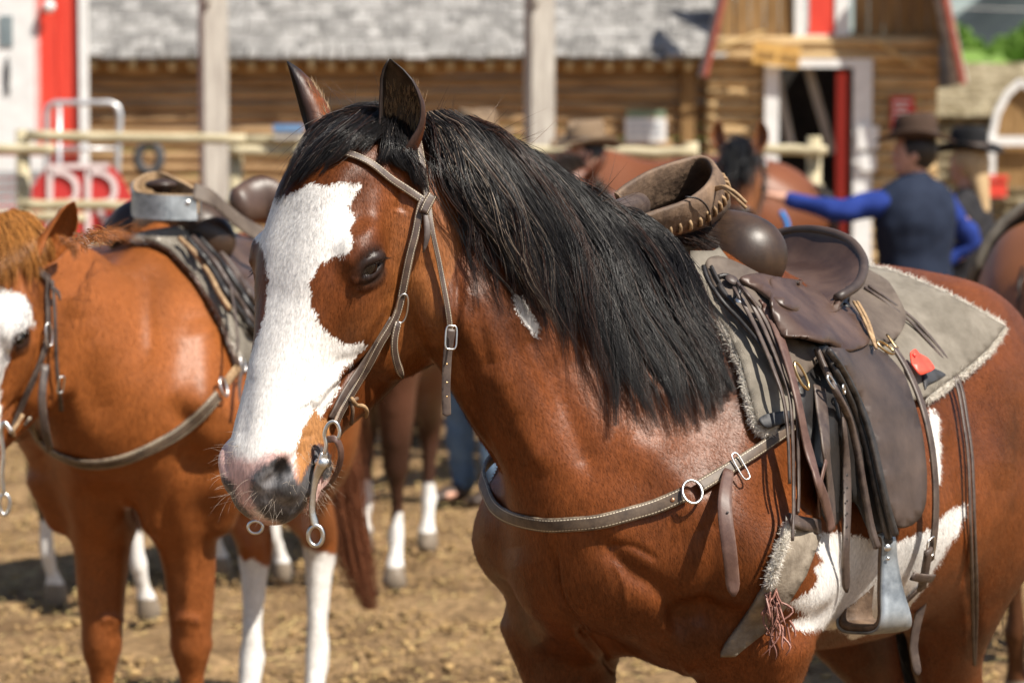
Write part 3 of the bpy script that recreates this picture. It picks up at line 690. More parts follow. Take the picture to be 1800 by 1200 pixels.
for q in ([(13, 108, 6), (13, 122, 9), (13, 140, 8), (12, 152, 5)],): g.tube([P(x, y, YR - .11) for x, y, _ in q], np.array([w for *_, w in q]) * YR / FPX * .55, 8)
g.tube([P(11, 150, YR - .11), P(9, 165, YR - .11)], .008, 6).tube([P(15, 150, YR - .11), P(16, 166, YR - .11)], .008, 6).tube([P(13, 101, YR - .11), P(13, 106, YR - .11)], .012, 8)
g.build('door_pictogram', M['rubber'], RB, True)
rpan('sill_board', -90, 274, 78, 300, M['white'], -.12); rpan('plinth', -90, 256, 142, 274, M['redwood'], -.06)
lm = empty('wall_lamp', P(86, 8, YR), 'white globe lamp on the red wall', 'lamp'); c = P(86, 12, YR - .16)
bm = bmesh.new(); bmesh.ops.create_uvsphere(bm, u_segments=20, v_segments=12, radius=.055); V = np.array([v.co for v in bm.verts]) + c; F = [[v.index for v in f.verts] for f in bm.faces]; bm.free(); mk('globe', V, F, M['white'], lm)
Geo().tube([c + (0, .12, .08), c + (0, .02, .09), c + (0, 0, .05)], .025, 10).build('bracket', M['rubber'], lm, True)
st_ = empty('grey_steps', P(20, 330, 22.5) * (1, 1, 0), 'grey wooden steps below the white door', 'steps')
for i in range(6): panel('step', -90, 300 + i * 16, 76, 312 + i * 16, 23.2 - i * .22, M['greysteps'], st_, .11)
# small mossy roofed cabin on the right
YC = 36.0
CB = empty('small_cabin', P(1720, 300, YC) * (1, 1, 0), 'small cabin with a mossy shake roof and white arched trim at the right', 'cabin')
a0 = P(1618, 208, YC); a1 = P(1772, 208, YC); r = np.random.default_rng(5); sl_ = nrm((0, .75, .55)); n_ = nrm(np.cross((1, 0, 0), sl_)); g = Geo()
for row in range(6):
    x = a0[0]
    while x < a1[0] + 1:
        w = r.uniform(.1, .25); c = np.array((x + w / 2, YC, a0[2])) + sl_ * (row * .155 + .2) + n_ * (.02 + .01 * r.random()); g.box(c, (w / 2 - .006, .22, .014), np.array(((1, 0, 0), nrm(sl_ - n_ * .06), n_)).T); x += w
g.build('roof', M['moss'], CB)
g = Geo(); logs(g, a0[0] + .05, a1[0] + 1, YC + .12, 0, a0[2], .15, 9); g.build('wall', M['moss'], CB, True)
ar = [(1742, 330), (1744, 240), (1752, 200), (1770, 165), (1795, 143), (1822, 165), (1842, 205), (1850, 330)]
g = Geo()
for u, v in zip(ar[:-1], ar[1:]): g.bar(P(*u, YC - .4), P(*v, YC - .4), .08, .09, up=(0, 1, 0))
g.build('arch_trim', M['white'], CB)
polyplate('arch_front', [(1748, 330), (1750, 240), (1758, 205), (1774, 172), (1795, 152), (1818, 172), (1836, 208), (1844, 330)], YC - .32, .05, M['board'], CB)
panel('cross_trim', 1735, 240, 1830, 256, YC - .46, M['white'], CB, .03)
rb_ = empty('red_box', P(1740, 330, 30), 'red box standing beside the small cabin', 'box'); panel('body', 1717, 318, 1763, 346, 30, M['redpaint'], rb_, .25); panel('lid', 1715, 308, 1765, 317, 30, M['redpaint'], rb_, .27)
# hillside: bright green slope with trees, dark mountain
def hill(name, prof, Y, depth, mat, seed, amp, n=90):
    xs_ = np.linspace(prof[0][0], prof[-1][0], n); top = np.interp(xs_, [p[0] for p in prof], [p[1] for p in prof]); r = np.random.default_rng(seed); V = []; k = 24
    for j in range(k):
        t = j / (k - 1)
        for i in range(n):
            c = P(xs_[i], top[i], Y); yy = Y - depth * (1 - t); h = c[2] * (t ** .8); V.append((c[0], yy, h + r.normal() * amp * (1 if 0 < t else .3)))
    for i in range(n): c = P(xs_[i], top[i], Y); V.append((c[0], Y + depth, -2))
    k += 1; F = [(j * n + i, j * n + i + 1, (j + 1) * n + i + 1, (j + 1) * n + i) for j in range(k - 1) for i in range(n - 1)]
    return tag(mk(name, V, np.array(F), mat, None, True), kind='structure')
M['mount'] = noisy('dark_forest_mountain', (.016, .024, .026), (.040, .054, .050), .02, .95, 0)
M['slope'] = noisy('green_slope', (.09, .17, .025), (.20, .32, .05), .35, .9, 0)
hill('mountain', [(-2600, 240), (-600, 200), (600, 120), (1200, 60), (1600, 60), (1655, 34), (1700, 4), (1740, -30), (1900, -90), (2600, -160), (4200, 100)], 1500, 500, M['mount'], 1, 4)
hill('hillside', [(-1500, 262), (400, 240), (1200, 190), (1560, 60), (1640, 45), (1690, 92), (1735, 108), (1800, 92), (2100, 60), (3000, 180)], 420, 150, M['slope'], 2, .35)
def tree(px, py, Y, h, w, lb, seed, mat, mt):
    r = np.random.default_rng(seed); b = P(px, py, Y); e = empty('tree', b, lb, 'tree', 'bright green trees on the slope')
    Geo().tube([b, b + (0, 0, h * .5), b + (0, 0, h * .95)], [w * .06, w * .04, w * .01], 7).build('trunk', mt, e, True)
    n = 2600; q = r.normal(size=(n, 3)); q /= np.linalg.norm(q, axis=1)[:, None]; q *= r.uniform(.25, 1, (n, 1)) ** .5 * (1 + .25 * np.sin(q[:, :1] * 5 + seed) + .2 * np.cos(q[:, 2:] * 7)); c = b + (0, 0, h * .58) + q * (w * .5, w * .5, h * .46)
    a = r.normal(size=(n, 3)) * w * .035; b2 = r.normal(size=(n, 3)) * w * .035; V = np.stack([c + a, c + b2, c - a, c - b2], 1).reshape(-1, 3); mk('crown', V, np.arange(4 * n).reshape(-1, 4), mat, e, False)
M['leaf'] = noisy('bright_leaves', (.08, .17, .02), (.22, .38, .05), .8, .7, 0); M['bark'] = noisy('bark', (.12, .1, .08), (.25, .2, .15), 4, .9, 0)
for i, (px, py, h, w, lb) in enumerate(((1668, 130, 2.9, 3.0, 'bright green tree rising tallest beside the barn roof'), (1700, 135, 2.0, 2.6, 'small bright green tree just right of the tallest one'), (1735, 132, 1.6, 2.4, 'lowest bright green tree above the mossy roof'), (1775, 135, 2.3, 2.4, 'bright green tree above the white arch'), (1815, 135, 3.2, 2.6, 'bright green tree cut by the right edge of the photo'))):
    tree(px, py, 380, h * 2.3, w * 2.0, lb, i + 3, M['leaf'], M['bark'])
wl = empty('power_line', P(1800, 17, 80), 'pale power line crossing in front of the dark mountain', 'power line'); Geo().tube([P(1400, 2, 80), P(1650, 12, 80), P(1760, 16, 80), P(2100, 22, 80)], .011, 5).build('wire', M['white'], wl, True)
# ------------------------------------------------------------------ foreground horse: skeleton
FB = body_frame(.335, 4.636, R(31))
f_poll = P(565, 252, 4.22); f_muz = P(397, 855, 4.06)
FH = head_frame(f_poll, f_muz, R(42))
def nk(px, py, Y, ru, rs): return tuple(P(px, py, Y)) + (ru, rs)
neck_rows = [tuple(FB((.20, 0, 1.10))) + (.25, .15), nk(1070, 678, 4.40, .238, .115), nk(972, 585, 4.36, .208, .092), nk(870, 470, 4.32, .175, .078), nk(785, 385, 4.29, .145, .068), nk(690, 310, 4.27, .10, .062)]
nside = nrm(FB.M[1] + FH.M[1])
nx = lambda px, py, Y, r, off=0: tuple(P(px, py, Y - off)) + (r,)
n_mus = [Sweep([nx(815, 560, 4.21, .030), nx(900, 700, 4.25, .045), nx(985, 830, 4.27, .05), nx(1040, 900, 4.28, .045)], nside, k=.08),      # brachiocephalic band
         Sweep([nx(800, 640, 4.175, .010), nx(862, 740, 4.185, .012), nx(915, 850, 4.18, .012)], nside, k=.05, sub=True)]                     # jugular groove
f_prims = horse_prims(FB, FH, (neck_rows, nside, n_mus), fore=((.03, -.02), (.06, -.01)), hind=((.07, -.03), (-.10, -.02)))
def f_keep(V):
    q = FH.inv(V); return np.clip((.30 - np.abs(q[:, 2] + .08)) / .08, 0, 1) * np.clip((.20 - np.abs(q[:, 1])) / .05, 0, 1) * np.clip((q[:, 0] + .05) / .06, 0, 1) * np.clip((.7 - q[:, 0]) / .05, 0, 1)
fV, fF = surface(f_prims, .011, LV, keep=f_keep)
fV = emboss(fV, fF, [([(806, 470), (802, 560), (780, 640)], 9, -.005), ([(655, 603), (610, 645), (562, 690), (512, 722)], 3.6, .0022), ([(600, 640), (585, 690), (560, 720)], 3.2, .0018), ([(690, 520), (650, 575), (622, 640)], 10, .003),
    ([(700, 330), (706, 352), (700, 372)], 11, -.004), ([(560, 760), (520, 772), (478, 772)], 5, -.0015), ([(440, 640), (430, 720), (420, 780)], 12, -.002), ([(740, 470), (742, 540), (715, 640)], 22, .003),
    ([(815, 690), (850, 770), (885, 870)], 12, -.006), ([(868, 640), (905, 740), (962, 835)], 24, .007), ([(905, 560), (960, 650), (1010, 760), (1048, 850)], 24, -.008), ([(830, 520), (850, 600), (858, 660)], 14, -.004),
    ([(1075, 770), (1170, 820), (1235, 930)], 38, .008), ([(1045, 935), (1105, 1000), (1175, 1050), (1200, 1130)], 20, -.010), ([(1060, 960), (1110, 960), (1160, 985)], 7, -.003), ([(1075, 985), (1095, 1020), (1100, 1070)], 6, .003),
    ([(972, 950), (984, 1050), (1035, 1125), (1092, 1192)], 7, -.010), ([(905, 960), (930, 1060), (975, 1150)], 30, .006), ([(1262, 890), (1252, 1000), (1225, 1100)], 16, -.006), ([(1110, 700), (1200, 690), (1280, 720)], 22, .005),
    ([(1150, 1080), (1190, 1140), (1210, 1200)], 14, .005), ([(1660, 760), (1690, 850), (1700, 950)], 20, -.005), ([(1740, 620), (1760, 720), (1750, 860)], 30, .006), ([(1700, 990), (1712, 1080), (1708, 1180)], 12, -.005)], FB)
EARS = [(FH((.005, .070, -.078)), P(690, 104, 4.22), 1, FH.M[2] * .75 + FH.M[1] * .35, 0), (FH((.012, -.050, -.075)), P(522, 103, 4.33), -1, FH.M[2] * .55 - FH.M[1] * .50, 0, .039)]

_e = [ear_mesh(*e) for e in EARS]
_ev = [len(e[0]) for e in _e]
fV0n = len(fV)
fVa = np.concatenate([fV] + [e[0] for e in _e]); fFa = np.concatenate([fF, _e[0][1] + len(fV), _e[1][1] + len(fV) + _ev[0]])
inner = np.r_[np.zeros(len(fV)), _e[0][2], _e[1][2]]; earv = np.r_[np.full(len(fV), -1.), _e[0][3], _e[1][3]]
# --- coat colours, stored on the surface
BAY, DKBAY, GOLD, WHITE, PINK, GREY, BLACK = [np.array(c) for c in ((.142, .0395, .0095), (.08, .023, .009), (.33, .125, .036), (.80, .77, .73), (.56, .36, .32), (.080, .077, .080), (.012, .010, .010))]
BLAZE = [(300, 1000), (300, 700), (440, 620), (462, 560), (468, 520), (471, 490), (464, 455), (456, 428), (430, 400), (480, 350), (520, 335), (545, 322), (575, 326), (600, 316), (636, 325), (624, 340), (612, 365), (625, 385), (612, 410), (620, 435), (600, 447), (560, 465),
         (545, 500), (547, 540), (560, 566), (576, 584), (598, 602), (642, 606), (622, 636), (600, 655), (592, 690), (584, 702), (566, 732), (554, 718), (534, 750), (524, 775), (518, 815), (500, 1000)]
PINKP = [(370, 835), (372, 775), (398, 772), (412, 800), (450, 812), (470, 795), (512, 790), (520, 815), (520, 850), (440, 900), (520, 925), (545, 900), (560, 870), (576, 830), (590, 850), (560, 950), (400, 950)]
DARKP = [[(440, 868), (446, 830), (468, 813), (488, 803), (512, 812), (516, 845), (528, 850), (545, 812), (552, 778), (572, 785), (578, 810), (556, 850), (545, 880), (525, 905), (500, 920), (465, 908), (447, 888)],
         [(385, 836), (400, 838), (412, 850), (420, 880), (445, 908), (430, 915), (400, 880)]]
TANP = [(520, 775), (534, 750), (554, 718), (566, 735), (585, 745), (578, 780), (552, 778), (545, 812), (528, 850), (518, 842), (518, 813)]
BELLY = [(1385, 1062), (1420, 1078), (1396, 1090), (1392, 1108), (1470, 1102), (1503, 1122), (1560, 1100), (1600, 1065), (1645, 1000), (1690, 920), (1702, 885), (1670, 893), (1640, 925), (1600, 945), (1560, 955), (1500, 940), (1440, 935), (1430, 965), (1446, 985), (1430, 1000), (1442, 1012), (1432, 1032), (1404, 1050)]
def coat(V):
    px, py = proj(V); n = len(V)
    q = FH.inv(V); b = FB.inv(V)
    jit = np.random.default_rng(5).normal(size=(2, n)) * 1.6
    w1 = wob(V, 90); w2 = wob(V[:, [1, 2, 0]], 90); w3 = wob(V, 9)[:, None]; w4 = wob(V, 28)[:, None]
    X = px + jit[0] + w1 * 2.2; Y = py + jit[1] + w2 * 2.2
    C = BAY[None] * (1 + .26 * w3 + .12 * w4 + .08 * w1[:, None])
    head = (np.abs(q[:, 1]) < .16) & (q[:, 0] > -.06) & (q[:, 0] < .64) & (q[:, 2] > -.33) & (q[:, 2] < .06)
    def mix(m, c, a=1.0):
        m = (m * a)[:, None] if np.ndim(m) == 1 else m
        return C * (1 - m) + np.asarray(c) * m
    sm = lambda x, a, b: np.clip((x - a) / (b - a), 0, 1)
    # darker, cooler top line and throat, golden cheek and eye ring
    C = mix(sm(b[:, 2], .62, .45), BLACK)
    C = mix(sm(b[:, 2], 1.05, .75) * (1 - head) * .35, DKBAY)
    eye = np.linalg.norm((q - np.array((.172, .112, -.057))) * (1, .6, 1), axis=1)
    C = mix(head * sm(np.abs(q[:, 0] - .15), .16, .03) * sm(q[:, 2], -.05, -.13) * .55, GOLD)
    C = mix(head * sm(eye, .085, .03) * .45, DKBAY)
    C = mix(head * sm(eye, .040, .024) * .9, BLACK)
    C = mix(head * sm(q[:, 0], .02, -.04) * .8, DKBAY)
    hf = head & (q[:, 2] > -.125)
    C = mix((inpoly(X, Y, BLAZE) & head & (q[:, 2] > -.15)).astype(float), WHITE * (1 + .05 * w4))
    C = mix((inpoly(X, Y, TANP) & head).astype(float), np.array((.36, .165, .06)))
    pk = np.zeros(n)
    for dx, dy in ((0, 0), (6, 4), (-6, 3), (4, -7), (-5, -6), (11, 0), (0, 11)): pk += inpoly(X + dx, Y + dy, PINKP) / 7.
    C = mix(pk * head, PINK * (1 + .1 * w4))
    for D_ in DARKP:
        dk = np.zeros(n)
        for dx, dy in ((0, 0), (4, 2), (-4, 2), (2, -4), (-2, -4)): dk += inpoly(X + dx, Y + dy, D_) / 5.
        C = mix(dk * head, GREY * (1 + .5 * wob(V, 120)[:, None]))
    for pl, cc in (([(448, 838), (468, 816), (484, 830), (482, 858), (492, 884), (468, 888), (450, 868)], .17), ([(496, 812), (512, 816), (514, 838), (500, 852), (494, 836)], .14), ([(520, 850), (545, 835), (560, 850), (540, 880), (512, 895), (498, 880)], .11)):
        pk = np.zeros(n)
        for dx, dy in ((0, 0), (4, 2), (-4, 2), (2, -4), (-2, -4)): pk += inpoly(X + dx, Y + dy, pl) / 5.
        C = mix(pk * head, np.array((cc, cc * .97, cc)) * (1 + .35 * wob(V, 160)[:, None]))
    C = mix((inpoly(X, Y, [(535, 895), (556, 856), (574, 835), (584, 860), (565, 905), (530, 922)]) & head).astype(float), PINK)
    C = mix((inpoly(X, Y, [(570, 788), (586, 800), (586, 832), (570, 842), (560, 835)]) & head).astype(float), GREY)
    C = mix((head & (q[:, 0] > .45) & (q[:, 1] < -.02) & (q[:, 2] < -.06)) * .8, PINK)
    C = mix(head * sm(np.linalg.norm((q - np.array((.486, .064, -.036))) * (1, .7, 1), axis=1), .017, .009), BLACK)
    C = mix((inpoly(X, Y, BELLY) & (b[:, 2] < 1.05) & (b[:, 1] > -.1)).astype(float), WHITE * .93)
    C = mix((inpoly(X, Y, [(1632, 715), (1648, 735), (1655, 790), (1650, 850), (1640, 850), (1630, 760)]) & (b[:, 1] > 0)).astype(float), WHITE * .9)
    C = mix((inpoly(X, Y, [(902, 520), (920, 522), (946, 572), (941, 596), (914, 562)]) & ~head & (b[:, 1] > -.1)).astype(float), WHITE)
    return C
fC = coat(fVa)
for i in (0, 1):                 # ears: dark rim and tip, pale fur inside
    s0 = fV0n + (0 if i == 0 else _ev[0]); e = slice(s0, s0 + _ev[i]); v = earv[e][:, None]; inn = inner[e][:, None]
    out_c = BAY * (1 - np.clip((v - .62) / .3, 0, 1)) + BLACK * 1.5 * np.clip((v - .62) / .3, 0, 1)
    nj = _ev[i] // 2 // 22; u = np.abs(np.tile(np.tile(np.linspace(-1, 1, nj), 22), 2))[:, None]
    rim = np.clip((u - .62) / .2, 0, 1) * (v > .12)
    in_c = np.array((.045, .030, .02)) * (1 + .4 * wob(fVa[e], 150)[:, None])
    fC[e] = (out_c * (1 - inn) + in_c * inn) * (1 - rim * .85) + BLACK * 1.6 * rim * .85
# ------------------------------------------------------------------ foreground horse: hair
def bvh_of(V, F): return BVHTree.FromPolygons([tuple(v) for v in V.tolist()], F.tolist())
fBVH = bvh_of(fV[: fV0n], fF)
def hit(px, py, bvh=None):
    d = Vector(ray(px, py)).normalized()
    r = (bvh or fBVH).ray_cast(Vector(cO), d)
    return (np.array(r[0]), np.array(r[1])) if r[0] is not None else None
def drape(pts, bvh=None, off=.004, n=None, smooth=2, Yd=None):
    """pixel polyline -> points on the animal (raised by off) and surface normals"""
    pts = np.asarray(pts, float)
    if n: pts = catmull(pts, n)
    H_ = [hit(x, y, bvh) for x, y in pts]
    ok = [i for i, h in enumerate(H_) if h is not None]
    Q, Nn = [], []
    for i, h in enumerate(H_):
        if h is None:
            j = min(ok, key=lambda k: abs(k - i)) if ok else None
            yy = H_[j][0][1] if ok else (Yd or 4.5); q = P(pts[i][0], pts[i][1], yy); nn = nrm(H_[j][1] * .5 + np.array((0, -.5, 0))) if ok else np.array((.4, -.9, 0))
        else: q, nn = h
        Q.append(q); Nn.append(nn)
    Q = np.array(Q); Nn = np.array(Nn)
    o = np.broadcast_to(np.asarray(off, float), (len(Q),))
    Q = Q + Nn * o[:, None]
    for _ in range(smooth):
        Q[1:-1] = (Q[:-2] + 2 * Q[1:-1] + Q[2:]) / 4; Nn[1:-1] = (Nn[:-2] + 2 * Nn[1:-1] + Nn[2:]) / 4
    Nn /= np.linalg.norm(Nn, axis=1)[:, None]
    return Q, Nn
def strands(S, r0, r1=None, cols=None, nside=3, seg=None):
    """S (n, m, 3) strand centre lines -> vertices, faces, colours"""
    S = np.asarray(S); n, m, _ = S.shape
    T = np.gradient(S, axis=1); T /= np.linalg.norm(T, axis=2, keepdims=True) + 1e-9
    a = np.array((.31, -.80, .51)); N = np.cross(T, a); N /= np.linalg.norm(N, axis=2, keepdims=True) + 1e-9; Bn = np.cross(T, N)
    tp = np.interp(np.linspace(0, 1, m), [0, .1, .7, 1], [.8, 1, .8, .12])
    r = np.broadcast_to(np.asarray(r0), (n,))[:, None] * tp[None]
    V = np.empty((n, m, nside, 3), np.float32)
    for k in range(nside):
        th = 2 * math.pi * k / nside; V[:, :, k] = S + (math.cos(th) * N + math.sin(th) * Bn) * r[..., None]
    V = V.reshape(-1, 3)
    base = (np.arange(n) * m * nside)[:, None, None] + (np.arange(m - 1) * nside)[None, :, None]
    k = np.arange(nside)[None, None]; k2 = (k + 1) % nside
    F = np.stack([base + k, base + k2, base + k2 + nside, base + k + nside], -1).reshape(-1, 4)
    C = np.repeat(cols, m * nside, 0)
    return V, F, C
def grow(guides, n, layers=(.006, .03), clump=60, spread=.012, wave=.006, seg=17, cols=None, lenv=(.7, 1.0), bvh=None, seed=1, fly=.02, pre=None):
    g = np.random.default_rng(seed)
    G = []
    for gd in guides:
        if pre is None: Q, Nn = drape(gd, bvh, 0, n=seg, smooth=3)
        else: Q, Nn = pre(gd, seg)
        G.append(np.concatenate([Q, Nn], 1))
    G = np.array(G)                       # (ng, seg, 6)
    def at(u):
        u = np.asarray(u) * (len(G) - 1); i = np.clip(u.astype(int), 0, len(G) - 2); t = (u - i)[:, None, None]
        t = t * t * (3 - 2 * t) * .5 + t * .5
        return G[i] * (1 - t) + G[i + 1] * t
    cu = np.sort(g.uniform(0, 1, clump)); clen = g.uniform(*lenv, clump)
    cw = g.normal(size=(clump, 3)) ; cph = g.uniform(0, 6.28, (clump, 2)); clay = g.uniform(0, 1, clump)
    ci = g.integers(0, clump, n); u = np.clip(cu[ci] + g.normal(size=n) * .5 / clump, 0, 1)
    A = at(u); Cc = at(cu[ci])
    v = np.linspace(0, 1, seg)
    pull = (v ** .75)[None, :, None] * np.where(g.random(n) < .82, g.uniform(.82, .97, n), .35)[:, None, None]
    X = A * (1 - pull) + Cc * pull
    Sx, Nx = X[..., :3], X[..., 3:]
    T = np.gradient(Sx, axis=1); T /= np.linalg.norm(T, axis=2, keepdims=True) + 1e-9
    B = np.cross(T, Nx)
    thin = g.random(n) < np.interp(u, [0, .10, .2], [.35, .7, 1]) if n > 8000 else np.ones(n, bool)
    lay = layers[0] + (layers[1] - layers[0]) * np.clip(clay[ci] * .6 + g.uniform(0, .4, n), 0, 1)
    prof = np.interp(v, [0, .12, .5, 1], [.25, .9, 1, .55])
    off = lay[:, None] * prof[None]
    wv = wave * (np.sin(v[None] * (6 + 4 * clay[ci][:, None]) + cph[ci][:, :1]) * .7 + np.sin(v[None] * 15 + cph[ci][:, 1:]) * .28) * v[None] ** .6
    iw = g.normal(size=(n, 1)) * spread * (.72 - .42 * v[None]) + .35 * spread * np.sin(v[None] * g.uniform(4, 14, (n, 1)) + g.uniform(0, 6, (n, 1)))
    S = Sx + Nx * (off + np.abs(g.normal(size=(n, 1))) * .003)[..., None] + B * (wv + iw)[..., None]
    fl = g.random(n) < fly
    amp = np.where(fl, g.uniform(.01, .035, n), 0)[:, None, None] * (v ** 1.5)[None, :, None]
    S = S + amp * (nrm((.1, -.2, 1)) + .7 * g.normal(size=(n, 1, 3)))
    # shorten strands
    L = np.clip(clen[ci] * g.uniform(.82, 1.05, n), .2, 1)
    vi = v[None] * L[:, None] * (seg - 1); i0 = np.clip(vi.astype(int), 0, seg - 2); fr = (vi - i0)[..., None]
    ar = np.arange(n)[:, None]; S = S[ar, i0] * (1 - fr) + S[ar, i0 + 1] * fr
    return S[thin], ci[thin], g
def black_cols(n, g, ci, clump, brown=.2, grey=.06):
    base = np.array((.0105, .0095, .0098)); c = np.tile(base, (n, 1)) * g.uniform(.6, 1.8, (n, 1))
    cb = g.random(clump) < brown; m = cb[ci] & (g.random(n) < .5); c[m] = np.array((.038, .017, .011)) * g.uniform(.6, 1.5, (m.sum(), 1))
    m = g.random(n) < grey; c[m] = np.array((.09, .075, .065)) * g.uniform(.6, 1.6, (m.sum(), 1))
    return c
MG = [[(738, 205), (744, 265), (760, 330), (786, 400), (812, 465), (835, 530)],
      [(752, 204), (785, 280), (825, 350), (866, 425), (902, 495), (930, 570)],
      [(775, 208), (830, 280), (886, 360), (934, 445), (972, 535), (1008, 650)],
      [(812, 220), (880, 295), (942, 380), (994, 475), (1040, 590), (1080, 752)],
      [(862, 245), (930, 320), (996, 410), (1052, 515), (1096, 620), (1150, 760)],
      [(920, 280), (990, 348), (1055, 440), (1112, 540), (1160, 640), (1212, 756)],
      [(985, 325), (1045, 385), (1108, 465), (1160, 560), (1205, 650), (1258, 735)],
      [(1045, 368), (1098, 415), (1150, 485), (1195, 570), (1232, 645), (1272, 705)],
      [(1105, 398), (1142, 430), (1178, 490), (1206, 560), (1232, 625), (1262, 672)]]
NM = 15000
S1, ci, g_ = grow(MG, NM, (.004, .050), 74, .0085, .021, 17, seed=4, lenv=(.56, 1.12), fly=.05)
NM = len(S1)
c1 = black_cols(NM, g_, ci, 74, .22, .05)
fr_ = np.mean(ci / 74.) ; silv = (ci < 11) & (g_.random(NM) < .13); c1[silv] = np.array((.22, .17, .13)) * g_.uniform(.5, 1.4, (silv.sum(), 1))
S2, ci2, g2 = grow([[(1075, 385), (1130, 400), (1185, 412), (1240, 425), (1285, 440)], [(1100, 395), (1150, 415), (1200, 432), (1240, 455), (1262, 480)]], 900, (.005, .03), 20, .009, .006, 17, seed=5, fly=.12)
c2 = black_cols(900, g2, ci2, 20, .8, .08)
S4, ci4, g4 = grow(MG, 1300, (.006, .040), 110, .0035, .024, 17, seed=14, lenv=(.85, 1.30), fly=.10)
c4 = black_cols(len(S4), g4, ci4, 110, .45, .06)
# stray hairs standing off the crest
def wisp(px, py, dx, dy, n, L, seed):
    g = np.random.default_rng(seed); h = None; k = 0
    while h is None: h = hit(px, py + k); k += 6
    b = h[0] + g.normal(size=(n, 3)) * .012; v = np.linspace(0, 1, 15)
    d = np.array((dx, 0, -dy)) + g.normal(size=(n, 3)) * .35; d /= np.linalg.norm(d, axis=1)[:, None]
    cur = g.normal(size=(n, 3)) * .9; v = np.linspace(0, 1, 17)
    return b[:, None] + (d[:, None] * v[None, :, None] + cur[:, None] * (v ** 2)[None, :, None] * .6) * (L * g.uniform(.5, 1.1, (n, 1, 1)))
WS = np.concatenate([wisp(x, y, dx, dy, n, L, i) for i, (x, y, dx, dy, n, L) in enumerate(
    [(760, 215, .5, -.9, 14, .05), (790, 215, .3, -1, 10, .06), (830, 235, .9, -.5, 16, .07), (860, 250, 1, -.3, 12, .08), (1000, 345, .8, -.6, 26, .06), (1040, 372, .8, -.5, 22, .07), (1010, 350, 1.3, -.5, 6, .13), (640, 205, -.3, -1, 14, .05), (690, 205, .2, -1, 10, .05), (600, 225, -.4, -1, 10, .04)])])
cw_ = np.array((.10, .06, .04)) * rng.uniform(.3, 1.6, (len(WS), 1))
Sm = np.concatenate([S1, S2, S4, WS]); Cm = np.concatenate([c1, c2, c4, cw_])
maneV, maneF, maneC = strands(Sm, rng.uniform(.00028, .00055, len(Sm)), cols=Cm)
FG_ = [[(672, 196), (610, 204), (555, 245), (515, 305), (488, 372)], [(676, 196), (630, 215), (580, 260), (540, 305), (500, 352)], [(682, 198), (650, 225), (610, 255), (575, 290), (548, 318)],
       [(690, 200), (672, 230), (650, 255), (628, 272), (612, 286)], [(694, 204), (690, 240), (690, 270), (705, 295), (722, 312)], [(700, 208), (705, 245), (718, 285), (738, 320), (752, 352)]]
S3, ci3, g3 = grow(FG_, 2600, (.004, .022), 40, .007, .006, 17, seed=9, lenv=(.7, 1.04), fly=.05)
c3 = black_cols(2600, g3, ci3, 40, .15, .04)
flV, flF, flC = strands(S3, g3.uniform(.0003, .0006, 2600), cols=c3)
# short coat hair
def fuzz(V, F, C, dens, L, flow, mask, seed=2, w=.00030, lift=.09, cj=.2):
    g = np.random.default_rng(seed)
    c = V[F].mean(1); nn = np.cross(V[F[:, 2]] - V[F[:, 0]], V[F[:, 3]] - V[F[:, 1]]); ar = np.linalg.norm(nn, axis=1) / 2; nn /= (2 * ar[:, None] + 1e-12)
    k = g.poisson(ar * dens * mask(c, nn)); fi = np.repeat(np.arange(len(F)), k); n = len(fi)
    a, b = g.random((2, n, 1)); Q = V[F[fi]]
    p = (Q[:, 0] * (1 - a) + Q[:, 1] * a) * (1 - b) + (Q[:, 3] * (1 - a) + Q[:, 2] * a) * b
    N_ = nn[fi]; d = flow(p); d = d - N_ * (d * N_).sum(1)[:, None]; d /= np.linalg.norm(d, axis=1)[:, None] + 1e-9
    d = d + g.normal(size=(n, 3)) * .16 + N_ * (lift * g.uniform(.3, 1.4, (n, 1))); s_ = np.cross(d, N_); s_ /= np.linalg.norm(s_, axis=1)[:, None] + 1e-9
    LL = L(p) * g.uniform(.6, 1.3, n); ww = w * g.uniform(.7, 1.3, n)
    A = p - N_ * .0006
    VV = np.stack([A + s_ * ww[:, None], A - s_ * ww[:, None], A + d * LL[:, None]], 1).reshape(-1, 3)
    c0_ = C[F[fi][:, 0]]; cj = np.where(c0_.mean(1) > .4, .06, cj)[:, None]; cc = c0_ * (1 + cj * g.normal(size=(n, 1))).clip(.35, 1.9)
    cc = np.repeat(cc, 3, 0); NR = N_ * 1.0 + .09 * g.normal(size=(n, 3)); NR /= np.linalg.norm(NR, axis=1)[:, None]
    return VV, np.arange(3 * n).reshape(-1, 3), cc, np.repeat(NR, 3, 0)
def mk_fuzz(name, fz, mat, parent):
    o = mk(name, fz[0], fz[1], mat, parent, False, col=fz[2].clip(0, .95))
    at = o.data.attributes.new('Nrm', 'FLOAT_VECTOR', 'POINT'); at.data.foreach_set('vector', fz[3].astype(np.float32).ravel()); return o
def f_flow(p):
    q = FH.inv(p); hd = ((np.abs(q[:, 1]) < .17) & (q[:, 0] > -.05) & (q[:, 2] > -.33) & (q[:, 2] < .1))[:, None]
    lat = np.clip(q[:, 1] / .1, -1, 1)[:, None]
    dh = FH.M[0] * .9 + FH.M[1] * lat * .35 - FH.M[2] * .45 * np.abs(lat)
    db = -FB.M[0] * .8 + np.array((0, 0, -.75)) + wob(p, 8)[:, None] * .25 * np.array((1, 0, 0))
    return np.where(hd, dh, db)
def f_len(p):
    q = FH.inv(p); hd = (np.abs(q[:, 1]) < .17) & (q[:, 0] > -.05) & (q[:, 2] > -.33) & (q[:, 2] < .1)
    return np.where(hd, np.interp(q[:, 0], [0, .2, .42, .5, .56], [.008, .0055, .0045, .003, .0025]) + np.where(q[:, 2] < -.2, .006, 0), .009)
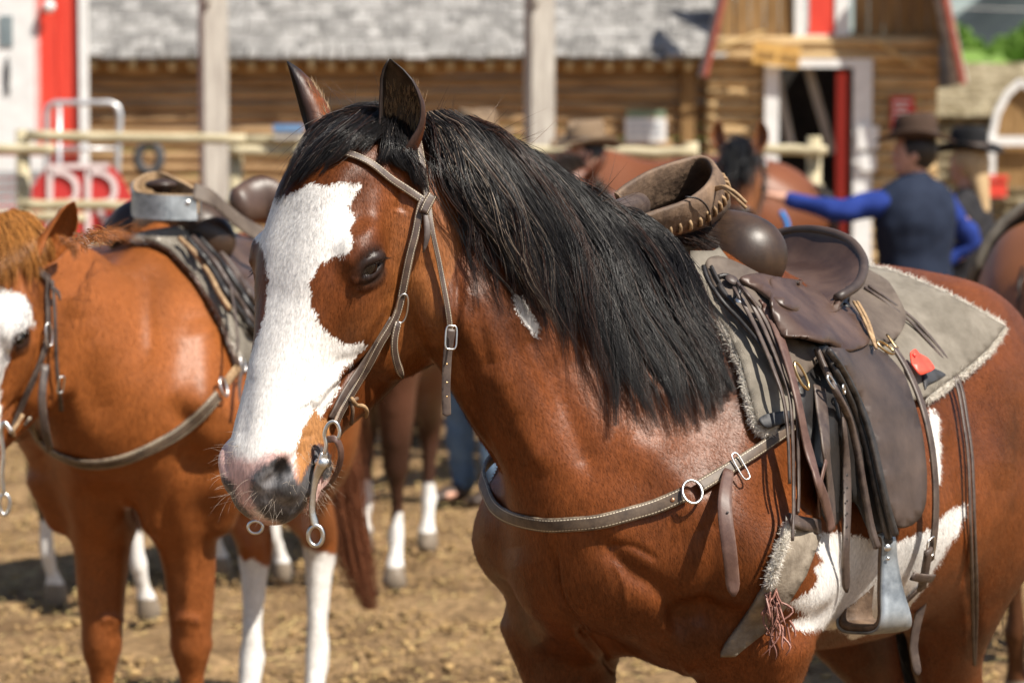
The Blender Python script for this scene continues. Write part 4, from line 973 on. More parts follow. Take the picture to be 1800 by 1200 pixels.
def f_mask(c, n):
    v = c - cO; v /= np.linalg.norm(v, axis=1)[:, None]; px, py = proj(c)
    q = FH.inv(c); ey = np.linalg.norm((q - np.array((.172, .112, -.057))) * (1, .6, 1.), axis=1)
    m = ((n * v).sum(1) < .35) & (px > -50) & (px < 1850) & (py < 1260) & (ey > .026)
    hd = (q[:, 0] > -.05) & (np.abs(q[:, 1]) < .18) & (q[:, 2] > -.36)
    return m * np.where(hd, np.where((q[:, 0] > .47) & (q[:, 2] < -.045), .25, 1.0), .50)
fz = fuzz(fV, fF, fC, 900000 * DENS, f_len, f_flow, f_mask)

# pale hair inside the ears
ES = []
for (V_, F_, l_, v_), e in zip(_e, EARS):
    g = np.random.default_rng(31); n_ = len(V_) // 2; inn_ = V_[n_:]; vv_ = v_[n_:]; cen = np.asarray(e[0], float); axd = nrm(np.asarray(e[1]) - cen)
    k = g.choice(np.nonzero((vv_ > .10) & (vv_ < .74) & (np.abs(np.arange(len(vv_)) % 15 - 7) < 4.6))[0], 800); b = inn_[k] + g.normal(size=(800, 3)) * .002
    op = nrm(np.asarray(e[3], float)); v = np.linspace(0, 1, 17)[None, :, None]
    d = op * .25 + axd * .8 + g.normal(size=(800, 3)) * .22; d /= np.linalg.norm(d, axis=1)[:, None]
    ES.append(b[:, None] + d[:, None] * v * g.uniform(.006, .015, (800, 1, 1)) + axd * v ** 2 * .006)
ES = np.concatenate(ES); earV, earF, earC = strands(ES, np.full(len(ES), .00045), cols=np.array((.42, .28, .16)) * rng.uniform(.3, 1.3, (len(ES), 1)))
HB = FB((-.3, 0, 0))
horse1 = empty('bay_horse', HB, 'bay horse with a broad white blaze and black mane, nearest the camera', 'horse')
mk('body', fVa, fFa, M['coat'], horse1, col=fC)
mk_fuzz('coat_hair', fz, M['coathair'], horse1)
mk('mane', maneV, maneF, M['mane'], horse1, col=maneC)
mk('forelock', flV, flF, M['mane'], horse1, col=flC)
mk('ear_hair', earV, earF, M['mane'], horse1, col=earC)
# ------------------------------------------------------------------ leather, metal and cloth builders
def strap_mat(name, c, c2, edge, rough=.5, stitch=None, wear=.35):
    m, t, b = new_mat(name)
    uv = NN(t, 'ShaderNodeAttribute', attribute_name='Suv'); sp = NN(t, 'ShaderNodeSeparateXYZ'); t.links.new(uv.outputs['Vector'], sp.inputs[0])
    tc = NN(t, 'ShaderNodeTexCoord'); n1 = NN(t, 'ShaderNodeTexNoise'); n1.inputs['Scale'].default_value = 45; n1.inputs['Detail'].default_value = 8; n1.inputs['Roughness'].default_value = .7
    t.links.new(tc.outputs['Object'], n1.inputs['Vector'])
    cr = NN(t, 'ShaderNodeValToRGB'); cr.color_ramp.elements[0].position = .38; cr.color_ramp.elements[1].position = .66
    cr.color_ramp.elements[0].color = tuple(c) + (1,); cr.color_ramp.elements[1].color = tuple(c2) + (1,); t.links.new(n1.outputs['Fac'], cr.inputs[0])
    ab = NN(t, 'ShaderNodeMath', operation='ABSOLUTE'); t.links.new(sp.outputs['X'], ab.inputs[0])
    def ramp(src, a, b_):
        r = NN(t, 'ShaderNodeMapRange', clamp=True); r.inputs['From Min'].default_value = a; r.inputs['From Max'].default_value = b_; t.links.new(src, r.inputs['Value']); return r.outputs[0]
    eg = ramp(ab.outputs[0], .80, .98); wn = ramp(n1.outputs['Fac'], .38, .62)
    ml = NN(t, 'ShaderNodeMath', operation='MULTIPLY'); t.links.new(eg, ml.inputs[0]); t.links.new(wn, ml.inputs[1])
    mx = NN(t, 'ShaderNodeMix', data_type='RGBA'); t.links.new(ml.outputs[0], mx.inputs[0]); t.links.new(cr.outputs[0], mx.inputs[6]); mx.inputs[7].default_value = tuple(edge) + (1,)
    out = mx.outputs[2]
    if stitch:
        d1 = NN(t, 'ShaderNodeMath', operation='SUBTRACT'); t.links.new(ab.outputs[0], d1.inputs[0]); d1.inputs[1].default_value = .70
        d2 = NN(t, 'ShaderNodeMath', operation='ABSOLUTE'); t.links.new(d1.outputs[0], d2.inputs[0])
        d3 = NN(t, 'ShaderNodeMath', operation='LESS_THAN'); t.links.new(d2.outputs[0], d3.inputs[0]); d3.inputs[1].default_value = stitch[0]
        w = NN(t, 'ShaderNodeMath', operation='MULTIPLY'); t.links.new(sp.outputs['Y'], w.inputs[0]); w.inputs[1].default_value = stitch[1]
        fr = NN(t, 'ShaderNodeMath', operation='FRACT'); t.links.new(w.outputs[0], fr.inputs[0])
        lt = NN(t, 'ShaderNodeMath', operation='LESS_THAN'); t.links.new(fr.outputs[0], lt.inputs[0]); lt.inputs[1].default_value = .68
        mm = NN(t, 'ShaderNodeMath', operation='MULTIPLY'); t.links.new(d3.outputs[0], mm.inputs[0]); t.links.new(lt.outputs[0], mm.inputs[1])
        m2 = NN(t, 'ShaderNodeMix', data_type='RGBA'); t.links.new(mm.outputs[0], m2.inputs[0]); t.links.new(out, m2.inputs[6]); m2.inputs[7].default_value = (.55, .48, .36, 1); out = m2.outputs[2]
    t.links.new(out, b.inputs['Base Color'])
    b.inputs['Roughness'].default_value = rough; b.inputs['Specular IOR Level'].default_value = .5
    bp = NN(t, 'ShaderNodeBump'); bp.inputs['Strength'].default_value = .35; bp.inputs['Distance'].default_value = .0015; t.links.new(n1.outputs['Fac'], bp.inputs['Height']); t.links.new(bp.outputs[0], b.inputs['Normal'])
    return m
M['bridle'] = strap_mat('brown_bridle_leather', (.040, .026, .022), (.105, .068, .05), (.26, .18, .12), .5, (.07, 260))
M['collar'] = strap_mat('breast_collar_leather', (.055, .037, .026), (.13, .09, .06), (.30, .24, .17), .55, (.06, 200))
M['strap'] = strap_mat('strap_leather', (.045, .030, .026), (.095, .068, .055), (.17, .13, .10), .5)
M['redstrap'] = strap_mat('latigo_leather', (.075, .036, .028), (.13, .072, .055), (.2, .12, .09), .5)
M['blackstrap'] = strap_mat('black_leather', (.012, .011, .011), (.035, .030, .028), (.12, .10, .085), .45)
M['rawhide'] = noisy('rawhide', (.20, .12, .06), (.42, .28, .15), 60, .7, .4)
M['metal'] = noisy('nickel_metal', (.55, .54, .52), (.75, .74, .72), 40, .26, .1, metal=1, rough2=.42)
M['zinc'] = noisy('galvanised_metal', (.16, .18, .20), (.52, .56, .59), 16, .36, .2, metal=.75, rough2=.6, dist=.001)
M['brass'] = noisy('brass', (.50, .32, .14), (.78, .58, .32), 40, .32, .1, metal=1)
M['copper'] = noisy('copper_rivet', (.45, .22, .12), (.6, .34, .2), 40, .4, 0, metal=1)
M['seat'] = noisy('saddle_leather_worn', (.042, .022, .016), (.105, .062, .044), 9, .36, .35, spec=.5, rough2=.52, dist=.002)
M['swell'] = noisy('saddle_leather_polished', (.020, .011, .008), (.066, .036, .020), 14, .34, .3, spec=.5, rough2=.55, dist=.0015)
M['skirt'] = noisy('saddle_leather_dusty', (.058, .040, .030), (.14, .108, .083), 11, .6, .4, rough2=.75)
M['fender'] = noisy('fender_leather', (.036, .024, .020), (.088, .060, .048), 8, .42, .4, rough2=.6)
M['oldleather'] = noisy('scuffed_stirrup_leather', (.075, .045, .028), (.21, .135, .085), 22, .62, .6, rough2=.8, dist=.004)
M['black'] = noisy('black_leather_and_gap_shade', (.007, .006, .006), (.022, .018, .016), 20, .5, .3)  # small black fittings, and the sheet painted as shade behind the straps
M['canvas'] = noisy('pad_canvas', (.135, .118, .095), (.225, .20, .165), 16, .85, .5, spec=.2, dist=.0012)
M['fleece'] = noisy('pad_fleece', (.60, .55, .48), (.82, .78, .70), 120, .95, 1, spec=.1, dist=.006)
M['felt'] = noisy('cinch_felt', (.16, .13, .10), (.30, .255, .20), 40, .95, .6, spec=.1)
M['wornpatch'] = noisy('pad_wear_leather', (.02, .021, .024), (.05, .05, .055), 18, .6, .3)
M['redtag'] = noisy('red_tag_plastic', (.75, .06, .035), (.9, .10, .06), 30, .45, .05)
M['eye'] = noisy('eyeball', (.004, .003, .003), (.014, .008, .005), 60, .04, 0, spec=.8)
def set_suv(o, uv):
    at = o.data.attributes.new('Suv', 'FLOAT_VECTOR', 'POINT'); v = np.zeros((len(uv), 3), np.float32); v[:, :2] = uv; at.data.foreach_set('vector', v.ravel())
def onsight(Q, Nn, o, V2):
    """raise points off the hide towards the viewer's side by the height o"""
    D = np.array([ray(x, y) for x, y in V2]); D /= np.linalg.norm(D, axis=1)[:, None]; dn = np.clip(-(D * Nn).sum(1), .42, 1)
    return cO + D * (((Q - cO) * D).sum(1) - np.broadcast_to(o, (len(Q),)) / dn)[:, None]
def ribbon(name, Q, Nn, w, mat, parent, th=.003, taper=None, label=None, point=False, roll=0.0):
    """strap: centre line Q with outward normals Nn, width w (metres, scalar or per point)"""
    Q = np.asarray(Q, float); n = len(Q); w = np.broadcast_to(np.asarray(w, float), (n,)).copy()
    if point: w[-1] *= .25; w[-2] *= .8; w[0] *= .9
    T = np.gradient(Q, axis=0); T /= np.linalg.norm(T, axis=1)[:, None] + 1e-12
    S = np.cross(T, Nn); S /= np.linalg.norm(S, axis=1)[:, None] + 1e-12; U = np.cross(S, T)
    U *= np.sign((U * Nn).sum(1))[:, None]
    if np.ndim(roll) or roll:
        rl = np.broadcast_to(roll, (n,))[:, None]; S, U = S * np.cos(rl) + U * np.sin(rl), U * np.cos(rl) - S * np.sin(rl)
    prof = [(-1, .1), (-.88, .5), (-.45, .62), (.45, .62), (.88, .5), (1, .1), (.9, -.5), (-.9, -.5)]
    k = len(prof)
    V = np.stack([Q + S * (a * w / 2)[:, None] + U * (b * th) for a, b in prof], 1).reshape(-1, 3)
    L = np.r_[0, np.cumsum(np.linalg.norm(np.diff(Q, axis=0), axis=1))]
    uv = np.stack([np.tile([p[0] for p in prof], n), np.repeat(L, k)], 1)
    F = []
    for i in range(n - 1):
        for j in range(k):
            l = (j + 1) % k; F.append((i * k + j, i * k + l, (i + 1) * k + l, (i + 1) * k + j))
    F.append(tuple(range(k))[::-1]); F.append(tuple((n - 1) * k + j for j in range(k)))
    o = mk(name, V, F, mat, parent, True, label=label); set_suv(o, uv); return o
def dstrap(name, px, wpx, mat, parent, off=.004, th=.003, n=None, bvh=None, lift=None, point=False, smooth=7, label=None, Yd=None, wrap=None):
    """strap lying on an animal, given where it shows"""
    n = n or max(8, int(np.abs(np.diff(np.asarray(px, float), axis=0)).sum() / 9))
    o = np.interp(np.linspace(0, 1, n), np.linspace(0, 1, len(lift)), lift) if lift is not None else off
    Q, Nn = drape(px, bvh, 0, n=n, smooth=smooth, Yd=Yd)
    o = np.broadcast_to(np.asarray(o, float), (n,)); p2 = catmull(np.asarray(px, float), n); Q = onsight(Q, Nn, o + th * .5, p2)
    for _ in range(4): Q[1:-1] = (Q[:-2] + 2 * Q[1:-1] + Q[2:]) / 4; Nn[1:-1] = (Nn[:-2] + 2 * Nn[1:-1] + Nn[2:]) / 4
    w = np.interp(np.linspace(0, 1, n), np.linspace(0, 1, len(wpx)), wpx) if np.ndim(wpx) else np.full(n, float(wpx))
    if wrap:                       # carry the strap on round the far side of the animal
        A = np.array([P(x, y, Q[0][1] + d) for x, y, d in wrap][::-1] + [Q[0]]); A = catmull(A, 10)[:-1]
        Q = np.vstack([A, Q]); Nn = np.vstack([np.linspace(0, 1, 9)[:, None] * Nn[0] + np.linspace(1, 0, 9)[:, None] * np.array((-1, .3, 0)), Nn]); Nn /= np.linalg.norm(Nn, axis=1)[:, None]; w = np.r_[np.full(9, w[0]), w]
    return ribbon(name, Q, Nn, w * Q[:, 1] / FPX, mat, parent, th, point=point, label=label)
def sheet_geo(poly, off, th, bvh=None, step=14, smooth=4, ybias=0, offf=None, round_=True, Yd=None, clip=False):
    poly = np.asarray(poly, float)
    if round_:
        c = np.vstack([poly[-1:], poly, poly[:2]]); q = catmull(c, (len(c) - 1) * 6 + 1)[6: 6 * (len(poly) + 1)]
        # keep corners crisp: blend towards the straight polygon
        lin = np.stack([np.interp(np.arange(len(q)) / 6, np.arange(len(poly) + 1), np.r_[poly[:, k], poly[0, k]]) for k in (0, 1)], 1)
        poly = q * .7 + lin * .3
    bm = bmesh.new(); bm.faces.new([bm.verts.new((x, y, 0)) for x, y in poly])
    lo, hi = poly.min(0), poly.max(0)
    for ax_ in (0, 1):
        for c in np.arange(lo[ax_] + step * .5, hi[ax_], step):
            co = [0, 0, 0]; co[ax_] = c; no = [0, 0, 0]; no[ax_] = 1
            bmesh.ops.bisect_plane(bm, geom=bm.verts[:] + bm.edges[:] + bm.faces[:], plane_co=co, plane_no=no, dist=.05)
    bmesh.ops.remove_doubles(bm, verts=bm.verts, dist=.6)
    bmesh.ops.triangulate(bm, faces=[f for f in bm.faces if len(f.verts) > 4])
    bm.verts.index_update(); V2 = np.array([v.co[:2] for v in bm.verts])
    H_ = [hit(x, y, bvh) for x, y in V2]
    ok = np.array([i for i, h in enumerate(H_) if h is not None])
    Q = np.zeros((len(V2), 3)); Nn = np.zeros((len(V2), 3))
    for i, h in enumerate(H_):
        if h is None:
            if len(ok): j = ok[np.argmin(((V2[ok] - V2[i]) ** 2).sum(1))]; Q[i] = P(V2[i][0], V2[i][1], H_[j][0][1]); Nn[i] = nrm(H_[j][1] * .4 + np.array((0, -.6, 0)))
            else: Q[i] = P(V2[i][0], V2[i][1], Yd); Nn[i] = (.3, -.9, .2)
        else: Q[i], Nn[i] = h
    if clip:
        dead = [v for v in bm.verts if H_[v.index] is None and V2[v.index][0] is not None]; keep_ = np.array([h is not None for h in H_])
        bmesh.ops.delete(bm, geom=dead, context='VERTS'); bm.verts.index_update(); V2 = V2[keep_]; Q = Q[keep_]; Nn = Nn[keep_]
    nb = [[e.other_vert(v).index for e in v.link_edges] for v in bm.verts]
    bd = np.array([v.is_boundary for v in bm.verts])
    for _ in range(smooth):
        A = np.array([Q[k].mean(0) if len(k) else Q[i] for i, k in enumerate(nb)]); B = np.array([Nn[k].mean(0) if len(k) else Nn[i] for i, k in enumerate(nb)])
        m = ~bd; Q[m] = .5 * Q[m] + .5 * A[m]; Nn = .5 * Nn + .5 * B; Nn /= np.linalg.norm(Nn, axis=1)[:, None]
    o = np.full(len(Q), float(off)) if offf is None else offf(V2, off)
    # keep every boundary vertex on its own sight line after raising: slide back
    Q = onsight(Q, Nn, o, V2)
    Top = Q + Nn * th * .5; Bot = Q - Nn * th * .5
    n = len(Q); F = []
    for f in bm.faces:
        ix = [v.index for v in f.verts]; nrmf = np.cross(Q[ix[1]] - Q[ix[0]], Q[ix[2]] - Q[ix[0]])
        if nrmf @ Nn[ix[0]] < 0: ix = ix[::-1]
        F.append(ix); F.append([i + n for i in ix[::-1]])
    cnt = {}
    for f in F[::2]:
        for a, b in zip(f, f[1:] + f[:1]): cnt[(a, b)] = 1
    for (a, b) in cnt:
        if (b, a) not in cnt: F.append([b, a, a + n, b + n])
    bm.free(); return np.concatenate([Top, Bot]), F, V2
def sheet(name, poly, off, th, mat, parent, **k):
    V, F, _ = sheet_geo(poly, off, th, **k); return mk(name, V, F, mat, parent, True)
def pxring(name, cx, cy, rx, ry, rpx, mat, parent, off=.008, bvh=None, rot=0, squeeze=0, Yd=None, tilt=None, Q=None):
    h = hit(cx, cy, bvh) if Yd is None else None
    c, nn = h if h else (P(cx, cy, Yd or 4.3), np.array((.2, -.97, .1)))
    c = onsight(c[None], nn[None], off, [(cx, cy)])[0] if h else c + nn * off
    if tilt is not None: nn = nrm(tilt)
    u = nrm(np.cross((0, 0, 1), nn)); v = np.cross(nn, u)
    u, v = u * math.cos(rot) + v * math.sin(rot), v * math.cos(rot) - u * math.sin(rot)
    s = c[1] / FPX
    g = Geo().tube(ringp(c, u, v, rx * s, ry * s, squeeze=squeeze), rpx * s, 8, True)
    return g.build(name, mat, parent, True)
def buckle(parent, cx, cy, rx, ry, rot=0, off=.009, bvh=None, squeeze=.55, mat=None, rpx=1.7, Yd=None):
    b = pxring('buckle', cx, cy, rx, ry, rpx, mat or M['metal'], parent, off, bvh, rot, squeeze, Yd)
    return b
def dot(name, cx, cy, r, mat, parent, off=.006, bvh=None, flat=.45, Yd=None):
    h = hit(cx, cy, bvh) if Yd is None else None
    c, nn = h if h else (P(cx, cy, Yd or 4.3), np.array((.2, -.97, .1)))
    u = nrm(np.cross((0, 0, 1), nn)); v = np.cross(nn, u); s = r * c[1] / FPX; c = onsight(c[None], nn[None], off, [(cx, cy)])[0] if h else c + nn * off
    V = []; F = []
    for j in range(5):
        a = j / 4 * math.pi / 2
        for i in range(12): th = i * math.pi / 6; V.append(c + (u * math.cos(th) + v * math.sin(th)) * s * math.cos(a) + nn * s * flat * math.sin(a))
    for j in range(4):
        for i in range(12): k = (i + 1) % 12; F.append((j * 12 + i, j * 12 + k, j * 12 + 12 + k, j * 12 + 12 + i))
    return mk(name, V, F, mat, parent, True)
def cord(name, px, rpx, mat, parent, off=.006, n=None, bvh=None, lift=None, smooth=2, Yd=None, parts=None):
    n = n or max(10, int(np.abs(np.diff(np.asarray(px, float), axis=0)).sum() / 8))
    o = np.interp(np.linspace(0, 1, n), np.linspace(0, 1, len(lift)), lift) if lift is not None else off
    Q, Nn = drape(px, bvh, 0, n=n, smooth=smooth, Yd=Yd); Q = onsight(Q, Nn, o, catmull(np.asarray(px, float), n))
    return Geo().tube(Q, rpx * Q[:, 1].mean() / FPX, 7).build(name, mat, parent, True)
def blob(name, prims, mat, parent, vox=.006, levels=1, smoothk=None, col=None):
    V, F = surface(prims, vox, levels, keep=lambda V: np.full(len(V), .85))
    if name in ('shirt', 'vest', 'jeans'): V = V + np.stack([wob(V, 22), wob(V[:, [1, 2, 0]], 22), wob(V[:, [2, 0, 1]], 14)], 1) * .006
    return mk(name, V, F, mat, parent, True)
# ------------------------------------------------------------------ foreground horse: eyes, whiskers
for y in (1, -1):
    c = FH((.172, .0985 * y, -.056)); g = []
    bm = bmesh.new(); bmesh.ops.create_uvsphere(bm, u_segments=28, v_segments=18, radius=.0210)
    V = np.array([v.co for v in bm.verts]) * (1, .95, 1); F = [[v.index for v in f.verts] for f in bm.faces]; bm.free()
    mk('eye', V @ FH.M[[0, 2, 1]] * 1 + c, F, M['eye'], horse1)
    n = 46; gg = np.random.default_rng(8)   # lashes
    tt = np.linspace(-.024, .027, n); ud = FH.M[0] * -.66 + FH.M[2] * .75; ad = FH.M[0] * -.75 - FH.M[2] * .66
    b = np.array([FH((.172, .120 * y, -.057)) + ad * t + ud * (.010 - 14 * (t - .002) ** 2) - FH.M[1] * y * (8 * t * t) for t in tt])
    d = np.array([nrm(FH.M[1] * y * .9 - ud * .75 + ad * t * 14 + gg.normal(size=3) * .12) for t in tt])
    v = np.linspace(0, 1, 7); S = b[:, None] + d[:, None] * (v[None, :, None] * .016) + ud * (v[None, :, None] ** 2 * .004)
    V, F, C = strands(S, np.full(n, .00035), cols=np.tile((.02, .013, .01), (n, 1))); mk('eyelashes', V, F, M['mane'], horse1, col=C)
def whisk(pts, n, L, seed, col, bias):
    g = np.random.default_rng(seed); S = []
    for i in range(n):
        x, y = pts[g.integers(len(pts))]; h = None; k = 0
        while h is None and k < 40:
            h = hit(x + g.normal() * 9, y + g.normal() * 9); k += 1
        if h is None: continue
        d = nrm(h[1] * .7 + np.array(bias) * .7 + g.normal(size=3) * .45); c = g.normal(size=3) * .35 + np.array((0, 0, -.25)); v = np.linspace(0, 1, 9)[:, None]
        S.append(h[0] + (d * v + c * v * v * .7) * L * g.uniform(.4, 1.2))
    S = np.array(S); return strands(S, g.uniform(.00010, .00022, len(S)), cols=np.tile(col, (len(S), 1)))
for a in (([(402, 800), (400, 840), (415, 870), (412, 770), (450, 860), (480, 890)], 60, .035, 1, (.5, .42, .34), (-.6, -.3, -.2)), ([(578, 840), (570, 870), (560, 890), (590, 820), (585, 860), (545, 905)], 70, .026, 2, (.45, .36, .28), (.4, -.3, -.5)),
          ([(540, 800), (520, 870), (500, 850), (545, 850), (530, 790)], 26, .014, 3, (.55, .46, .36), (0, -.5, -.5)), ([(600, 810), (640, 765), (680, 725), (740, 680)], 60, .016, 4, (.30, .14, .06), (.3, -.1, -.8))):
    V, F, C = whisk(*a); mk('whiskers', V, F, M['mane'], horse1, col=C)

# ------------------------------------------------------------------ bridle
BR = empty('bridle', FH((.1, 0, -.1)), 'brown stitched leather bridle with a curb bit on the blazed bay horse', 'bridle')
dstrap('browband', [(560, 262), (608, 268), (652, 286), (685, 313), (714, 332), (748, 355)], [14, 15, 15], M['bridle'], BR, off=.006, th=.0035)
dstrap('keeper', [(760, 343), (752, 357), (744, 374)], [17, 19, 17], M['bridle'], BR, off=.013, th=.005)
dstrap('crownpiece', [(735, 245), (742, 285), (748, 330), (752, 352)], 14, M['bridle'], BR, off=.006)
ck = dstrap('cheekpiece', [(744, 350), (737, 372), (731, 409), (722, 442), (714, 480), (707, 515), (698, 552), (684, 578), (668, 603), (650, 638), (631, 670), (613, 700), (599, 724), (590, 746)], [14, 15, 15, 15, 17, 18, 19, 19], M['bridle'], BR, off=.006, th=.004)
dstrap('cheek_lining', [(690, 560), (672, 590), (645, 632), (620, 668), (602, 697), (590, 720), (582, 735)], 15, M['strap'], BR, off=.002, th=.003)
dstrap('strap_end', [(700, 566), (693, 593), (693, 619), (699, 643), (708, 664)], 15, M['bridle'], BR, lift=[.011, .016, .012, .014], point=True)
buckle(BR, 707, 542, 10, 26, rot=R(-6), off=.012, squeeze=.85)
dstrap('throatlatch', [(755, 366), (757, 385), (762, 417), (770, 451), (777, 488), (785, 530), (791, 572), (792, 600)], [9, 9, 10, 11], M['bridle'], BR, lift=[.008, .014, .010, .008, .010])
Qt = np.array([P(x, y, 4.13) for x, y in catmull(np.array([(793, 578), (790, 600), (787, 619), (785, 652), (784, 690), (785, 722), (785, 731)], float), 24)])
ribbon('throatlatch_end', Qt, np.tile(nrm((.25, -.95, .1)), (24, 1)), 16 * 4.13 / FPX, M['strap'], BR, .003, point=True)
buckle(BR, 793, 593, 10, 21, rot=R(-4), off=0, Yd=4.115, squeeze=.5)
for y in (640, 672, 697): dot('hole', 785, y, 1.8, M['brass'], BR, off=.002, Yd=4.124)
dstrap('thong', [(747, 372), (752, 396), (751, 420), (744, 444)], [8, 13, 11, 3], M['strap'], BR, lift=[.012, .018, .014])
cord('tie', [(618, 700), (627, 712), (638, 713), (645, 722), (643, 732)], 3.8, M['rawhide'], BR, off=.016)
cord('tie', [(628, 700), (618, 706), (620, 722), (617, 745)], 3.6, M['oldleather'], BR, off=.013)
BT = empty('curb_bit', P(565, 813, 4.06), 'steel curb bit with long curved shanks in the bay horse\'s mouth', 'bit')
h = hit(567, 813); bc = h[0] + h[1] * .012 + np.array((0, -.014, 0)); bn = nrm(h[1] * .5 + np.array((.25, -.9, .1)))
by = bc[1]
g = Geo()
def plate(g, px, w, th=.004, Y=by):
    Q = np.array([P(x, y, Y) for x, y in catmull(np.array(px, float), 26)]); w = np.interp(np.linspace(0, 1, 26), np.linspace(0, 1, len(w)), w) * Y / FPX
    T = np.gradient(Q, axis=0); T /= np.linalg.norm(T, axis=1)[:, None]; S = np.cross(T, bn); S /= np.linalg.norm(S, axis=1)[:, None]
    V = np.stack([Q + S * (a * w / 2)[:, None] + bn * b * th for a, b in ((-1, 0), (-.6, .5), (.6, .5), (1, 0), (.6, -.5), (-.6, -.5))], 1).reshape(-1, 3)
    F = [(i * 6 + j, i * 6 + (j + 1) % 6, (i + 1) * 6 + (j + 1) % 6, (i + 1) * 6 + j) for i in range(25) for j in range(6)] + [tuple(range(6))[::-1], tuple(25 * 6 + j for j in range(6))]
    g.add(V, F)
plate(g, [(570, 795), (567, 813), (560, 828), (554, 845), (550, 872), (549, 897), (553, 917), (555, 924)], [16, 25, 19, 14, 12, 13, 16, 14])
g.tube([P(x, y, by - .002) for x, y in catmull(np.array([(594, 772), (597, 758), (592, 744), (584, 741), (575, 748), (570, 764), (573, 780), (570, 798)], float), 26)], 3.6 * by / FPX, 8)
g.tube(ringp(P(555, 941, by), (1, 0, 0), (0, 0, 1), 13 * by / FPX, 18 * by / FPX), 4.3 * by / FPX, 8, True)
g.build('shank', M['metal'], BT, True)
dot('rivet', 567, 814, 10, M['metal'], BT, off=0.004, Yd=by - .003)
Geo().tube(ringp(P(449, 926, 4.10), (1, 0, 0), (0, 0, 1), 13 * 4.1 / FPX, 11 * 4.1 / FPX), 3 * 4.1 / FPX, 8, True).tube([P(452, 915, 4.10), P(458, 895, 4.11), P(470, 870, 4.12)], .004, 8).build('shank', M['metal'], BT, True)
Geo().tube([bc, bc - FH.M[1] * .05, bc - FH.M[1] * .1], .006, 10).build('mouthpiece', M['metal'], BT, True)
Qc = np.array([P(x, y, Y) for x, y, Y in catmull(np.array([(576, 772, by), (590, 772, by - .004), (598, 786, by), (599, 806, by + .01), (593, 828, by + .025), (580, 850, by + .05), (560, 868, by + .08)]), 24)])
ribbon('curb_strap', Qc, np.tile(nrm((.6, -.75, .1)), (24, 1)), 13 * 4.06 / FPX, M['redstrap'], BR, .003)

# ------------------------------------------------------------------ breast collar
BC = empty('breast_collar', FB((.25, .1, .95)), 'dusty brown breast collar with a steel ring across the chest of the blazed bay horse', 'breast collar')
dstrap('chest_strap', [(852, 858), (868, 892), (903, 912), (957, 923), (1007, 921), (1053, 917), (1103, 904), (1153, 890), (1204, 868)], [24, 27, 27, 27, 28], M['collar'], BC, off=.004, th=.005, wrap=[(847, 838, .05), (856, 815, .13), (880, 790, .20)])
pxring('ring', 1217, 864, 18, 22, 2.6, M['metal'], BC, off=.012)
dstrap('shoulder_strap', [(1229, 855), (1257, 838), (1282, 823), (1299, 812), (1341, 785), (1374, 762), (1398, 744)], [25, 23, 21, 20], M['collar'], BC, off=.008, th=.005)
buckle(BC, 1302, 819, 8, 26, rot=R(20), off=.016)
dstrap('strap_end', [(1281, 826), (1275, 862), (1274, 900), (1280, 950), (1285, 992), (1290, 1048)], [20, 27, 27, 25], M['redstrap'], BC, lift=[.014, .035, .045, .045, .04], point=True, th=.004)
for x, y in ((1182, 878), (1255, 837), (1275, 829)): dot('rivet', x, y, 4.2, M['copper'], BC, off=.010)
for y in (900, 945, 990): dot('hole', 1279 + (y - 900) * .07, y, 2.2, M['black'], BC, off=.046, flat=.2)
# ------------------------------------------------------------------ saddle pad
PD = empty('saddle_pad', FB((-.35, 0, 1.38)), 'khaki canvas saddle pad with white fleece edges on the blazed bay horse', 'saddle pad')
PADP = [(1167, 424), (1190, 457), (1227, 507), (1253, 543), (1280, 585), (1303, 640), (1320, 705), (1331, 745), (1345, 757), (1392, 738), (1500, 735), (1629, 697), (1690, 652), (1735, 612), (1763, 575), (1700, 540), (1640, 510), (1573, 483), (1523, 472), (1512, 520), (1460, 575), (1380, 555), (1310, 500), (1262, 440), (1225, 414)]
sheet('canvas', PADP, .018, .012, M['canvas'], PD, step=13, smooth=5, round_=False, clip=True)
def fleece(name, px, w, parent, bvh=None, off=.016, dens=1.0, Lf=.0035, seed=3, rad=None):
    nn_ = max(10, int(np.abs(np.diff(np.array(px, float), axis=0)).sum() / 7)); Q, Nn = drape(px, bvh, 0, n=nn_, smooth=2); Q = onsight(Q, Nn, off, catmull(np.array(px, float), nn_))
    g = np.random.default_rng(seed); r = np.interp(np.linspace(0, 1, len(Q)), np.linspace(0, 1, len(w)), w) * .5 * Q[:, 1] / FPX
    V, F = tube_mesh(Q, r, 8); V = V + g.normal(size=V.shape) * .0012
    o = mk(name, V, F, M['fleece'], parent, True)
    n = int(len(Q) * 260 * dens); i = g.integers(0, len(Q) - 1, n); t = g.random((n, 1)); b = Q[i] * (1 - t) + Q[i + 1] * t
    d = Nn[i] * g.uniform(-.2, .8, (n, 1)) + g.normal(size=(n, 3)); d /= np.linalg.norm(d, axis=1)[:, None]
    b = b + d * r[i][:, None] * .8; v = np.linspace(0, 1, 5)[None, :, None]
    S = b[:, None] + d[:, None] * v * Lf * g.uniform(.5, 1.1, (n, 1, 1)) + g.normal(size=(n, 1, 3)) * v ** 2 * .004
    c = np.array((.82, .77, .69)) * g.uniform(.8, 1.12, (n, 1)); V, F, C = strands(S, np.full(n, .0006), cols=c)
    return mk('fleece_tufts', V, F, M['mane'], parent, col=C)
fleece('fleece_edge', [(1160, 418), (1190, 460), (1227, 510), (1253, 546), (1280, 590), (1302, 643), (1318, 705), (1330, 746), (1343, 757), (1358, 750)], [16, 15, 13, 12, 11, 10, 9], PD, off=.012)
fleece('fleece_edge', [(1627, 701), (1655, 681), (1690, 656), (1735, 616), (1763, 578)], [13, 15, 14, 13, 8], PD, off=.012, seed=5)
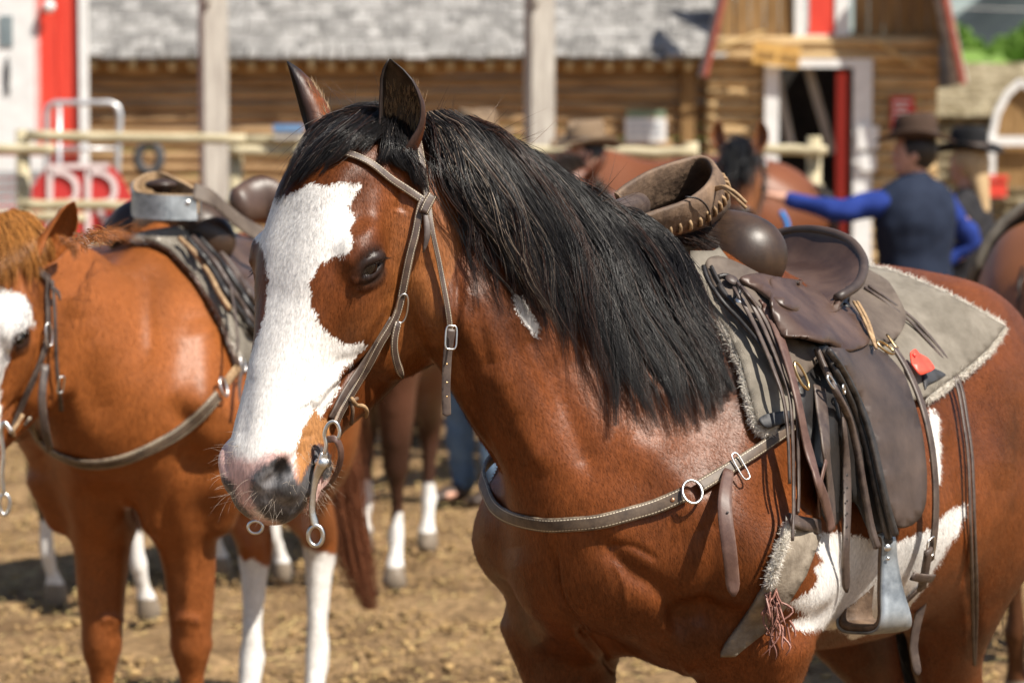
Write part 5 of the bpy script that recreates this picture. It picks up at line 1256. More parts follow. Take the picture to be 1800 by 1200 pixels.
fleece('fleece_edge', [(1523, 470), (1573, 481), (1640, 508), (1700, 538), (1763, 573)], [4, 5, 6, 6, 7], PD, off=.016, dens=.3, Lf=.005, seed=6)
sheet('wear_leather', [(1622, 655), (1640, 648), (1662, 660), (1632, 676), (1626, 684)], .026, .003, M['wornpatch'], PD)
sheet('wear_leather', [(1334, 738), (1345, 728), (1385, 722), (1390, 738), (1350, 752)], .026, .003, M['wornpatch'], PD)

# ------------------------------------------------------------------ saddle
SD = empty('western_saddle', FB((-.3, 0, 1.42)), 'dark brown saddle on the blazed bay horse with a laced stirrup hung over its horn', 'saddle')
sheet('gap_shade_sheet', [(1375, 590), (1440, 600), (1480, 640), (1520, 740), (1545, 850), (1560, 925), (1530, 935), (1500, 880), (1465, 925), (1445, 900), (1425, 800), (1400, 690)], .030, .004, M['black'], SD, step=16)  # added black sheet imitating the shaded gaps between the straps
sheet('front_skirt', [(1240, 462), (1262, 452), (1310, 470), (1362, 505), (1385, 590), (1430, 605), (1433, 640), (1405, 665), (1390, 680), (1360, 630), (1325, 580), (1280, 540), (1255, 505)], .034, .006, M['skirt'], SD, step=14, clip=True)
sheet('rear_skirt', [(1500, 470), (1530, 478), (1560, 496), (1577, 522), (1592, 558), (1578, 592), (1545, 606), (1500, 600), (1490, 540)], .034, .006, M['skirt'], SD, step=12)
for px, r in (([(1236, 468), (1246, 495), (1270, 530), (1298, 560), (1330, 597), (1362, 640), (1385, 680)], 4.2), ([(1250, 468), (1262, 492), (1280, 522), (1310, 556), (1345, 598), (1368, 640)], 3.6), ([(1262, 487), (1275, 484), (1292, 492), (1300, 510), (1290, 528), (1272, 515), (1264, 500)], 4.5)):
    cord('piping', px, r, M['blackstrap'], SD, off=.042)
# fork with two swells, horn
_h = hit(1306, 452); cn = _h[0] + np.array((0, .035, .0))
cn = P(1306, 450, cn[1])
fr = [Ball(cn, (.070, .062, .066), k=.03), Ball(cn + np.array((-.02, .05, .012)), (.055, .06, .05), k=.04), Ball(cn + FB.M[1] * -.17 + np.array((0, 0, .0)), (.06, .055, .055), k=.03),
      Sweep([tuple(cn + FB.M[1] * .01) + (.045,), tuple(cn + FB.M[1] * -.09 + np.array((0, 0, .03))) + (.045,), tuple(cn + FB.M[1] * -.16) + (.045,)], FB.M[0], k=.04)]
blob('fork', fr, M['swell'], SD, .009, 1)
hc = P(1197, 318, cn[1] + .12)
hb = cn + FB.M[1] * -.09 + np.array((-.01, 0, .05))
blob('horn', [Sweep([tuple(hb) + (.022,), tuple((hb + hc) / 2 + np.array((.01, 0, 0))) + (.018,), tuple(hc) + (.02,)], FB.M[1], k=.02), Ball(hc, (.032, .034, .013), k=.01)], M['swell'], SD, .006, 1)
# seat with the cantle rising behind it: a net of rows from the seat front back to the rim
def netsurf(name, rows, mat, parent, th, nu=26, nv=22, flip=False):
    sh = 0.0
    for r in rows[1:]:
        for c in r:
            h = hit(c[0], c[1])
            if h is not None: sh = min(sh, h[0][1] - .03 - c[2])
    A = np.array([[tuple(P(c[0], c[1], c[2] + max(sh, -.16))) for c in r] for r in rows])
    B_ = np.array([catmull(r, nu) for r in A]); C_ = np.array([catmull(B_[:, j], nv) for j in range(nu)]).transpose(1, 0, 2)
    du = np.gradient(C_, axis=1); dv = np.gradient(C_, axis=0); N_ = np.cross(du, dv); N_ /= np.linalg.norm(N_, axis=2, keepdims=True) + 1e-9
    if flip: N_ = -N_
    V = np.concatenate([(C_ + N_ * th / 2).reshape(-1, 3), (C_ - N_ * th / 2).reshape(-1, 3)]); n = nu * nv; F = []
    for i in range(nv - 1):
        for j in range(nu - 1):
            a = i * nu + j; F.append((a, a + 1, a + nu + 1, a + nu)); F.append((a + n + nu, a + nu + 1 + n, a + 1 + n, a + n))
    ed = [i * nu for i in range(nv)], [i * nu + nu - 1 for i in range(nv)], list(range(nu)), [(nv - 1) * nu + j for j in range(nu)]
    for e in ed:
        for a, b in zip(e[:-1], e[1:]): F.append((a, b, b + n, a + n))
    return mk(name, V, F, mat, parent, True), C_
SR = [[(1366, 585, 4.66), (1352, 540, 4.70), (1345, 505, 4.76), (1340, 480, 4.84), (1330, 460, 4.92), (1315, 450, 5.0), (1300, 450, 5.05)],
      [(1400, 588, 4.70), (1395, 552, 4.75), (1385, 520, 4.82), (1375, 496, 4.90), (1360, 482, 4.97), (1345, 474, 5.04), (1330, 470, 5.08)],
      [(1445, 570, 4.75), (1437, 540, 4.80), (1425, 512, 4.88), (1410, 492, 4.95), (1392, 480, 5.02), (1372, 474, 5.07), (1350, 470, 5.12)],
      [(1465, 545, 4.78), (1475, 518, 4.84), (1467, 492, 4.95), (1445, 472, 5.02), (1415, 462, 5.07), (1385, 458, 5.10), (1355, 460, 5.14)],
      [(1470, 530, 4.80), (1497, 500, 4.87), (1500, 466, 4.97), (1478, 438, 5.03), (1440, 424, 5.08), (1398, 420, 5.12), (1352, 430, 5.16)],
      [(1472, 524, 4.80), (1509, 498, 4.87), (1518, 460, 4.96), (1497, 426, 5.02), (1455, 408, 5.07), (1405, 404, 5.12), (1350, 414, 5.16)]]
_, CS = netsurf('seat', SR, M['seat'], SD, .012, flip=False)
rim = CS[-1]; Geo().tube(rim, .0085, 8).build('cantle_roll', M['fender'], SD, True)
rb = np.array([P(*c) for c in [(1466, 528, 4.78), (1497, 500, 4.84), (1508, 464, 4.93), (1489, 433, 5.0), (1450, 416, 5.05), (1405, 413, 5.10)]]); Geo().tube(catmull(rb, 40), .0035, 6).build('cantle_seam', M['skirt'], SD, True)
def flapoff(V2, off): return off + .012 * np.clip((V2[:, 1] - 520) / 80, 0, 1)
sheet('seat_front', [(1300, 490), (1330, 508), (1356, 526), (1400, 548), (1470, 548), (1496, 515), (1470, 500), (1420, 496), (1370, 490), (1330, 482)], .042, .006, M['seat'], SD, step=12)
sheet('seat_jockey', [(1354, 490), (1356, 545), (1368, 580), (1380, 591), (1413, 594), (1453, 604), (1478, 615), (1496, 618), (1526, 604), (1522, 575), (1500, 545), (1478, 522), (1440, 500), (1390, 494)], .045, .006, M['seat'], SD, step=12, offf=flapoff, smooth=10)
# far-side leather so the saddle is whole from any side
def mirror_sheet(name, poly, off, th, mat):
    V, F, _ = sheet_geo(poly, off, th, step=24); q = FB.inv(V); q[:, 1] *= -1; return mk(name, FB(q), [f[::-1] for f in F], mat, SD, True)
mirror_sheet('fender', [(1453, 613), (1523, 607), (1587, 660), (1620, 760), (1627, 850), (1600, 922), (1553, 905), (1540, 800), (1480, 647)], .03, .005, M['fender'])
# fender and stirrup leathers
sheet('fender', [(1455, 612), (1490, 612), (1523, 607), (1557, 624), (1588, 660), (1607, 713), (1620, 765), (1627, 827), (1626, 880), (1617, 907), (1600, 923), (1578, 926), (1560, 890), (1548, 840), (1536, 785), (1520, 725), (1498, 682), (1476, 645)], .050, .005, M['fender'], SD, step=14)
dstrap('stirrup_leather', [(1455, 614), (1478, 645), (1500, 685), (1521, 735), (1537, 790), (1550, 850), (1562, 900), (1574, 940)], [9, 12, 13, 13, 12], M['blackstrap'], SD, off=.056, th=.008)
dstrap('stirrup_leather', [(1447, 616), (1468, 650), (1488, 688), (1510, 740), (1526, 795), (1540, 860), (1553, 915), (1562, 945)], [8, 10, 11, 11, 10], M['blackstrap'], SD, off=.044, th=.008)
dstrap('stirrup_leather', [(1435, 612), (1452, 652), (1473, 695), (1493, 735), (1507, 793), (1515, 840), (1523, 885), (1532, 930), (1542, 962)], [9, 12, 12, 12, 13], M['strap'], SD, off=.048, th=.008)
dstrap('billet', [(1474, 690), (1483, 740), (1487, 800), (1489, 867), (1488, 933), (1486, 983), (1488, 1040)], [14, 17, 20, 21, 19], M['strap'], SD, lift=[.035, .05, .06, .06], th=.004, point=True)
for y in (835, 857, 880, 902, 925, 947): dot('hole', 1489, y, 2.2, M['black'], SD, off=.066, flat=.2)
dstrap('latigo', [(1440, 680), (1447, 740), (1453, 800), (1460, 870), (1463, 925)], [30, 36, 36, 28], M['strap'], SD, lift=[.036, .046, .05], th=.004)
dstrap('latigo', [(1337, 530), (1350, 550), (1366, 580), (1386, 640), (1403, 705), (1417, 775), (1436, 840), (1452, 885), (1462, 932)], [14, 17, 20, 21, 22, 26, 30, 28], M['redstrap'], SD, lift=[.045, .05, .06, .062, .06], th=.004)
dstrap('latigo', [(1442, 905), (1440, 880), (1442, 850), (1452, 810)], [10, 12, 12], M['redstrap'], SD, off=.05)
for px in ([(1297, 497), (1317, 527), (1336, 562), (1352, 598), (1373, 650), (1388, 695), (1393, 760), (1395, 857), (1395, 900), (1393, 950)], [(1303, 503), (1325, 530), (1345, 562), (1362, 598), (1383, 648), (1398, 700), (1402, 750), (1404, 857), (1403, 900)], [(1290, 505), (1306, 532), (1324, 566), (1345, 612), (1362, 655), (1377, 700), (1385, 760), (1388, 850)]):
    dstrap('saddle_string', px, [7, 8, 8, 8, 7, 5], M['strap'], SD, lift=[.052, .05, .048, .055, .05, .05], th=.003)
dot('concho', 1300, 528, 9, M['metal'], SD, off=.05); dot('rosette', 1287, 492, 13, M['strap'], SD, off=.045); dot('rosette', 1488, 537, 8, M['black'], SD, off=.06)
pxring('rigging_ring', 1409, 660, 13, 27, 2.8, M['brass'], SD, off=.044, rot=R(20))
pxring('snap', 1462, 672, 7, 15, 2.4, M['metal'], SD, off=.058, rot=R(35)); pxring('snap', 1483, 684, 7, 11, 2.2, M['metal'], SD, off=.058, rot=R(60))
for dx in (0, 6): dstrap('saddle_string', [(1501 + dx, 530), (1512 + dx, 548), (1523 + dx, 570), (1533 + dx * .5, 597), (1540, 612)], [6, 7, 6], M['rawhide'], SD, off=.066, th=.003)
pxring('rigging_ring', 1556, 610, 22, 12, 2.8, M['brass'], SD, off=.055, rot=R(-32))
dstrap('keeper', [(1560, 588), (1568, 600), (1577, 612)], 9, M['brass'], SD, off=.05)
# rear billet and back cinch
dstrap('rear_billet', [(1572, 612), (1590, 640), (1604, 668), (1617, 700), (1630, 745), (1640, 800), (1645, 867), (1643, 933), (1635, 985)], [15, 18, 19, 19, 20, 20], M['strap'], SD, lift=[.05, .045, .04, .03, .02], th=.005)
buckle(SD, 1636, 962, 13, 20, rot=R(25), off=.03)
dstrap('rear_billet', [(1632, 965), (1627, 1000), (1620, 1034)], 21, M['strap'], SD, off=.028, th=.006)
dstrap('keeper', [(1604, 1012), (1622, 1016), (1640, 1016)], 17, M['strap'], SD, off=.036, th=.004)
Qr = np.array([P(x, y, 4.78) for x, y in catmull(np.array([(1626, 1034), (1620, 1065), (1611, 1100), (1606, 1135), (1609, 1160), (1614, 1186)], float), 26)])
ribbon('strap_end', Qr, np.tile(nrm((.35, -.93, .1)), (26, 1)), 17 * 4.8 / FPX, M['strap'], SD, .004, point=True)
dstrap('back_cinch', [(1620, 1030), (1605, 1045), (1588, 1062), (1570, 1080), (1545, 1095)], [14, 14, 12], M['strap'], SD, off=.004, th=.004)
for dx, dy in ((0, 0), (7, -3)):
    dstrap('saddle_string', [(1520 + dx, 505 + dy), (1557 + dx, 531 + dy), (1600 + dx, 565 + dy), (1633 + dx, 601 + dy), (1663 + dx, 640), (1683 + dx, 680), (1694 + dx, 743), (1701 + dx, 793), (1704 + dx, 850), (1707 + dx, 950), (1710 + dx, 1067), (1712 + dx * .3, 1168)], [6, 6, 7, 8, 8, 8, 8, 4], M['strap'], SD, lift=[.04, .03, .02, .015, .015, .02], th=.003)
# near stirrup: bell-shaped band bound in galvanised metal
def stirrup(parent, near, far, wdir, wt, wb, mat_out, mat_in, name='stirrup'):
    """near / far: px,py,Y points down the near and far side; band half width wt at the top, wb at the tread"""
    pts = np.array([P(*p) for p in near] + [P(*p) for p in far]); Q = catmull(pts, 60); wd = nrm(wdir)
    z = Q[:, 2]; f = np.clip((z.max() - z) / (z.max() - z.min()), 0, 1); hw_ = wt + (wb - wt) * f ** 1.6
    T = np.gradient(Q, axis=0); T /= np.linalg.norm(T, axis=1)[:, None]; O = np.cross(T, wd); O /= np.linalg.norm(O, axis=1)[:, None]
    if (O[10] @ (Q[10] - Q.mean(0))) < 0: O = -O
    def band(o0, o1, k, nm, mat):
        V = np.stack([Q + wd * (hw_ * k)[:, None] + O * o1, Q + wd * (hw_ * k * .55)[:, None] + O * (o1 + .0015), Q - wd * (hw_ * k * .55)[:, None] + O * (o1 + .0015), Q - wd * (hw_ * k)[:, None] + O * o1, Q - wd * (hw_ * k)[:, None] + O * o0, Q + wd * (hw_ * k)[:, None] + O * o0], 1).reshape(-1, 3)
        F = [(i * 6 + j, i * 6 + (j + 1) % 6, i * 6 + 6 + (j + 1) % 6, i * 6 + 6 + j) for i in range(59) for j in range(6)] + [tuple(range(6)), tuple(59 * 6 + j for j in range(6))[::-1]]
        return mk(nm, V, F, mat, parent, True)
    a = band(.0, .004, 1, name, mat_out); b = band(-.010, -.0005, .93, 'lining', mat_in); b.parent = a
    return a
st = stirrup(SD, [(1541, 948, 4.54), (1552, 940, 4.50), (1561, 948, 4.49), (1562, 985, 4.49), (1566, 1035, 4.485), (1573, 1085, 4.48), (1566, 1104, 4.49)], [(1540, 1107, 4.52), (1512, 1103, 4.56), (1501, 1085, 4.575), (1509, 1040, 4.57), (1524, 985, 4.56), (1532, 955, 4.55)], (.80, .42, 0), .0125, .036, M['zinc'], M['oldleather'])
dot('bolt', 1560, 962, 7, M['metal'], SD, off=0, Yd=4.478); dot('bolt', 1561, 981, 3.5, M['metal'], SD, off=0, Yd=4.478)
Geo().tube([P(1562, 948, 4.48), P(1536, 950, 4.55)], .008, 10).build('stirrup_bar', M['blackstrap'], SD, True)
# far stirrup flung over the horn: laced leather tread cover
yo = cn[1] - 4.66
lp = [(1087, 343, 4.56), (1110, 325, 4.58), (1150, 303, 4.62), (1195, 288, 4.66), (1228, 281, 4.68), (1246, 288, 4.66), (1250, 305, 4.60), (1236, 328, 4.55), (1205, 350, 4.50), (1160, 366, 4.47), (1115, 380, 4.46), (1072, 390, 4.48)]
LQ = catmull(np.array([P(p[0], p[1], p[2] + yo) for p in lp]), 64)
D = P(1272, 345, 4.74) - P(1250, 295, 4.66)
tt = np.linspace(0, 1, 64)
dsc = np.interp(tt, [0, .15, .4, .55, .75, 1], [.9, 1.3, 1.5, 1.2, .95, .7])[:, None]
T = np.gradient(LQ, axis=0); T /= np.linalg.norm(T, axis=1)[:, None]; ON = np.cross(T, D); ON /= np.linalg.norm(ON, axis=1)[:, None]; cc = LQ.mean(0)
ON *= np.sign((ON * (LQ - cc)).sum(1)).mean() or 1
g = Geo(); rows = []
for a, o in ((0, 0), (-.03, .004), (0, .009), (.3, .013), (.7, .012), (1, .006), (1.03, .0), (.7, -.004), (.3, -.003)): rows.append(LQ + D * dsc * a + ON * o)
V = np.stack(rows, 1).reshape(-1, 3); K_ = len(rows); F = [(i * K_ + j, i * K_ + (j + 1) % K_, i * K_ + K_ + (j + 1) % K_, i * K_ + K_ + j) for i in range(63) for j in range(K_)] + [tuple(range(K_)), tuple(63 * K_ + j for j in range(K_))[::-1]]
fs = mk('stirrup', V, F, M['oldleather'], SD, True)
g = Geo(); 
for i in range(24, 63, 2):
    c = LQ[i] + D * np.minimum(dsc[i], 1) * .66 + ON[i] * .014; d = nrm(D) * .013 + T[i] * .004
    g.tube([c - d - ON[i] * .003, c - d * .5 + ON[i] * .0015, c + d * .5 + ON[i] * .0015, c + d - ON[i] * .003], .0030, 6)
lc = g.build('lacing', M['rawhide'], SD, True); lc.parent = fs
g = Geo()
for dy in (0, 9): g.tube(catmull(np.array([P(1256, 330 + dy * .5, 4.58), P(1272, 328 + dy * .3, 4.56), P(1292, 338 + dy, 4.55), P(1312, 357 + dy, 4.55)]), 16), .0028, 7)
th_ = g.build('thong', M['rawhide'], SD, True); th_.parent = fs
Geo().tube(catmull(np.array([P(1205, 346, 4.49), P(1228, 350, 4.50), P(1245, 368, 4.54), P(1250, 400, 4.60)]), 14), .0016, 6).build('wire', M['black'], SD, True)
blob('tread', [Sweep([tuple(P(1083, 372, 4.50)) + (.018,), tuple(P(1120, 362, 4.60)) + (.022,)], (0, 0, 1), k=.01)], M['strap'], SD, .006, 1)
# front cinch with fleece and tassels
CI = empty('front_cinch', FB((-.1, .1, .95)), 'grey felt and fleece girth under the belly of the blazed bay horse', 'girth')
sheet('girth_band', [(1384, 912), (1437, 945), (1412, 1010), (1380, 1062), (1340, 1112), (1292, 1150), (1266, 1150), (1275, 1132), (1323, 1065), (1354, 1015)], .006, .012, M['felt'], CI, step=12, round_=False)
fleece('fleece_lining', [(1388, 918), (1374, 960), (1362, 995), (1352, 1026)], [6, 8, 8, 6], CI, off=.014, seed=8, Lf=.004)
dstrap('cinch_keeper', [(1388, 912), (1405, 918), (1425, 922), (1440, 925)], 26, M['strap'], CI, off=.022, th=.006)
for x, y in (): fleece('fleece_tuft', [(x, y - 14), (x - 3, y), (x - 6, y + 12)], [5, 7, 4], CI, off=.018, seed=x, Lf=.006)
g = np.random.default_rng(12); S = []
for i in range(30):
    x, y = (1352, 1038) if i < 20 else (1366, 1085); h = hit(x + g.normal() * 8, y + g.normal() * 6)
    if h is None: continue
    v = np.linspace(0, 1, 9)[:, None]; d = np.array((g.normal() * .35, -.25, -1)); S.append(h[0] + h[1] * .014 + (nrm(d) * v + g.normal(size=3) * np.sin(v * g.uniform(3, 8)) * .16) * g.uniform(.02, .06))
V, F, C = strands(np.array(S), np.full(len(S), .0022), cols=np.array((.20, .095, .075)) * g.uniform(.6, 1.5, (len(S), 1))); mk('tassel', V, F, M['mane'], CI, col=C)
# red numbered-tag
TG = empty('red_tag', P(1618, 640, 4.85), 'small red plastic ear tag hanging from the rear saddle ring of the blazed bay horse', 'tag')
sheet('tag_plate', [(1600, 620), (1608, 614), (1616, 622), (1630, 630), (1642, 647), (1630, 655), (1617, 658), (1603, 640)], .048, .003, M['redtag'], TG, step=10)
dot('stud', 1608, 623, 4.5, M['redtag'], TG, off=.052)
# ------------------------------------------------------------------ chestnut horse on the left
SB = body_frame(-.84, 6.86, R(10))
s_poll = P(-25, 444, 6.16); s_muz = P(-130, 857, 6.02)
SH = head_frame(s_poll, s_muz, R(36))
s_rows = [tuple(SB((.20, 0, 1.10))) + (.25, .17), nk(185, 650, 6.50, .22, .13), nk(135, 570, 6.42, .185, .11), nk(90, 520, 6.35, .155, .09), nk(45, 490, 6.28, .13, .08), nk(5, 470, 6.24, .105, .07)]
s_pr = horse_prims(SB, SH, (s_rows, nrm(SB.M[1] + SH.M[1])), fore=((.0, -.045), (.02, -.05)), hind=((-.16, -.06), (-.06, -.06)), rear=1.15, limb=1.22)
s_pr += [Sweep([tuple(SB((.31, y * .085, .92))) + (.09, .075), tuple(SB((.28, y * .085, .80))) + (.06, .06), tuple(SB((.22, y * .09, .74))) + (.04, .05)], SB.M[1], k=.05) for y in (1, -1)]
def s_keep(V):
    q = SH.inv(V); return np.clip((.30 - np.abs(q[:, 2] + .08)) / .08, 0, 1) * np.clip((.20 - np.abs(q[:, 1])) / .05, 0, 1) * np.clip((q[:, 0] + .05) / .06, 0, 1) * np.clip((.7 - q[:, 0]) / .05, 0, 1)
sV, sF = surface(s_pr, .0145, max(1, LV - 1), keep=s_keep)
sV = emboss(sV, sF, [([(130, 520), (150, 640), (190, 760)], 28, -.012), ([(258, 480), (262, 560), (266, 640)], 12, .006), ([(300, 690), (335, 780), (298, 880), (285, 960)], 20, -.014), ([(60, 800), (120, 870), (200, 885)], 18, -.009),
    ([(345, 560), (360, 650), (352, 740)], 30, .010), ([(190, 900), (240, 930), (285, 925)], 22, .010), ([(210, 960), (205, 1060), (200, 1120)], 10, .006), ([(335, 960), (330, 1060), (325, 1120)], 10, .006), ([(305, 1090), (330, 1085), (355, 1095)], 8, .006), ([(175, 1090), (195, 1085), (215, 1095)], 8, .006), ([(90, 600), (100, 680), (120, 760)], 16, -.008)], SB)
sBVH = bvh_of(sV, sF)
SE = [ear_mesh(SH((.005, .070, -.078)), P(124, 350, 6.20), 1, SH.M[1] * .9 + SH.M[2] * .1 - np.array((0, .5, 0)) * 0, 0, .036), ear_mesh(SH((.005, -.055, -.075)), P(-90, 352, 6.3), -1, SH.M[2], 0, .036)]
sVa = np.concatenate([sV] + [e[0] for e in SE]); sFa = np.concatenate([sF, SE[0][1] + len(sV), SE[1][1] + len(sV) + len(SE[0][0])])
def coat2(V):
    px, py = proj(V); q = SH.inv(V); b = SB.inv(V); w3 = wob(V, 9)[:, None]; w4 = wob(V, 28)[:, None]
    C = np.array((.245, .075, .018)) * (1 + .16 * w3 + .08 * w4)
    head = (np.abs(q[:, 1]) < .16) & (q[:, 0] > -.06) & (q[:, 0] < .64) & (q[:, 2] > -.33) & (q[:, 2] < .06)
    sm = lambda x, a, c: np.clip((x - a) / (c - a), 0, 1)
    mix = lambda C, m, c: C * (1 - m[:, None]) + np.asarray(c) * m[:, None]
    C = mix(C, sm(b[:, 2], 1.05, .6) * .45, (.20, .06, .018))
    eye = np.linalg.norm((q - np.array((.172, .112, -.057))) * (1, .6, 1), axis=1)
    C = mix(C, head * sm(eye, .036, .022) * .9, BLACK)
    wh = inpoly(px + wob(V, 90) * 2.5, py + wob(V, 70) * 2.5, [(-400, 400), (-60, 490), (0, 505), (40, 520), (57, 545), (60, 570), (22, 592), (14, 625), (4, 670), (-5, 1000), (-400, 1000)])
    C = mix(C, (wh & head & (q[:, 2] > -.12)).astype(float), WHITE)
    C = mix(C, ((b[:, 2] + .02 * w4[:, 0] < .50) & (b[:, 0] < -.5)).astype(float), WHITE * .92)
    return C
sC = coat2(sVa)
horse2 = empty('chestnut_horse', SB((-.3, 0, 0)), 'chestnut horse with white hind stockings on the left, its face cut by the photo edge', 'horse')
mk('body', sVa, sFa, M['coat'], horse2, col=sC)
for y in (1, -1):
    c = SH((.172, .0985 * y, -.056)); bm = bmesh.new(); bmesh.ops.create_uvsphere(bm, u_segments=20, v_segments=12, radius=.0185); V = np.array([v.co for v in bm.verts]) + c; F = [[v.index for v in f.verts] for f in bm.faces]; bm.free(); mk('eye', V, F, M['eye'], horse2)
S, ci, g_ = grow([[(-70, 400), (-50, 440), (-30, 490), (-25, 530)], [(-20, 385), (0, 420), (12, 470), (16, 515)], [(12, 378), (34, 410), (48, 455), (55, 512)], [(30, 383), (55, 405), (78, 440), (90, 480)]], 1900, (.006, .03), 40, .009, .008, 17, seed=21, bvh=sBVH, fly=.04)
V, F, C = strands(S, np.full(len(S), .0007), cols=np.array((.42, .18, .045)) * g_.uniform(.35, 1.4, (len(S), 1))); mk('forelock', V, F, M['mane'], horse2, col=C)
S, ci, g_ = grow([[(100, 425), (115, 440), (120, 470)], [(150, 412), (170, 418), (185, 432)], [(200, 410), (225, 414), (245, 425)], [(240, 412), (262, 417), (285, 430)]], 500, (.003, .012), 30, .012, .004, 17, seed=22, bvh=sBVH, fly=.15)
V, F, C = strands(S, np.full(len(S), .0007), cols=np.array((.28, .10, .03)) * g_.uniform(.4, 1.4, (len(S), 1))); mk('mane', V, F, M['mane'], horse2, col=C)
fz2 = fuzz(sV, sF, sC, 160000 * DENS, lambda p: np.full(len(p), .010), lambda p: np.tile((-.2, .4, -.9), (len(p), 1)), lambda c, n: ((n * (c - cO)).sum(1) < .5) & (proj(c)[0] > -30) & (proj(c)[0] < 700), w=.0005)
mk_fuzz('coat_hair', fz2, M['coathair'], horse2)
def tail(parent, B, px, cols, n=700, seed=1, r=.0008, w=.024):
    g = np.random.default_rng(seed); Q = catmull(np.array([P(*p) for p in px]), 17); wd = np.interp(np.linspace(0, 1, 17), [0, .3, .8, 1], [.4, 1, 1.2, .5])[None, :, None] * w
    o = g.normal(size=(n, 1, 3)) * (1, 1, .1); S = Q[None] + o * wd + np.sin(np.linspace(0, 9, 17))[None, :, None] * g.normal(size=(n, 1, 3)) * .006
    V, F, C = strands(S, np.full(n, r), cols=np.asarray(cols) * g.uniform(.5, 1.4, (n, 1))); return mk('tail', V, F, M['mane'], parent, col=C)
tb = SB((-1.27, 0, 1.25))
tail(horse2, SB, [(*proj(tb), tb[1]), (590, 640, 8.35), (600, 780, 8.4), (608, 880, 8.4), (625, 980, 8.4), (650, 1070, 8.38)], (.17, .062, .03), seed=3)
# black tail of the near horse
tn = FB((-1.02, 0, 1.30)); tail(horse1, FB, [(*proj(tn), tn[1]), (1700, 700, 5.62), (1680, 850, 5.62), (1652, 980, 5.58), (1640, 1100, 5.55), (1640, 1250, 5.55)], (.014, .012, .011), n=1800, seed=5, r=.0009, w=.035)
# --- tack
B2 = empty('bridle', SH((.1, 0, -.1)), 'dark leather bridle on the chestnut horse at the left edge', 'bridle')
kw = dict(bvh=sBVH)
dstrap('browband', [(20, 452), (50, 460), (72, 478), (88, 492)], 17, M['strap'], B2, off=.008, **kw)
dstrap('cheekpiece', [(86, 488), (84, 520), (86, 560), (84, 590), (76, 625), (60, 665), (44, 700), (30, 735), (18, 765)], [13, 13, 13, 14], M['strap'], B2, off=.008, **kw)
dstrap('throatlatch', [(92, 492), (96, 540), (98, 600), (100, 650), (106, 700), (108, 722)], 8, M['strap'], B2, off=.02, **kw)
dstrap('thong', [(90, 505), (102, 512), (106, 528)], [8, 10, 4], M['strap'], B2, off=.02, **kw)
buckle(B2, 86, 588, 8, 20, off=.018, bvh=sBVH, squeeze=.85); buckle(B2, 107, 676, 7, 15, off=.03, bvh=sBVH)
rq = np.array([P(*c) for c in catmull(np.array([(80, 640, 6.02), (74, 700, 6.0), (80, 755, 6.02), (88, 790, 6.08)]), 16)]); ribbon('rein', rq, np.tile(nrm((.3, -.9, .1)), (16, 1)), .017, M['strap'], B2, .004)
bt2 = empty('curb_bit', P(8, 800, 6.0), 'steel curb bit of the chestnut horse at the left edge', 'bit')
g = Geo()
g.tube(catmull(np.array([P(22, 760, 6.0), P(8, 742, 6.0), P(2, 758, 6.0), P(6, 800, 6.0), P(4, 840, 6.0), P(7, 868, 6.0)]), 20), .0045, 8).tube(ringp(P(8, 886, 6.0), (1, 0, 0), (0, 0, 1), .011, .022), .0042, 8, True); g.build('shank', M['metal'], bt2, True)
cord('tie', [(40, 728), (30, 745), (22, 760), (30, 775)], 4, M['rawhide'], B2, off=.02, bvh=sBVH)
C2 = empty('breast_collar', SB((.4, 0, 1)), 'dark brown breast collar across the chest of the chestnut horse', 'breast collar')
dstrap('chest_strap', [(48, 740), (70, 778), (100, 800), (150, 817), (220, 808), (300, 770), (350, 732), (384, 695)], [20, 22, 24, 24, 22], M['collar'], C2, off=.006, th=.006, **kw)
pxring('ring', 393, 680, 11, 17, 2.2, M['metal'], C2, off=.02, bvh=sBVH); pxring('ring', 427, 640, 8, 14, 2.2, M['metal'], C2, off=.03, bvh=sBVH)
dstrap('shoulder_strap', [(398, 672), (410, 655), (425, 640), (440, 610), (455, 580)], 18, M['rawhide'], C2, off=.012, **kw)
dstrap('strap_end', [(426, 650), (420, 680), (424, 710)], 8, M['strap'], C2, off=.03, **kw)
PD2 = empty('saddle_pad', SB((-.3, 0, 1.4)), 'grey brown saddle pad with a fleece edge on the chestnut horse', 'saddle pad')
sheet('canvas', [(236, 418), (262, 408), (300, 402), (345, 402), (400, 450), (455, 540), (470, 640), (425, 640), (385, 552), (345, 488), (300, 440), (268, 424)], .02, .014, M['canvas'], PD2, bvh=sBVH, step=16, round_=False)
fleece('fleece_edge', [(232, 420), (262, 420), (300, 434), (345, 484), (385, 548), (405, 596), (420, 636)], [11, 12, 11, 10], PD2, bvh=sBVH, off=.018, dens=.5, Lf=.003)
S2_ = empty('western_saddle', SB((-.25, 0, 1.45)), 'dark western saddle with a metal bound stirrup over the horn on the chestnut horse', 'saddle')
ys = 6.86
fk = [Sweep([tuple(P(215, 410, ys)) + (.045,), tuple(P(245, 388, ys)) + (.05,), tuple(P(290, 380, ys)) + (.05,), tuple(P(345, 392, ys)) + (.05,), tuple(P(378, 425, ys)) + (.05,)], (0, 1, 0), k=.04, dens=5),
      Ball(P(235, 400, ys), (.05, .06, .045), k=.04), Ball(P(355, 408, ys), (.055, .06, .055), k=.04)]
blob('fork', fk, M['swell'], S2_, .012, 1)
blob('horn', [Sweep([tuple(P(290, 378, ys)) + (.02,), tuple(P(285, 335, ys)) + (.018,)], (0, 1, 0), k=.02), Ball(P(283, 325, ys), (.04, .04, .014), k=.01)], M['swell'], S2_, .008, 1)
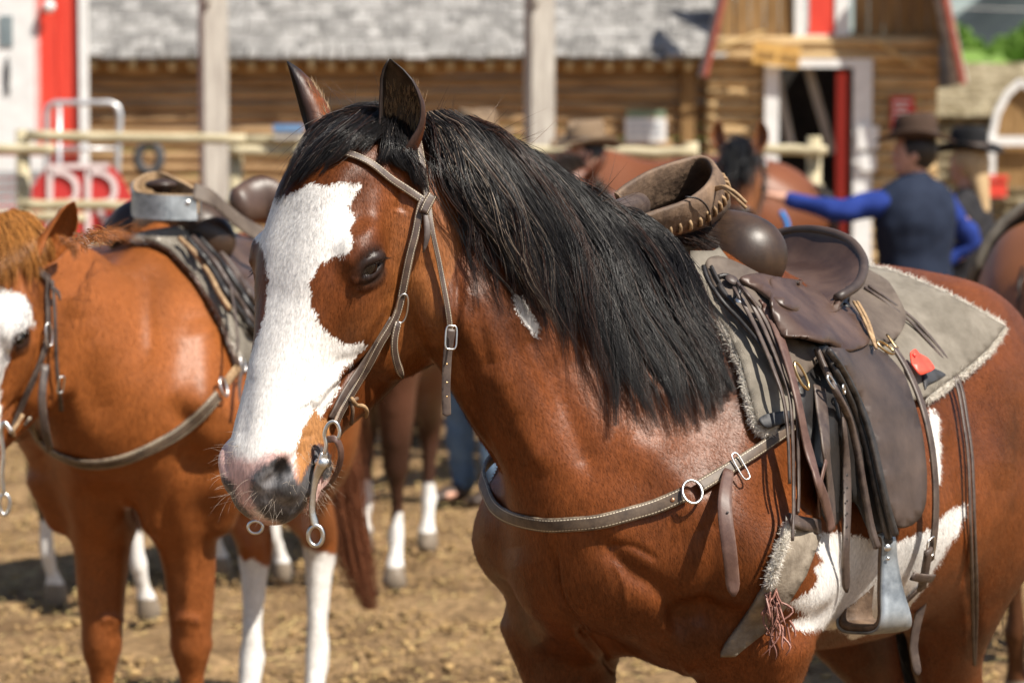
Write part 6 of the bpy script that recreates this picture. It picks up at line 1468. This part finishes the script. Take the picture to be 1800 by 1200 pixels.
V_ = np.array([P(x, y, Y) for x, y, Y in catmull(np.array([(345, 344, 6.72), (290, 343, 6.68), (245, 340, 6.70), (234, 333, 6.76), (238, 318, 6.88), (262, 305, 6.95), (290, 306, 6.95), (325, 322, 6.88), (350, 335, 6.78)]), 50)])
D_ = np.array((0, 0, -.058))
T = np.gradient(V_, axis=0); T /= np.linalg.norm(T, axis=1)[:, None]; ON = np.cross(T, (0, 0, 1)); ON /= np.linalg.norm(ON, axis=1)[:, None]; ON *= np.sign((ON * (V_ - V_.mean(0))).sum(1).mean())
def band2(o0, o1, a, b, mat, nm):
    V = np.stack([V_ + D_ * a + ON * o0, V_ + D_ * a + ON * o1, V_ + D_ * b + ON * o1, V_ + D_ * b + ON * o0], 1).reshape(-1, 3); F = [(i * 4 + j, i * 4 + (j + 1) % 4, i * 4 + 4 + (j + 1) % 4, i * 4 + 4 + j) for i in range(49) for j in range(4)] + [(0, 1, 2, 3), (199, 198, 197, 196)]
    return mk(nm, V, F, mat, S2_, False)
o1 = band2(.001, .005, 0, 1, M['zinc'], 'stirrup'); o2 = band2(-.012, 0, -.06, .97, M['rawhide'], 'lining'); o2.parent = o1
dot('bolt', 330, 356, 5, M['metal'], S2_, off=0, Yd=6.70)
def flat(nm, px, w, mat, n=24, nd=(.25, -.8, .5), par=None, th=.005, l=None):
    Q = np.array([P(*c) for c in catmull(np.array(px, float), n)]); return ribbon(nm, Q, np.tile(nrm(nd), (n, 1)), np.asarray(w) * px[0][2] / FPX, mat, par or S2_, th)
flat('stirrup_leather', [(340, 336, 6.72), (372, 348, 6.74), (400, 372, 6.80), (430, 396, 6.86), (475, 420, 6.92)], 34, M['skirt'])
sheet('seat_jockey', [(350, 372), (385, 392), (430, 420), (480, 440), (490, 520), (455, 520), (430, 495), (400, 470), (385, 430)], .04, .008, M['seat'], S2_, bvh=sBVH, step=16, Yd=6.9)
sheet('fender', [(395, 460), (430, 480), (480, 510), (500, 640), (470, 660), (450, 600), (430, 530)], .035, .006, M['fender'], S2_, bvh=sBVH, step=16, Yd=6.9)
cord('rope', [(315, 418), (345, 448), (370, 485), (385, 515), (405, 545)], 5, M['rawhide'], S2_, off=.045, bvh=sBVH)
for k in range(4): cord('piping', [(330 + 8 * k, 420 - 3 * k), (368 + 9 * k, 465 - 4 * k), (395 + 10 * k, 510 - 5 * k), (430 + 8 * k, 560 - 4 * k), (455 + 5 * k, 590)], 6, M['strap'] if k % 2 else M['blackstrap'], S2_, off=.05, bvh=sBVH)
dstrap('saddle_string', [(405, 500), (412, 540), (418, 590), (416, 620)], 7, M['strap'], S2_, off=.06, bvh=sBVH)
cn2 = blob('cantle', [Sweep([tuple(P(425, 360, 7.35)) + (.05, .03), tuple(P(460, 350, 7.4)) + (.06, .03), tuple(P(500, 365, 7.4)) + (.05, .03)], (0, 1, 0), k=.03)], M['seat'], S2_, .012, 1)
# ------------------------------------------------------------------ horses further back
def far_horse(name, label, wx, wy, th, neck_up, neck_turn, coatc, manec, sock=0, scale=1.0, vox=.022, head_th=None, head_drop=.5, blaze=False, hind=((0, 0), (0, 0)), limb=1.2):
    B = body_frame(0, 0, R(th)); e = empty(name, (wx, wy, 0), label, 'horse', 'saddle horses standing in the yard behind')
    nt_ = R(neck_turn); hd = B.M[0] * math.cos(nt_) + B.M[1] * math.sin(nt_)
    w = B((.18, 0, 1.10)); poll = B((.12, 0, 1.3)) + hd * .58 * math.cos(neck_up) + np.array((0, 0, .62 * math.sin(neck_up)))
    ht = R(th if head_th is None else head_th); hh = np.array((-math.sin(ht), -math.cos(ht), 0)); mz = poll + nrm(hh * (1 - head_drop) + np.array((0, 0, -head_drop)) * 1.3) * .55
    H = head_frame(poll, mz, ht)
    pb = H((.06, 0, -.16))
    rows = [tuple(w) + (.25, .15), tuple(w * .66 + pb * .34 + (0, 0, .03)) + (.20, .11), tuple(w * .33 + pb * .67 + (0, 0, .03)) + (.155, .085), tuple(pb) + (.12, .07)]
    pr = horse_prims(B, H, (rows, nrm(B.M[1] + H.M[1])), detail=False, rear=1.0, hind=hind, limb=limb)
    V, F = surface(pr, vox, 1)
    ears = [ear_mesh(H((.005, y * .062, -.078)), H((-.15, y * .10, -.05)), y, H.M[2], 0, .036, nu=9, nv=10) for y in (1, -1)]
    Va = np.concatenate([V] + [x[0] for x in ears]); Fa = np.concatenate([F, ears[0][1] + len(V), ears[1][1] + len(V) + len(ears[0][0])])
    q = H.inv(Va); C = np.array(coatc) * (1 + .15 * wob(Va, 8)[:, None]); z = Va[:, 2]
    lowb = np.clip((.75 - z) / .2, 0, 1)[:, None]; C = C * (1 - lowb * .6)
    if sock: m = z + .02 * wob(Va, 30) < sock; C[m] = WHITE * .85
    C[z < .075] = np.array((.20, .16, .12))
    if blaze: m = (np.abs(q[:, 1]) < .03) & (q[:, 2] > -.08) & (q[:, 0] > .1) & (q[:, 0] < .6); C[m] = WHITE
    W_ = lambda A: (A * scale) + np.array((wx, wy, 0))
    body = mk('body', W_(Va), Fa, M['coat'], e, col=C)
    for y in (1, -1):
        c = H((.172, .095 * y, -.056)); bm = bmesh.new(); bmesh.ops.create_uvsphere(bm, u_segments=12, v_segments=8, radius=.022); Ve = np.array([v.co for v in bm.verts]) + c; Fe = [[v.index for v in f.verts] for f in bm.faces]; bm.free(); mk('eye', W_(Ve), Fe, M['eye'], e)
    g = np.random.default_rng(int(abs(wx * 100)) + 3)
    cr = catmull(np.array([H((-.03, 0, -.06)), H((-.02, 0, -.15)), w * .4 + pb * .6 + (0, 0, .19), w * .75 + pb * .25 + (0, 0, .22), B((0, 0, 1.46))]), 60)
    n = 1500; i = g.integers(0, 60, n); b = cr[i] + g.normal(size=(n, 3)) * .01; v = np.linspace(0, 1, 10)[None, :, None]; sd = np.where(g.random(n) < .8, 1, -1)[:, None]
    S = b[:, None] + (B.M[1] * sd)[:, None] * (np.sin(v * 1.6) * .085) + np.array((0, 0, -1)) * v ** 1.4 * g.uniform(.12, .26, (n, 1, 1)) + g.normal(size=(n, 1, 3)) * v * .02
    nf = 500; bf = H((-.03, 0, -.03)) + g.normal(size=(nf, 3)) * .02; Sf = bf[:, None] + H.M[2] * np.sin(v * 2.2) * .07 + H.M[0] * v * g.uniform(.1, .26, (nf, 1, 1)) + g.normal(size=(nf, 1, 3)) * v * .035 + H.M[1] * g.uniform(-.07, .07, (nf, 1, 1)) * v ** .5
    Vm, Fm, Cm_ = strands(W_(np.concatenate([S, Sf])), np.full(n + nf, .0022), cols=np.array(manec) * g.uniform(.6, 1.5, (n + nf, 1))); mk('mane', Vm, Fm, M['mane'], e, col=Cm_)
    t0 = B((-1.05, 0, 1.27)); Q = catmull(np.array([t0, t0 - B.M[0] * .08 + (0, 0, -.12), t0 - B.M[0] * .06 + (0, 0, -.5), t0 - B.M[0] * .03 + (0, 0, -.85)]), 10); o = g.normal(size=(600, 1, 3)) * (1, 1, .1) * .035
    Vt, Ft, Ct = strands(W_(Q[None] + o), np.full(600, .0022), cols=np.array(manec) * g.uniform(.6, 1.5, (600, 1))); mk('tail', Vt, Ft, M['mane'], e, col=Ct)
    return e, B, H, W_
def far_saddle(label, plabel, B, W_, px_mat='skirt'):
    s = empty('western_saddle', W_(B((-.25, 0, 1.42))), label, 'saddle', 'saddles on the horses behind')
    U = lambda r: tuple(W_(B(r)))
    pv = []; nu, nv = 14, 8
    for i in range(nv):
        a = .02 - .72 * i / (nv - 1)
        for j in range(nu):
            t = (j / (nu - 1) - .5) * 2; pv.append(U((a, .33 * math.sin(t * 1.35), 1.13 + .35 * math.cos(t * 1.35) * (1 if abs(t) < .9 else .96))))
    F = [(i * nu + j, i * nu + j + 1, i * nu + nu + j + 1, i * nu + nu + j) for i in range(nv - 1) for j in range(nu - 1)]
    p = mk('saddle_pad', pv, F, M['canvas'], None, True); md = p.modifiers.new('s', 'SOLIDIFY'); md.thickness = .03; md.offset = 0; tag(p, plabel, 'saddle pad', 'pads under the saddles behind')
    k = dict(k=.03)
    blob('seat', [Sweep([U((-.08, 0, 1.50)) + (.05, .15), U((-.25, 0, 1.47)) + (.05, .16), U((-.42, 0, 1.51)) + (.05, .17)], B.M[1], k=.03), Sweep([U((-.46, .14, 1.52)) + (.03,), U((-.49, 0, 1.60)) + (.035,), U((-.46, -.14, 1.52)) + (.03,)], B.M[0], k=.03),
                  Sweep([U((-.04, .15, 1.46)) + (.05,), U((-.04, 0, 1.55)) + (.05,), U((-.04, -.15, 1.46)) + (.05,)], B.M[0], k=.03)], M['seat'], s, .02, 1)
    blob('horn', [Sweep([U((-.03, 0, 1.57)) + (.022,), U((-.01, 0, 1.66)) + (.02,)], B.M[1], k=.02), Ball(U((-.01, 0, 1.67)), (.04, .04, .015), k=.01)], M['swell'], s, .012, 1)
    for y in (1, -1):
        Q = np.array([U((-.2 + .03 * math.sin(v * 3), y * (.22 + .15 * math.sin(min(v, .5) * 3.14)), 1.42 - .60 * v)) for v in np.linspace(0, 1, 16)])
        ribbon('fender', Q, np.tile(B.M[1] * y, (16, 1)), np.interp(np.linspace(0, 1, 16), [0, .5, .8, 1], [.20, .24, .16, .05]), M['fender'], s, .008)
        c = np.array(U((-.2, y * .40, .76))); Geo().tube([c + B.M[0] * a + np.array((0, 0, b)) for a, b in ((0, .09), (.05, .05), (.065, -.05), (0, -.065), (-.065, -.05), (-.05, .05), (0, .09))], .014, 8).build('stirrup', M['oldleather'], s, True)
    return s
# dark horse behind the chestnut: white lower legs show left of and between its forelegs
far_horse('dark_bay_horse', 'dark bay horse with white feet, its legs showing behind the chestnut forelegs', -1.11, 10.83, 210, -.75, 25, (.055, .022, .012), (.012, .011, .011), sock=.33, scale=.93, head_drop=.75, hind=((.12, .13), (0, .13)))
# leg seen under the jaw of the near horse
far_horse('dark_bay_horse', 'dark bay horse seen behind under the jaw of the blazed bay, one white foot showing', -.575, 11.0, 6, .15, 0, (.11, .045, .026), (.012, .011, .011), sock=.28, scale=.96, head_drop=.7, limb=1.45)
hC = far_horse('bay_horse', 'bay horse with a black forelock facing the camera beside the outstretched hand', 0.84, 13.6, -14, .66, 8, (.22, .085, .035), (.014, .014, .016), scale=1.0, head_th=6, head_drop=.68)
hD = far_horse('brown_horse', 'brown horse standing sideways just right of the seated brown hat', .40, 15.9, 95, .35, 10, (.15, .050, .021), (.02, .015, .013), scale=1.17, head_drop=.6)
hF = far_horse('brown_horse', 'reddish brown horse with its head over the mane crest between the two hats', .47, 14.4, 25, .50, 10, (.11, .036, .018), (.03, .018, .012), scale=1.0, head_drop=.40, head_th=72)
hG = far_horse('brown_horse', 'brown horse standing furthest back, its pale brown back below the information sign', -.02, 17.2, 84, .30, 15, (.19, .066, .028), (.016, .013, .012), scale=1.14, head_drop=.5)
hE = far_horse('brown_horse', 'brown horse with a pale pad edge cut by the right side of the photo', 1.94, 9.15, 200, .5, 0, (.21, .078, .030), (.02, .014, .012), scale=1.03)
far_saddle('brown saddle on the horse at the right edge', 'pale canvas pad on the horse at the right edge', hE[1], hE[3])
# ------------------------------------------------------------------ people
def cloth(name, a, b, sc=12): return noisy(name, a, b, sc, .85, .3, spec=.2)
M['skin'] = noisy('skin', (.48, .25, .17), (.60, .34, .24), 20, .5, .05)
M['navy'] = cloth('navy_quilted_vest', (.009, .014, .030), (.018, .026, .050)); M['blue'] = cloth('royal_blue_shirt', (.012, .030, .17), (.022, .048, .25))
M['denim'] = cloth('denim', (.06, .10, .17), (.16, .24, .34), 5); M['denimdark'] = cloth('dark_denim', (.02, .03, .055), (.05, .07, .11), 5)
M['hatbrown'] = cloth('brown_felt', (.045, .027, .019), (.085, .052, .037), 6); M['hattan'] = cloth('tan_felt', (.14, .095, .06), (.24, .17, .11), 6); M['hatblack'] = cloth('black_felt', (.008, .008, .009), (.02, .02, .022), 6)
M['hairdark'] = noisy('dark_hair', (.012, .009, .007), (.035, .022, .015), 60, .5, .3, stretch=(1, 1, .1)); M['hairblond'] = noisy('blond_hair', (.36, .24, .12), (.60, .43, .24), 60, .5, .3, stretch=(1, 1, .1))
M['shirtdark'] = cloth('dark_jacket', (.015, .015, .018), (.035, .033, .036)); M['shirtbrown'] = cloth('maroon_shirt', (.06, .022, .02), (.12, .045, .035)); M['shirtgrey'] = cloth('grey_shirt', (.20, .20, .22), (.32, .32, .34))
M['boot'] = noisy('boot_leather', (.03, .018, .012), (.07, .042, .028), 12, .5, .2)
def person(label, x, y, th, hat, shirt, jeans, hair, armL, armR, face=0, vest=None, h=1.0, lean=0.0, long_hair=False):
    B = body_frame(x, y, R(th)); e = empty('person', (x, y, 0), label, 'person'); U = lambda r: tuple(B((r[0] * h, r[1] * h, r[2] * h)))
    sw = lambda rows, side=None, k=.03, **kk: Sweep([U(r[:3]) + tuple(v * h for v in r[3:]) for r in rows], B.M[1] if side is None else side, k=k, **kk)
    FHp = body_frame(x, y, R(th + face)); hx, hy = 0, 0
    def hp(r): q = FHp((r[0] * h, r[1] * h, r[2] * h)); return tuple(q + B.M[0] * lean)
    body = [sw([(0, 0, .98, .10, .13), (0, 0, 1.15, .09, .13), (.0, 0, 1.36, .10, .17)]), Sweep([U((0, 0, 1.38)) + (.055,), hp((.0, 0, 1.55)) + (.055,)], B.M[1], k=.03),
            Ball(hp((.015, 0, 1.655)), (.098 * h, .078 * h, .115 * h), M=FHp.M, k=.02), Ball(hp((.055, 0, 1.585)), (.05, .05, .05), k=.02), Ball(hp((.108, 0, 1.635)), (.018, .013, .02), M=FHp.M, k=.015), Ball(hp((.10, 0, 1.59)), (.012, .022, .007), M=FHp.M, k=.01)]
    body += [Ball(hp((.088, s * .032, 1.665)), (.012, .016, .009), M=FHp.M, k=.008, sub=True) for s in (1, -1)] + [Ball(hp((.0, s * .08, 1.645)), (.022, .010, .032), M=FHp.M, k=.008) for s in (1, -1)]
    arms = {}
    for s, (el, ha) in ((1, armL), (-1, armR)):
        sh = (0, .18 * s, 1.40); body.append(sw([sh + (.052,), el + (.042,), ha + (.028,)], k=.02))
        d = nrm(np.array(ha) - el); up = np.array((0, 0, 1.)) if abs(d[2]) < .8 else np.array((1., 0, 0)); pl = nrm(np.cross(d, up)); up = np.cross(pl, d); hb = np.array(ha)
        body.append(sw([tuple(hb) + (.026, .026), tuple(hb + d * .05) + (.018, .04), tuple(hb + d * .09) + (.014, .038)], side=nrm(pl @ B.M), k=.01))
        for i, L in enumerate((.068, .078, .074, .058)):
            o = pl * (.030 - .020 * i); c0 = hb + d * .088 + o; body.append(sw([tuple(c0) + (.0095,), tuple(c0 + d * L * .5 + up * -.006) + (.009,), tuple(c0 + d * L * .85 + up * -.024) + (.0075,)], k=.004))
        t0 = hb + d * .03 + pl * .036; body.append(sw([tuple(t0) + (.012,), tuple(t0 + d * .03 + pl * .022) + (.010,), tuple(t0 + d * .058 + pl * .028) + (.009,)], k=.008))
        arms[s] = (sh, el, ha)
    for s in (1, -1): body.append(sw([(0, .085 * s, .95, .085), (.01, .095 * s, .52, .055), (-.02, .10 * s, .12, .04)], k=.03)); body.append(sw([(-.02, .10 * s, .06, .03, .035), (.12, .105 * s, .04, .025, .04)], k=.02))
    blob('body', body, M['skin'], e, .0125, 1)
    tors = lambda g: [sw([(0, 0, .96, .125 + g, .17 + g), (0, 0, 1.12, .115 + g, .155 + g), (0, 0, 1.30, .13 + g, .19 + g), (0, 0, 1.40, .10 + g, .18 + g)], k=.04)]
    sl = []
    for s in (1, -1):
        sh, el, ha = arms[s]; w = np.array(el) * .1 + np.array(ha) * .9; sl.append(sw([sh + (.072,), tuple((np.array(sh) + el) / 2) + (.064,), el + (.054,), tuple(w) + (.041,)], k=.03))
    blob('shirt', tors(.012) + sl + [sw([(0, 0, 1.43, .07), (0, 0, 1.47, .062)], k=.03)], M[shirt], e, .016, 1)
    if vest: blob('vest', tors(.048) + [sw([(0, 0, 1.44, .085), (0, 0, 1.51, .078)], k=.03)], M[vest], e, .016, 1)
    blob('jeans', [sw([(0, 0, 1.0, .125, .165), (0, 0, .90, .13, .17)], k=.04)] + [sw([(0, .09 * s, .88, .10), (.01, .10 * s, .52, .075), (-.02, .105 * s, .10, .062)], k=.02) for s in (1, -1)], M[jeans], e, .018, 1)
    for s in (1, -1): blob('boot', [sw([(-.03, .105 * s, .14, .05), (-.02, .105 * s, .06, .045), (.05, .11 * s, .05, .042, .045), (.16, .115 * s, .035, .025, .04)], k=.02)], M['boot'], e, .014, 1)
    hr = [Ball(hp((-.012, 0, 1.675)), (.102, .090, .112), M=FHp.M, k=.02), Ball(hp((.10, 0, 1.60)), (.075, .075, .09), M=FHp.M, k=.015, sub=True)]
    if long_hair: hr.insert(1, Sweep([hp((-.05, 0, 1.64)) + (.06, .07), hp((-.08, 0, 1.52)) + (.04, .06), hp((-.10, 0, 1.40)) + (.028, .04)], FHp.M[1], k=.03))
    blob('hair', hr, M[hair], e, .012, 1)
    # western hat: creased crown, brim curled up at the sides
    g = Geo(); nu = 48; prof = [(.0, .02, 1), (.055, .012, 1), (.082, .022, 1), (.092, .012, .9), (.098, -.03, .4), (.104, -.085, 0), (.112, -.103, 0), (.135, -.105, 0), (.158, -.104, 0), (.180, -.10, 0), (.183, -.108, 0), (.155, -.113, 0), (.112, -.112, 0), (.096, -.08, 0), (.09, -.03, 0), (.06, -.01, 0), (0, -.005, 0)]
    V = []; c0 = np.array((.005, 0, 1.845))
    for r_, z, cr in prof:
        for i in range(nu):
            a = 2 * math.pi * i / nu; ca, sa = math.cos(a), math.sin(a); rr = r_ * (1 + .14 * ca * ca); zz = z - cr * .030 * math.exp(-(sa * rr / .03) ** 2) * (.6 + .4 * ca) - cr * .012 * max(0, ca)
            if r_ > .11: k = (r_ - .11) / .095; zz += .062 * k * k * sa * sa - .03 * k * abs(ca) ** 3
            V.append(hp(tuple(c0 + np.array((rr * ca, rr * sa * .92, zz)))))
    F = [(i * nu + j, i * nu + (j + 1) % nu, i * nu + nu + (j + 1) % nu, i * nu + nu + j) for i in range(len(prof) - 1) for j in range(nu)]
    g.add(V, F); ht = g.build('hat', M[hat], e, True)
    V = [hp(tuple(c0 + np.array((r_ * 1.14 * math.cos(a), r_ * .93 * math.sin(a), z)))) for r_, z in ((.106, -.098), (.1085, -.09), (.1045, -.072), (.102, -.08)) for a in np.arange(nu) * 2 * math.pi / nu]
    F = [(i * nu + j, i * nu + (j + 1) % nu, ((i + 1) % 4) * nu + (j + 1) % nu, ((i + 1) % 4) * nu + j) for i in range(4) for j in range(nu)]; hb_ = mk('hat_band', V, F, M['boot'], e, True); hb_.parent = ht
    return e
# blue sleeved rider seen from behind, reaching to the bay horse
X1 = (1608 - 900) / FPX * 14.6
person('person in navy vest, blue sleeves and brown hat reaching towards the bay horse', X1, 14.6, 150, 'hatbrown', 'blue', 'denimdark', 'hairdark',
       ((.10, .40, 1.37), (.28, .62, 1.43)), ((.02, -.38, 1.20), (.10, -.17, 1.05)), face=-50, vest='navy', h=1.0)
person('person in a black hat and dark jacket with long blond hair behind the navy vest', (1702 - 900) / FPX * 15.6, 15.6, 120, 'hatblack', 'shirtdark', 'denim', 'hairblond',
       ((.10, .26, 1.15), (.30, .22, 1.10)), ((.02, -.27, 1.15), (.10, -.25, .92)), face=10, h=.97, long_hair=True)
person('person in a tan hat and jeans standing behind the crest of the black mane', (838 - 900) / FPX * 13.4, 13.4, 40, 'hattan', 'shirtbrown', 'denim', 'hairdark',
       ((.05, .27, 1.15), (.25, .2, 1.05)), ((.05, -.27, 1.15), (.25, -.2, 1.1)), face=-60, h=1.0)
person('person in a darker brown hat among the brown horses beside the tall post', (1030 - 900) / FPX * 15.0, 15.0, 30, 'hattan', 'shirtgrey', 'denimdark', 'hairdark',
       ((.05, .27, 1.15), (.25, .2, 1.05)), ((.05, -.27, 1.15), (.25, -.2, 1.1)), face=20, h=.985)
# blue lead rope from the facing bay horse to the hand
tag(Geo().tube(catmull(np.array([P(1372, 372, 13.2), P(1380, 385, 13.2), P(1384, 402, 13.2), P(1380, 430, 13.2)]), 12), .013, 8).build('lead_rope', cloth('blue_rope', (.02, .16, .5), (.04, .25, .65)), None, True), 'bright blue lead rope hanging below the outstretched hand', 'rope')
# bridle on the facing horse
b3 = empty('bridle', hC[2]((.1, 0, 0)) + np.array((0.84, 13.6, 0)), 'dark leather bridle with round silver conchos on the bay horse facing the camera', 'bridle'); H3 = hC[2]; o3 = np.array((0.84, 13.6, 0))
for y in (1, -1):
    Q = np.array([H3(p) + o3 for p in catmull(np.array([(.0, .085 * y, -.09), (.10, .118 * y, -.09), (.22, .108 * y, -.11), (.34, .075 * y, -.10), (.44, .066 * y, -.10)]), 14)]); ribbon('cheekpiece', Q, np.tile(H3.M[1] * y, (14, 1)), .022, M['blackstrap'], b3, .005)
    c = H3((.07, .118 * y, -.05)) + o3; Geo().tube(ringp(c, H3.M[0], H3.M[2], .012), .010, 8, True).build('concho', M['metal'], b3, True)
Q = np.array([H3(p) + o3 for p in catmull(np.array([(.06, -.115, -.07), (.05, -.06, .02), (.045, 0, .035), (.05, .06, .02), (.06, .115, -.07)]), 16)]); ribbon('browband', Q, np.tile(H3.M[2], (16, 1)), .022, M['blackstrap'], b3, .005)
Q = np.array([H3(p) + o3 for p in catmull(np.array([(.30, -.07, -.10), (.30, -.055, -.01), (.30, 0, .008), (.30, .055, -.01), (.30, .07, -.10)]), 16)]); ribbon('noseband', Q, np.tile(H3.M[2], (16, 1)), .02, M['blackstrap'], b3, .005)
# black twig-like cord under the near horse
tag(Geo().tube(catmull(np.array([P(1268, 1158, 4.75), P(1280, 1172, 4.75), P(1310, 1190, 4.8), P(1350, 1188, 4.85), P(1385, 1172, 4.9), P(1402, 1148, 4.95), P(1432, 1138, 5.0)]), 30), .0032, 6).tube(catmull(np.array([P(1270, 1160, 4.75), P(1278, 1148, 4.74), P(1286, 1160, 4.75), P(1282, 1175, 4.76)]), 10), .003, 6).build('cord', M['blackstrap'], None, True), 'thin black cord hanging under the belly of the blazed bay horse', 'cord')
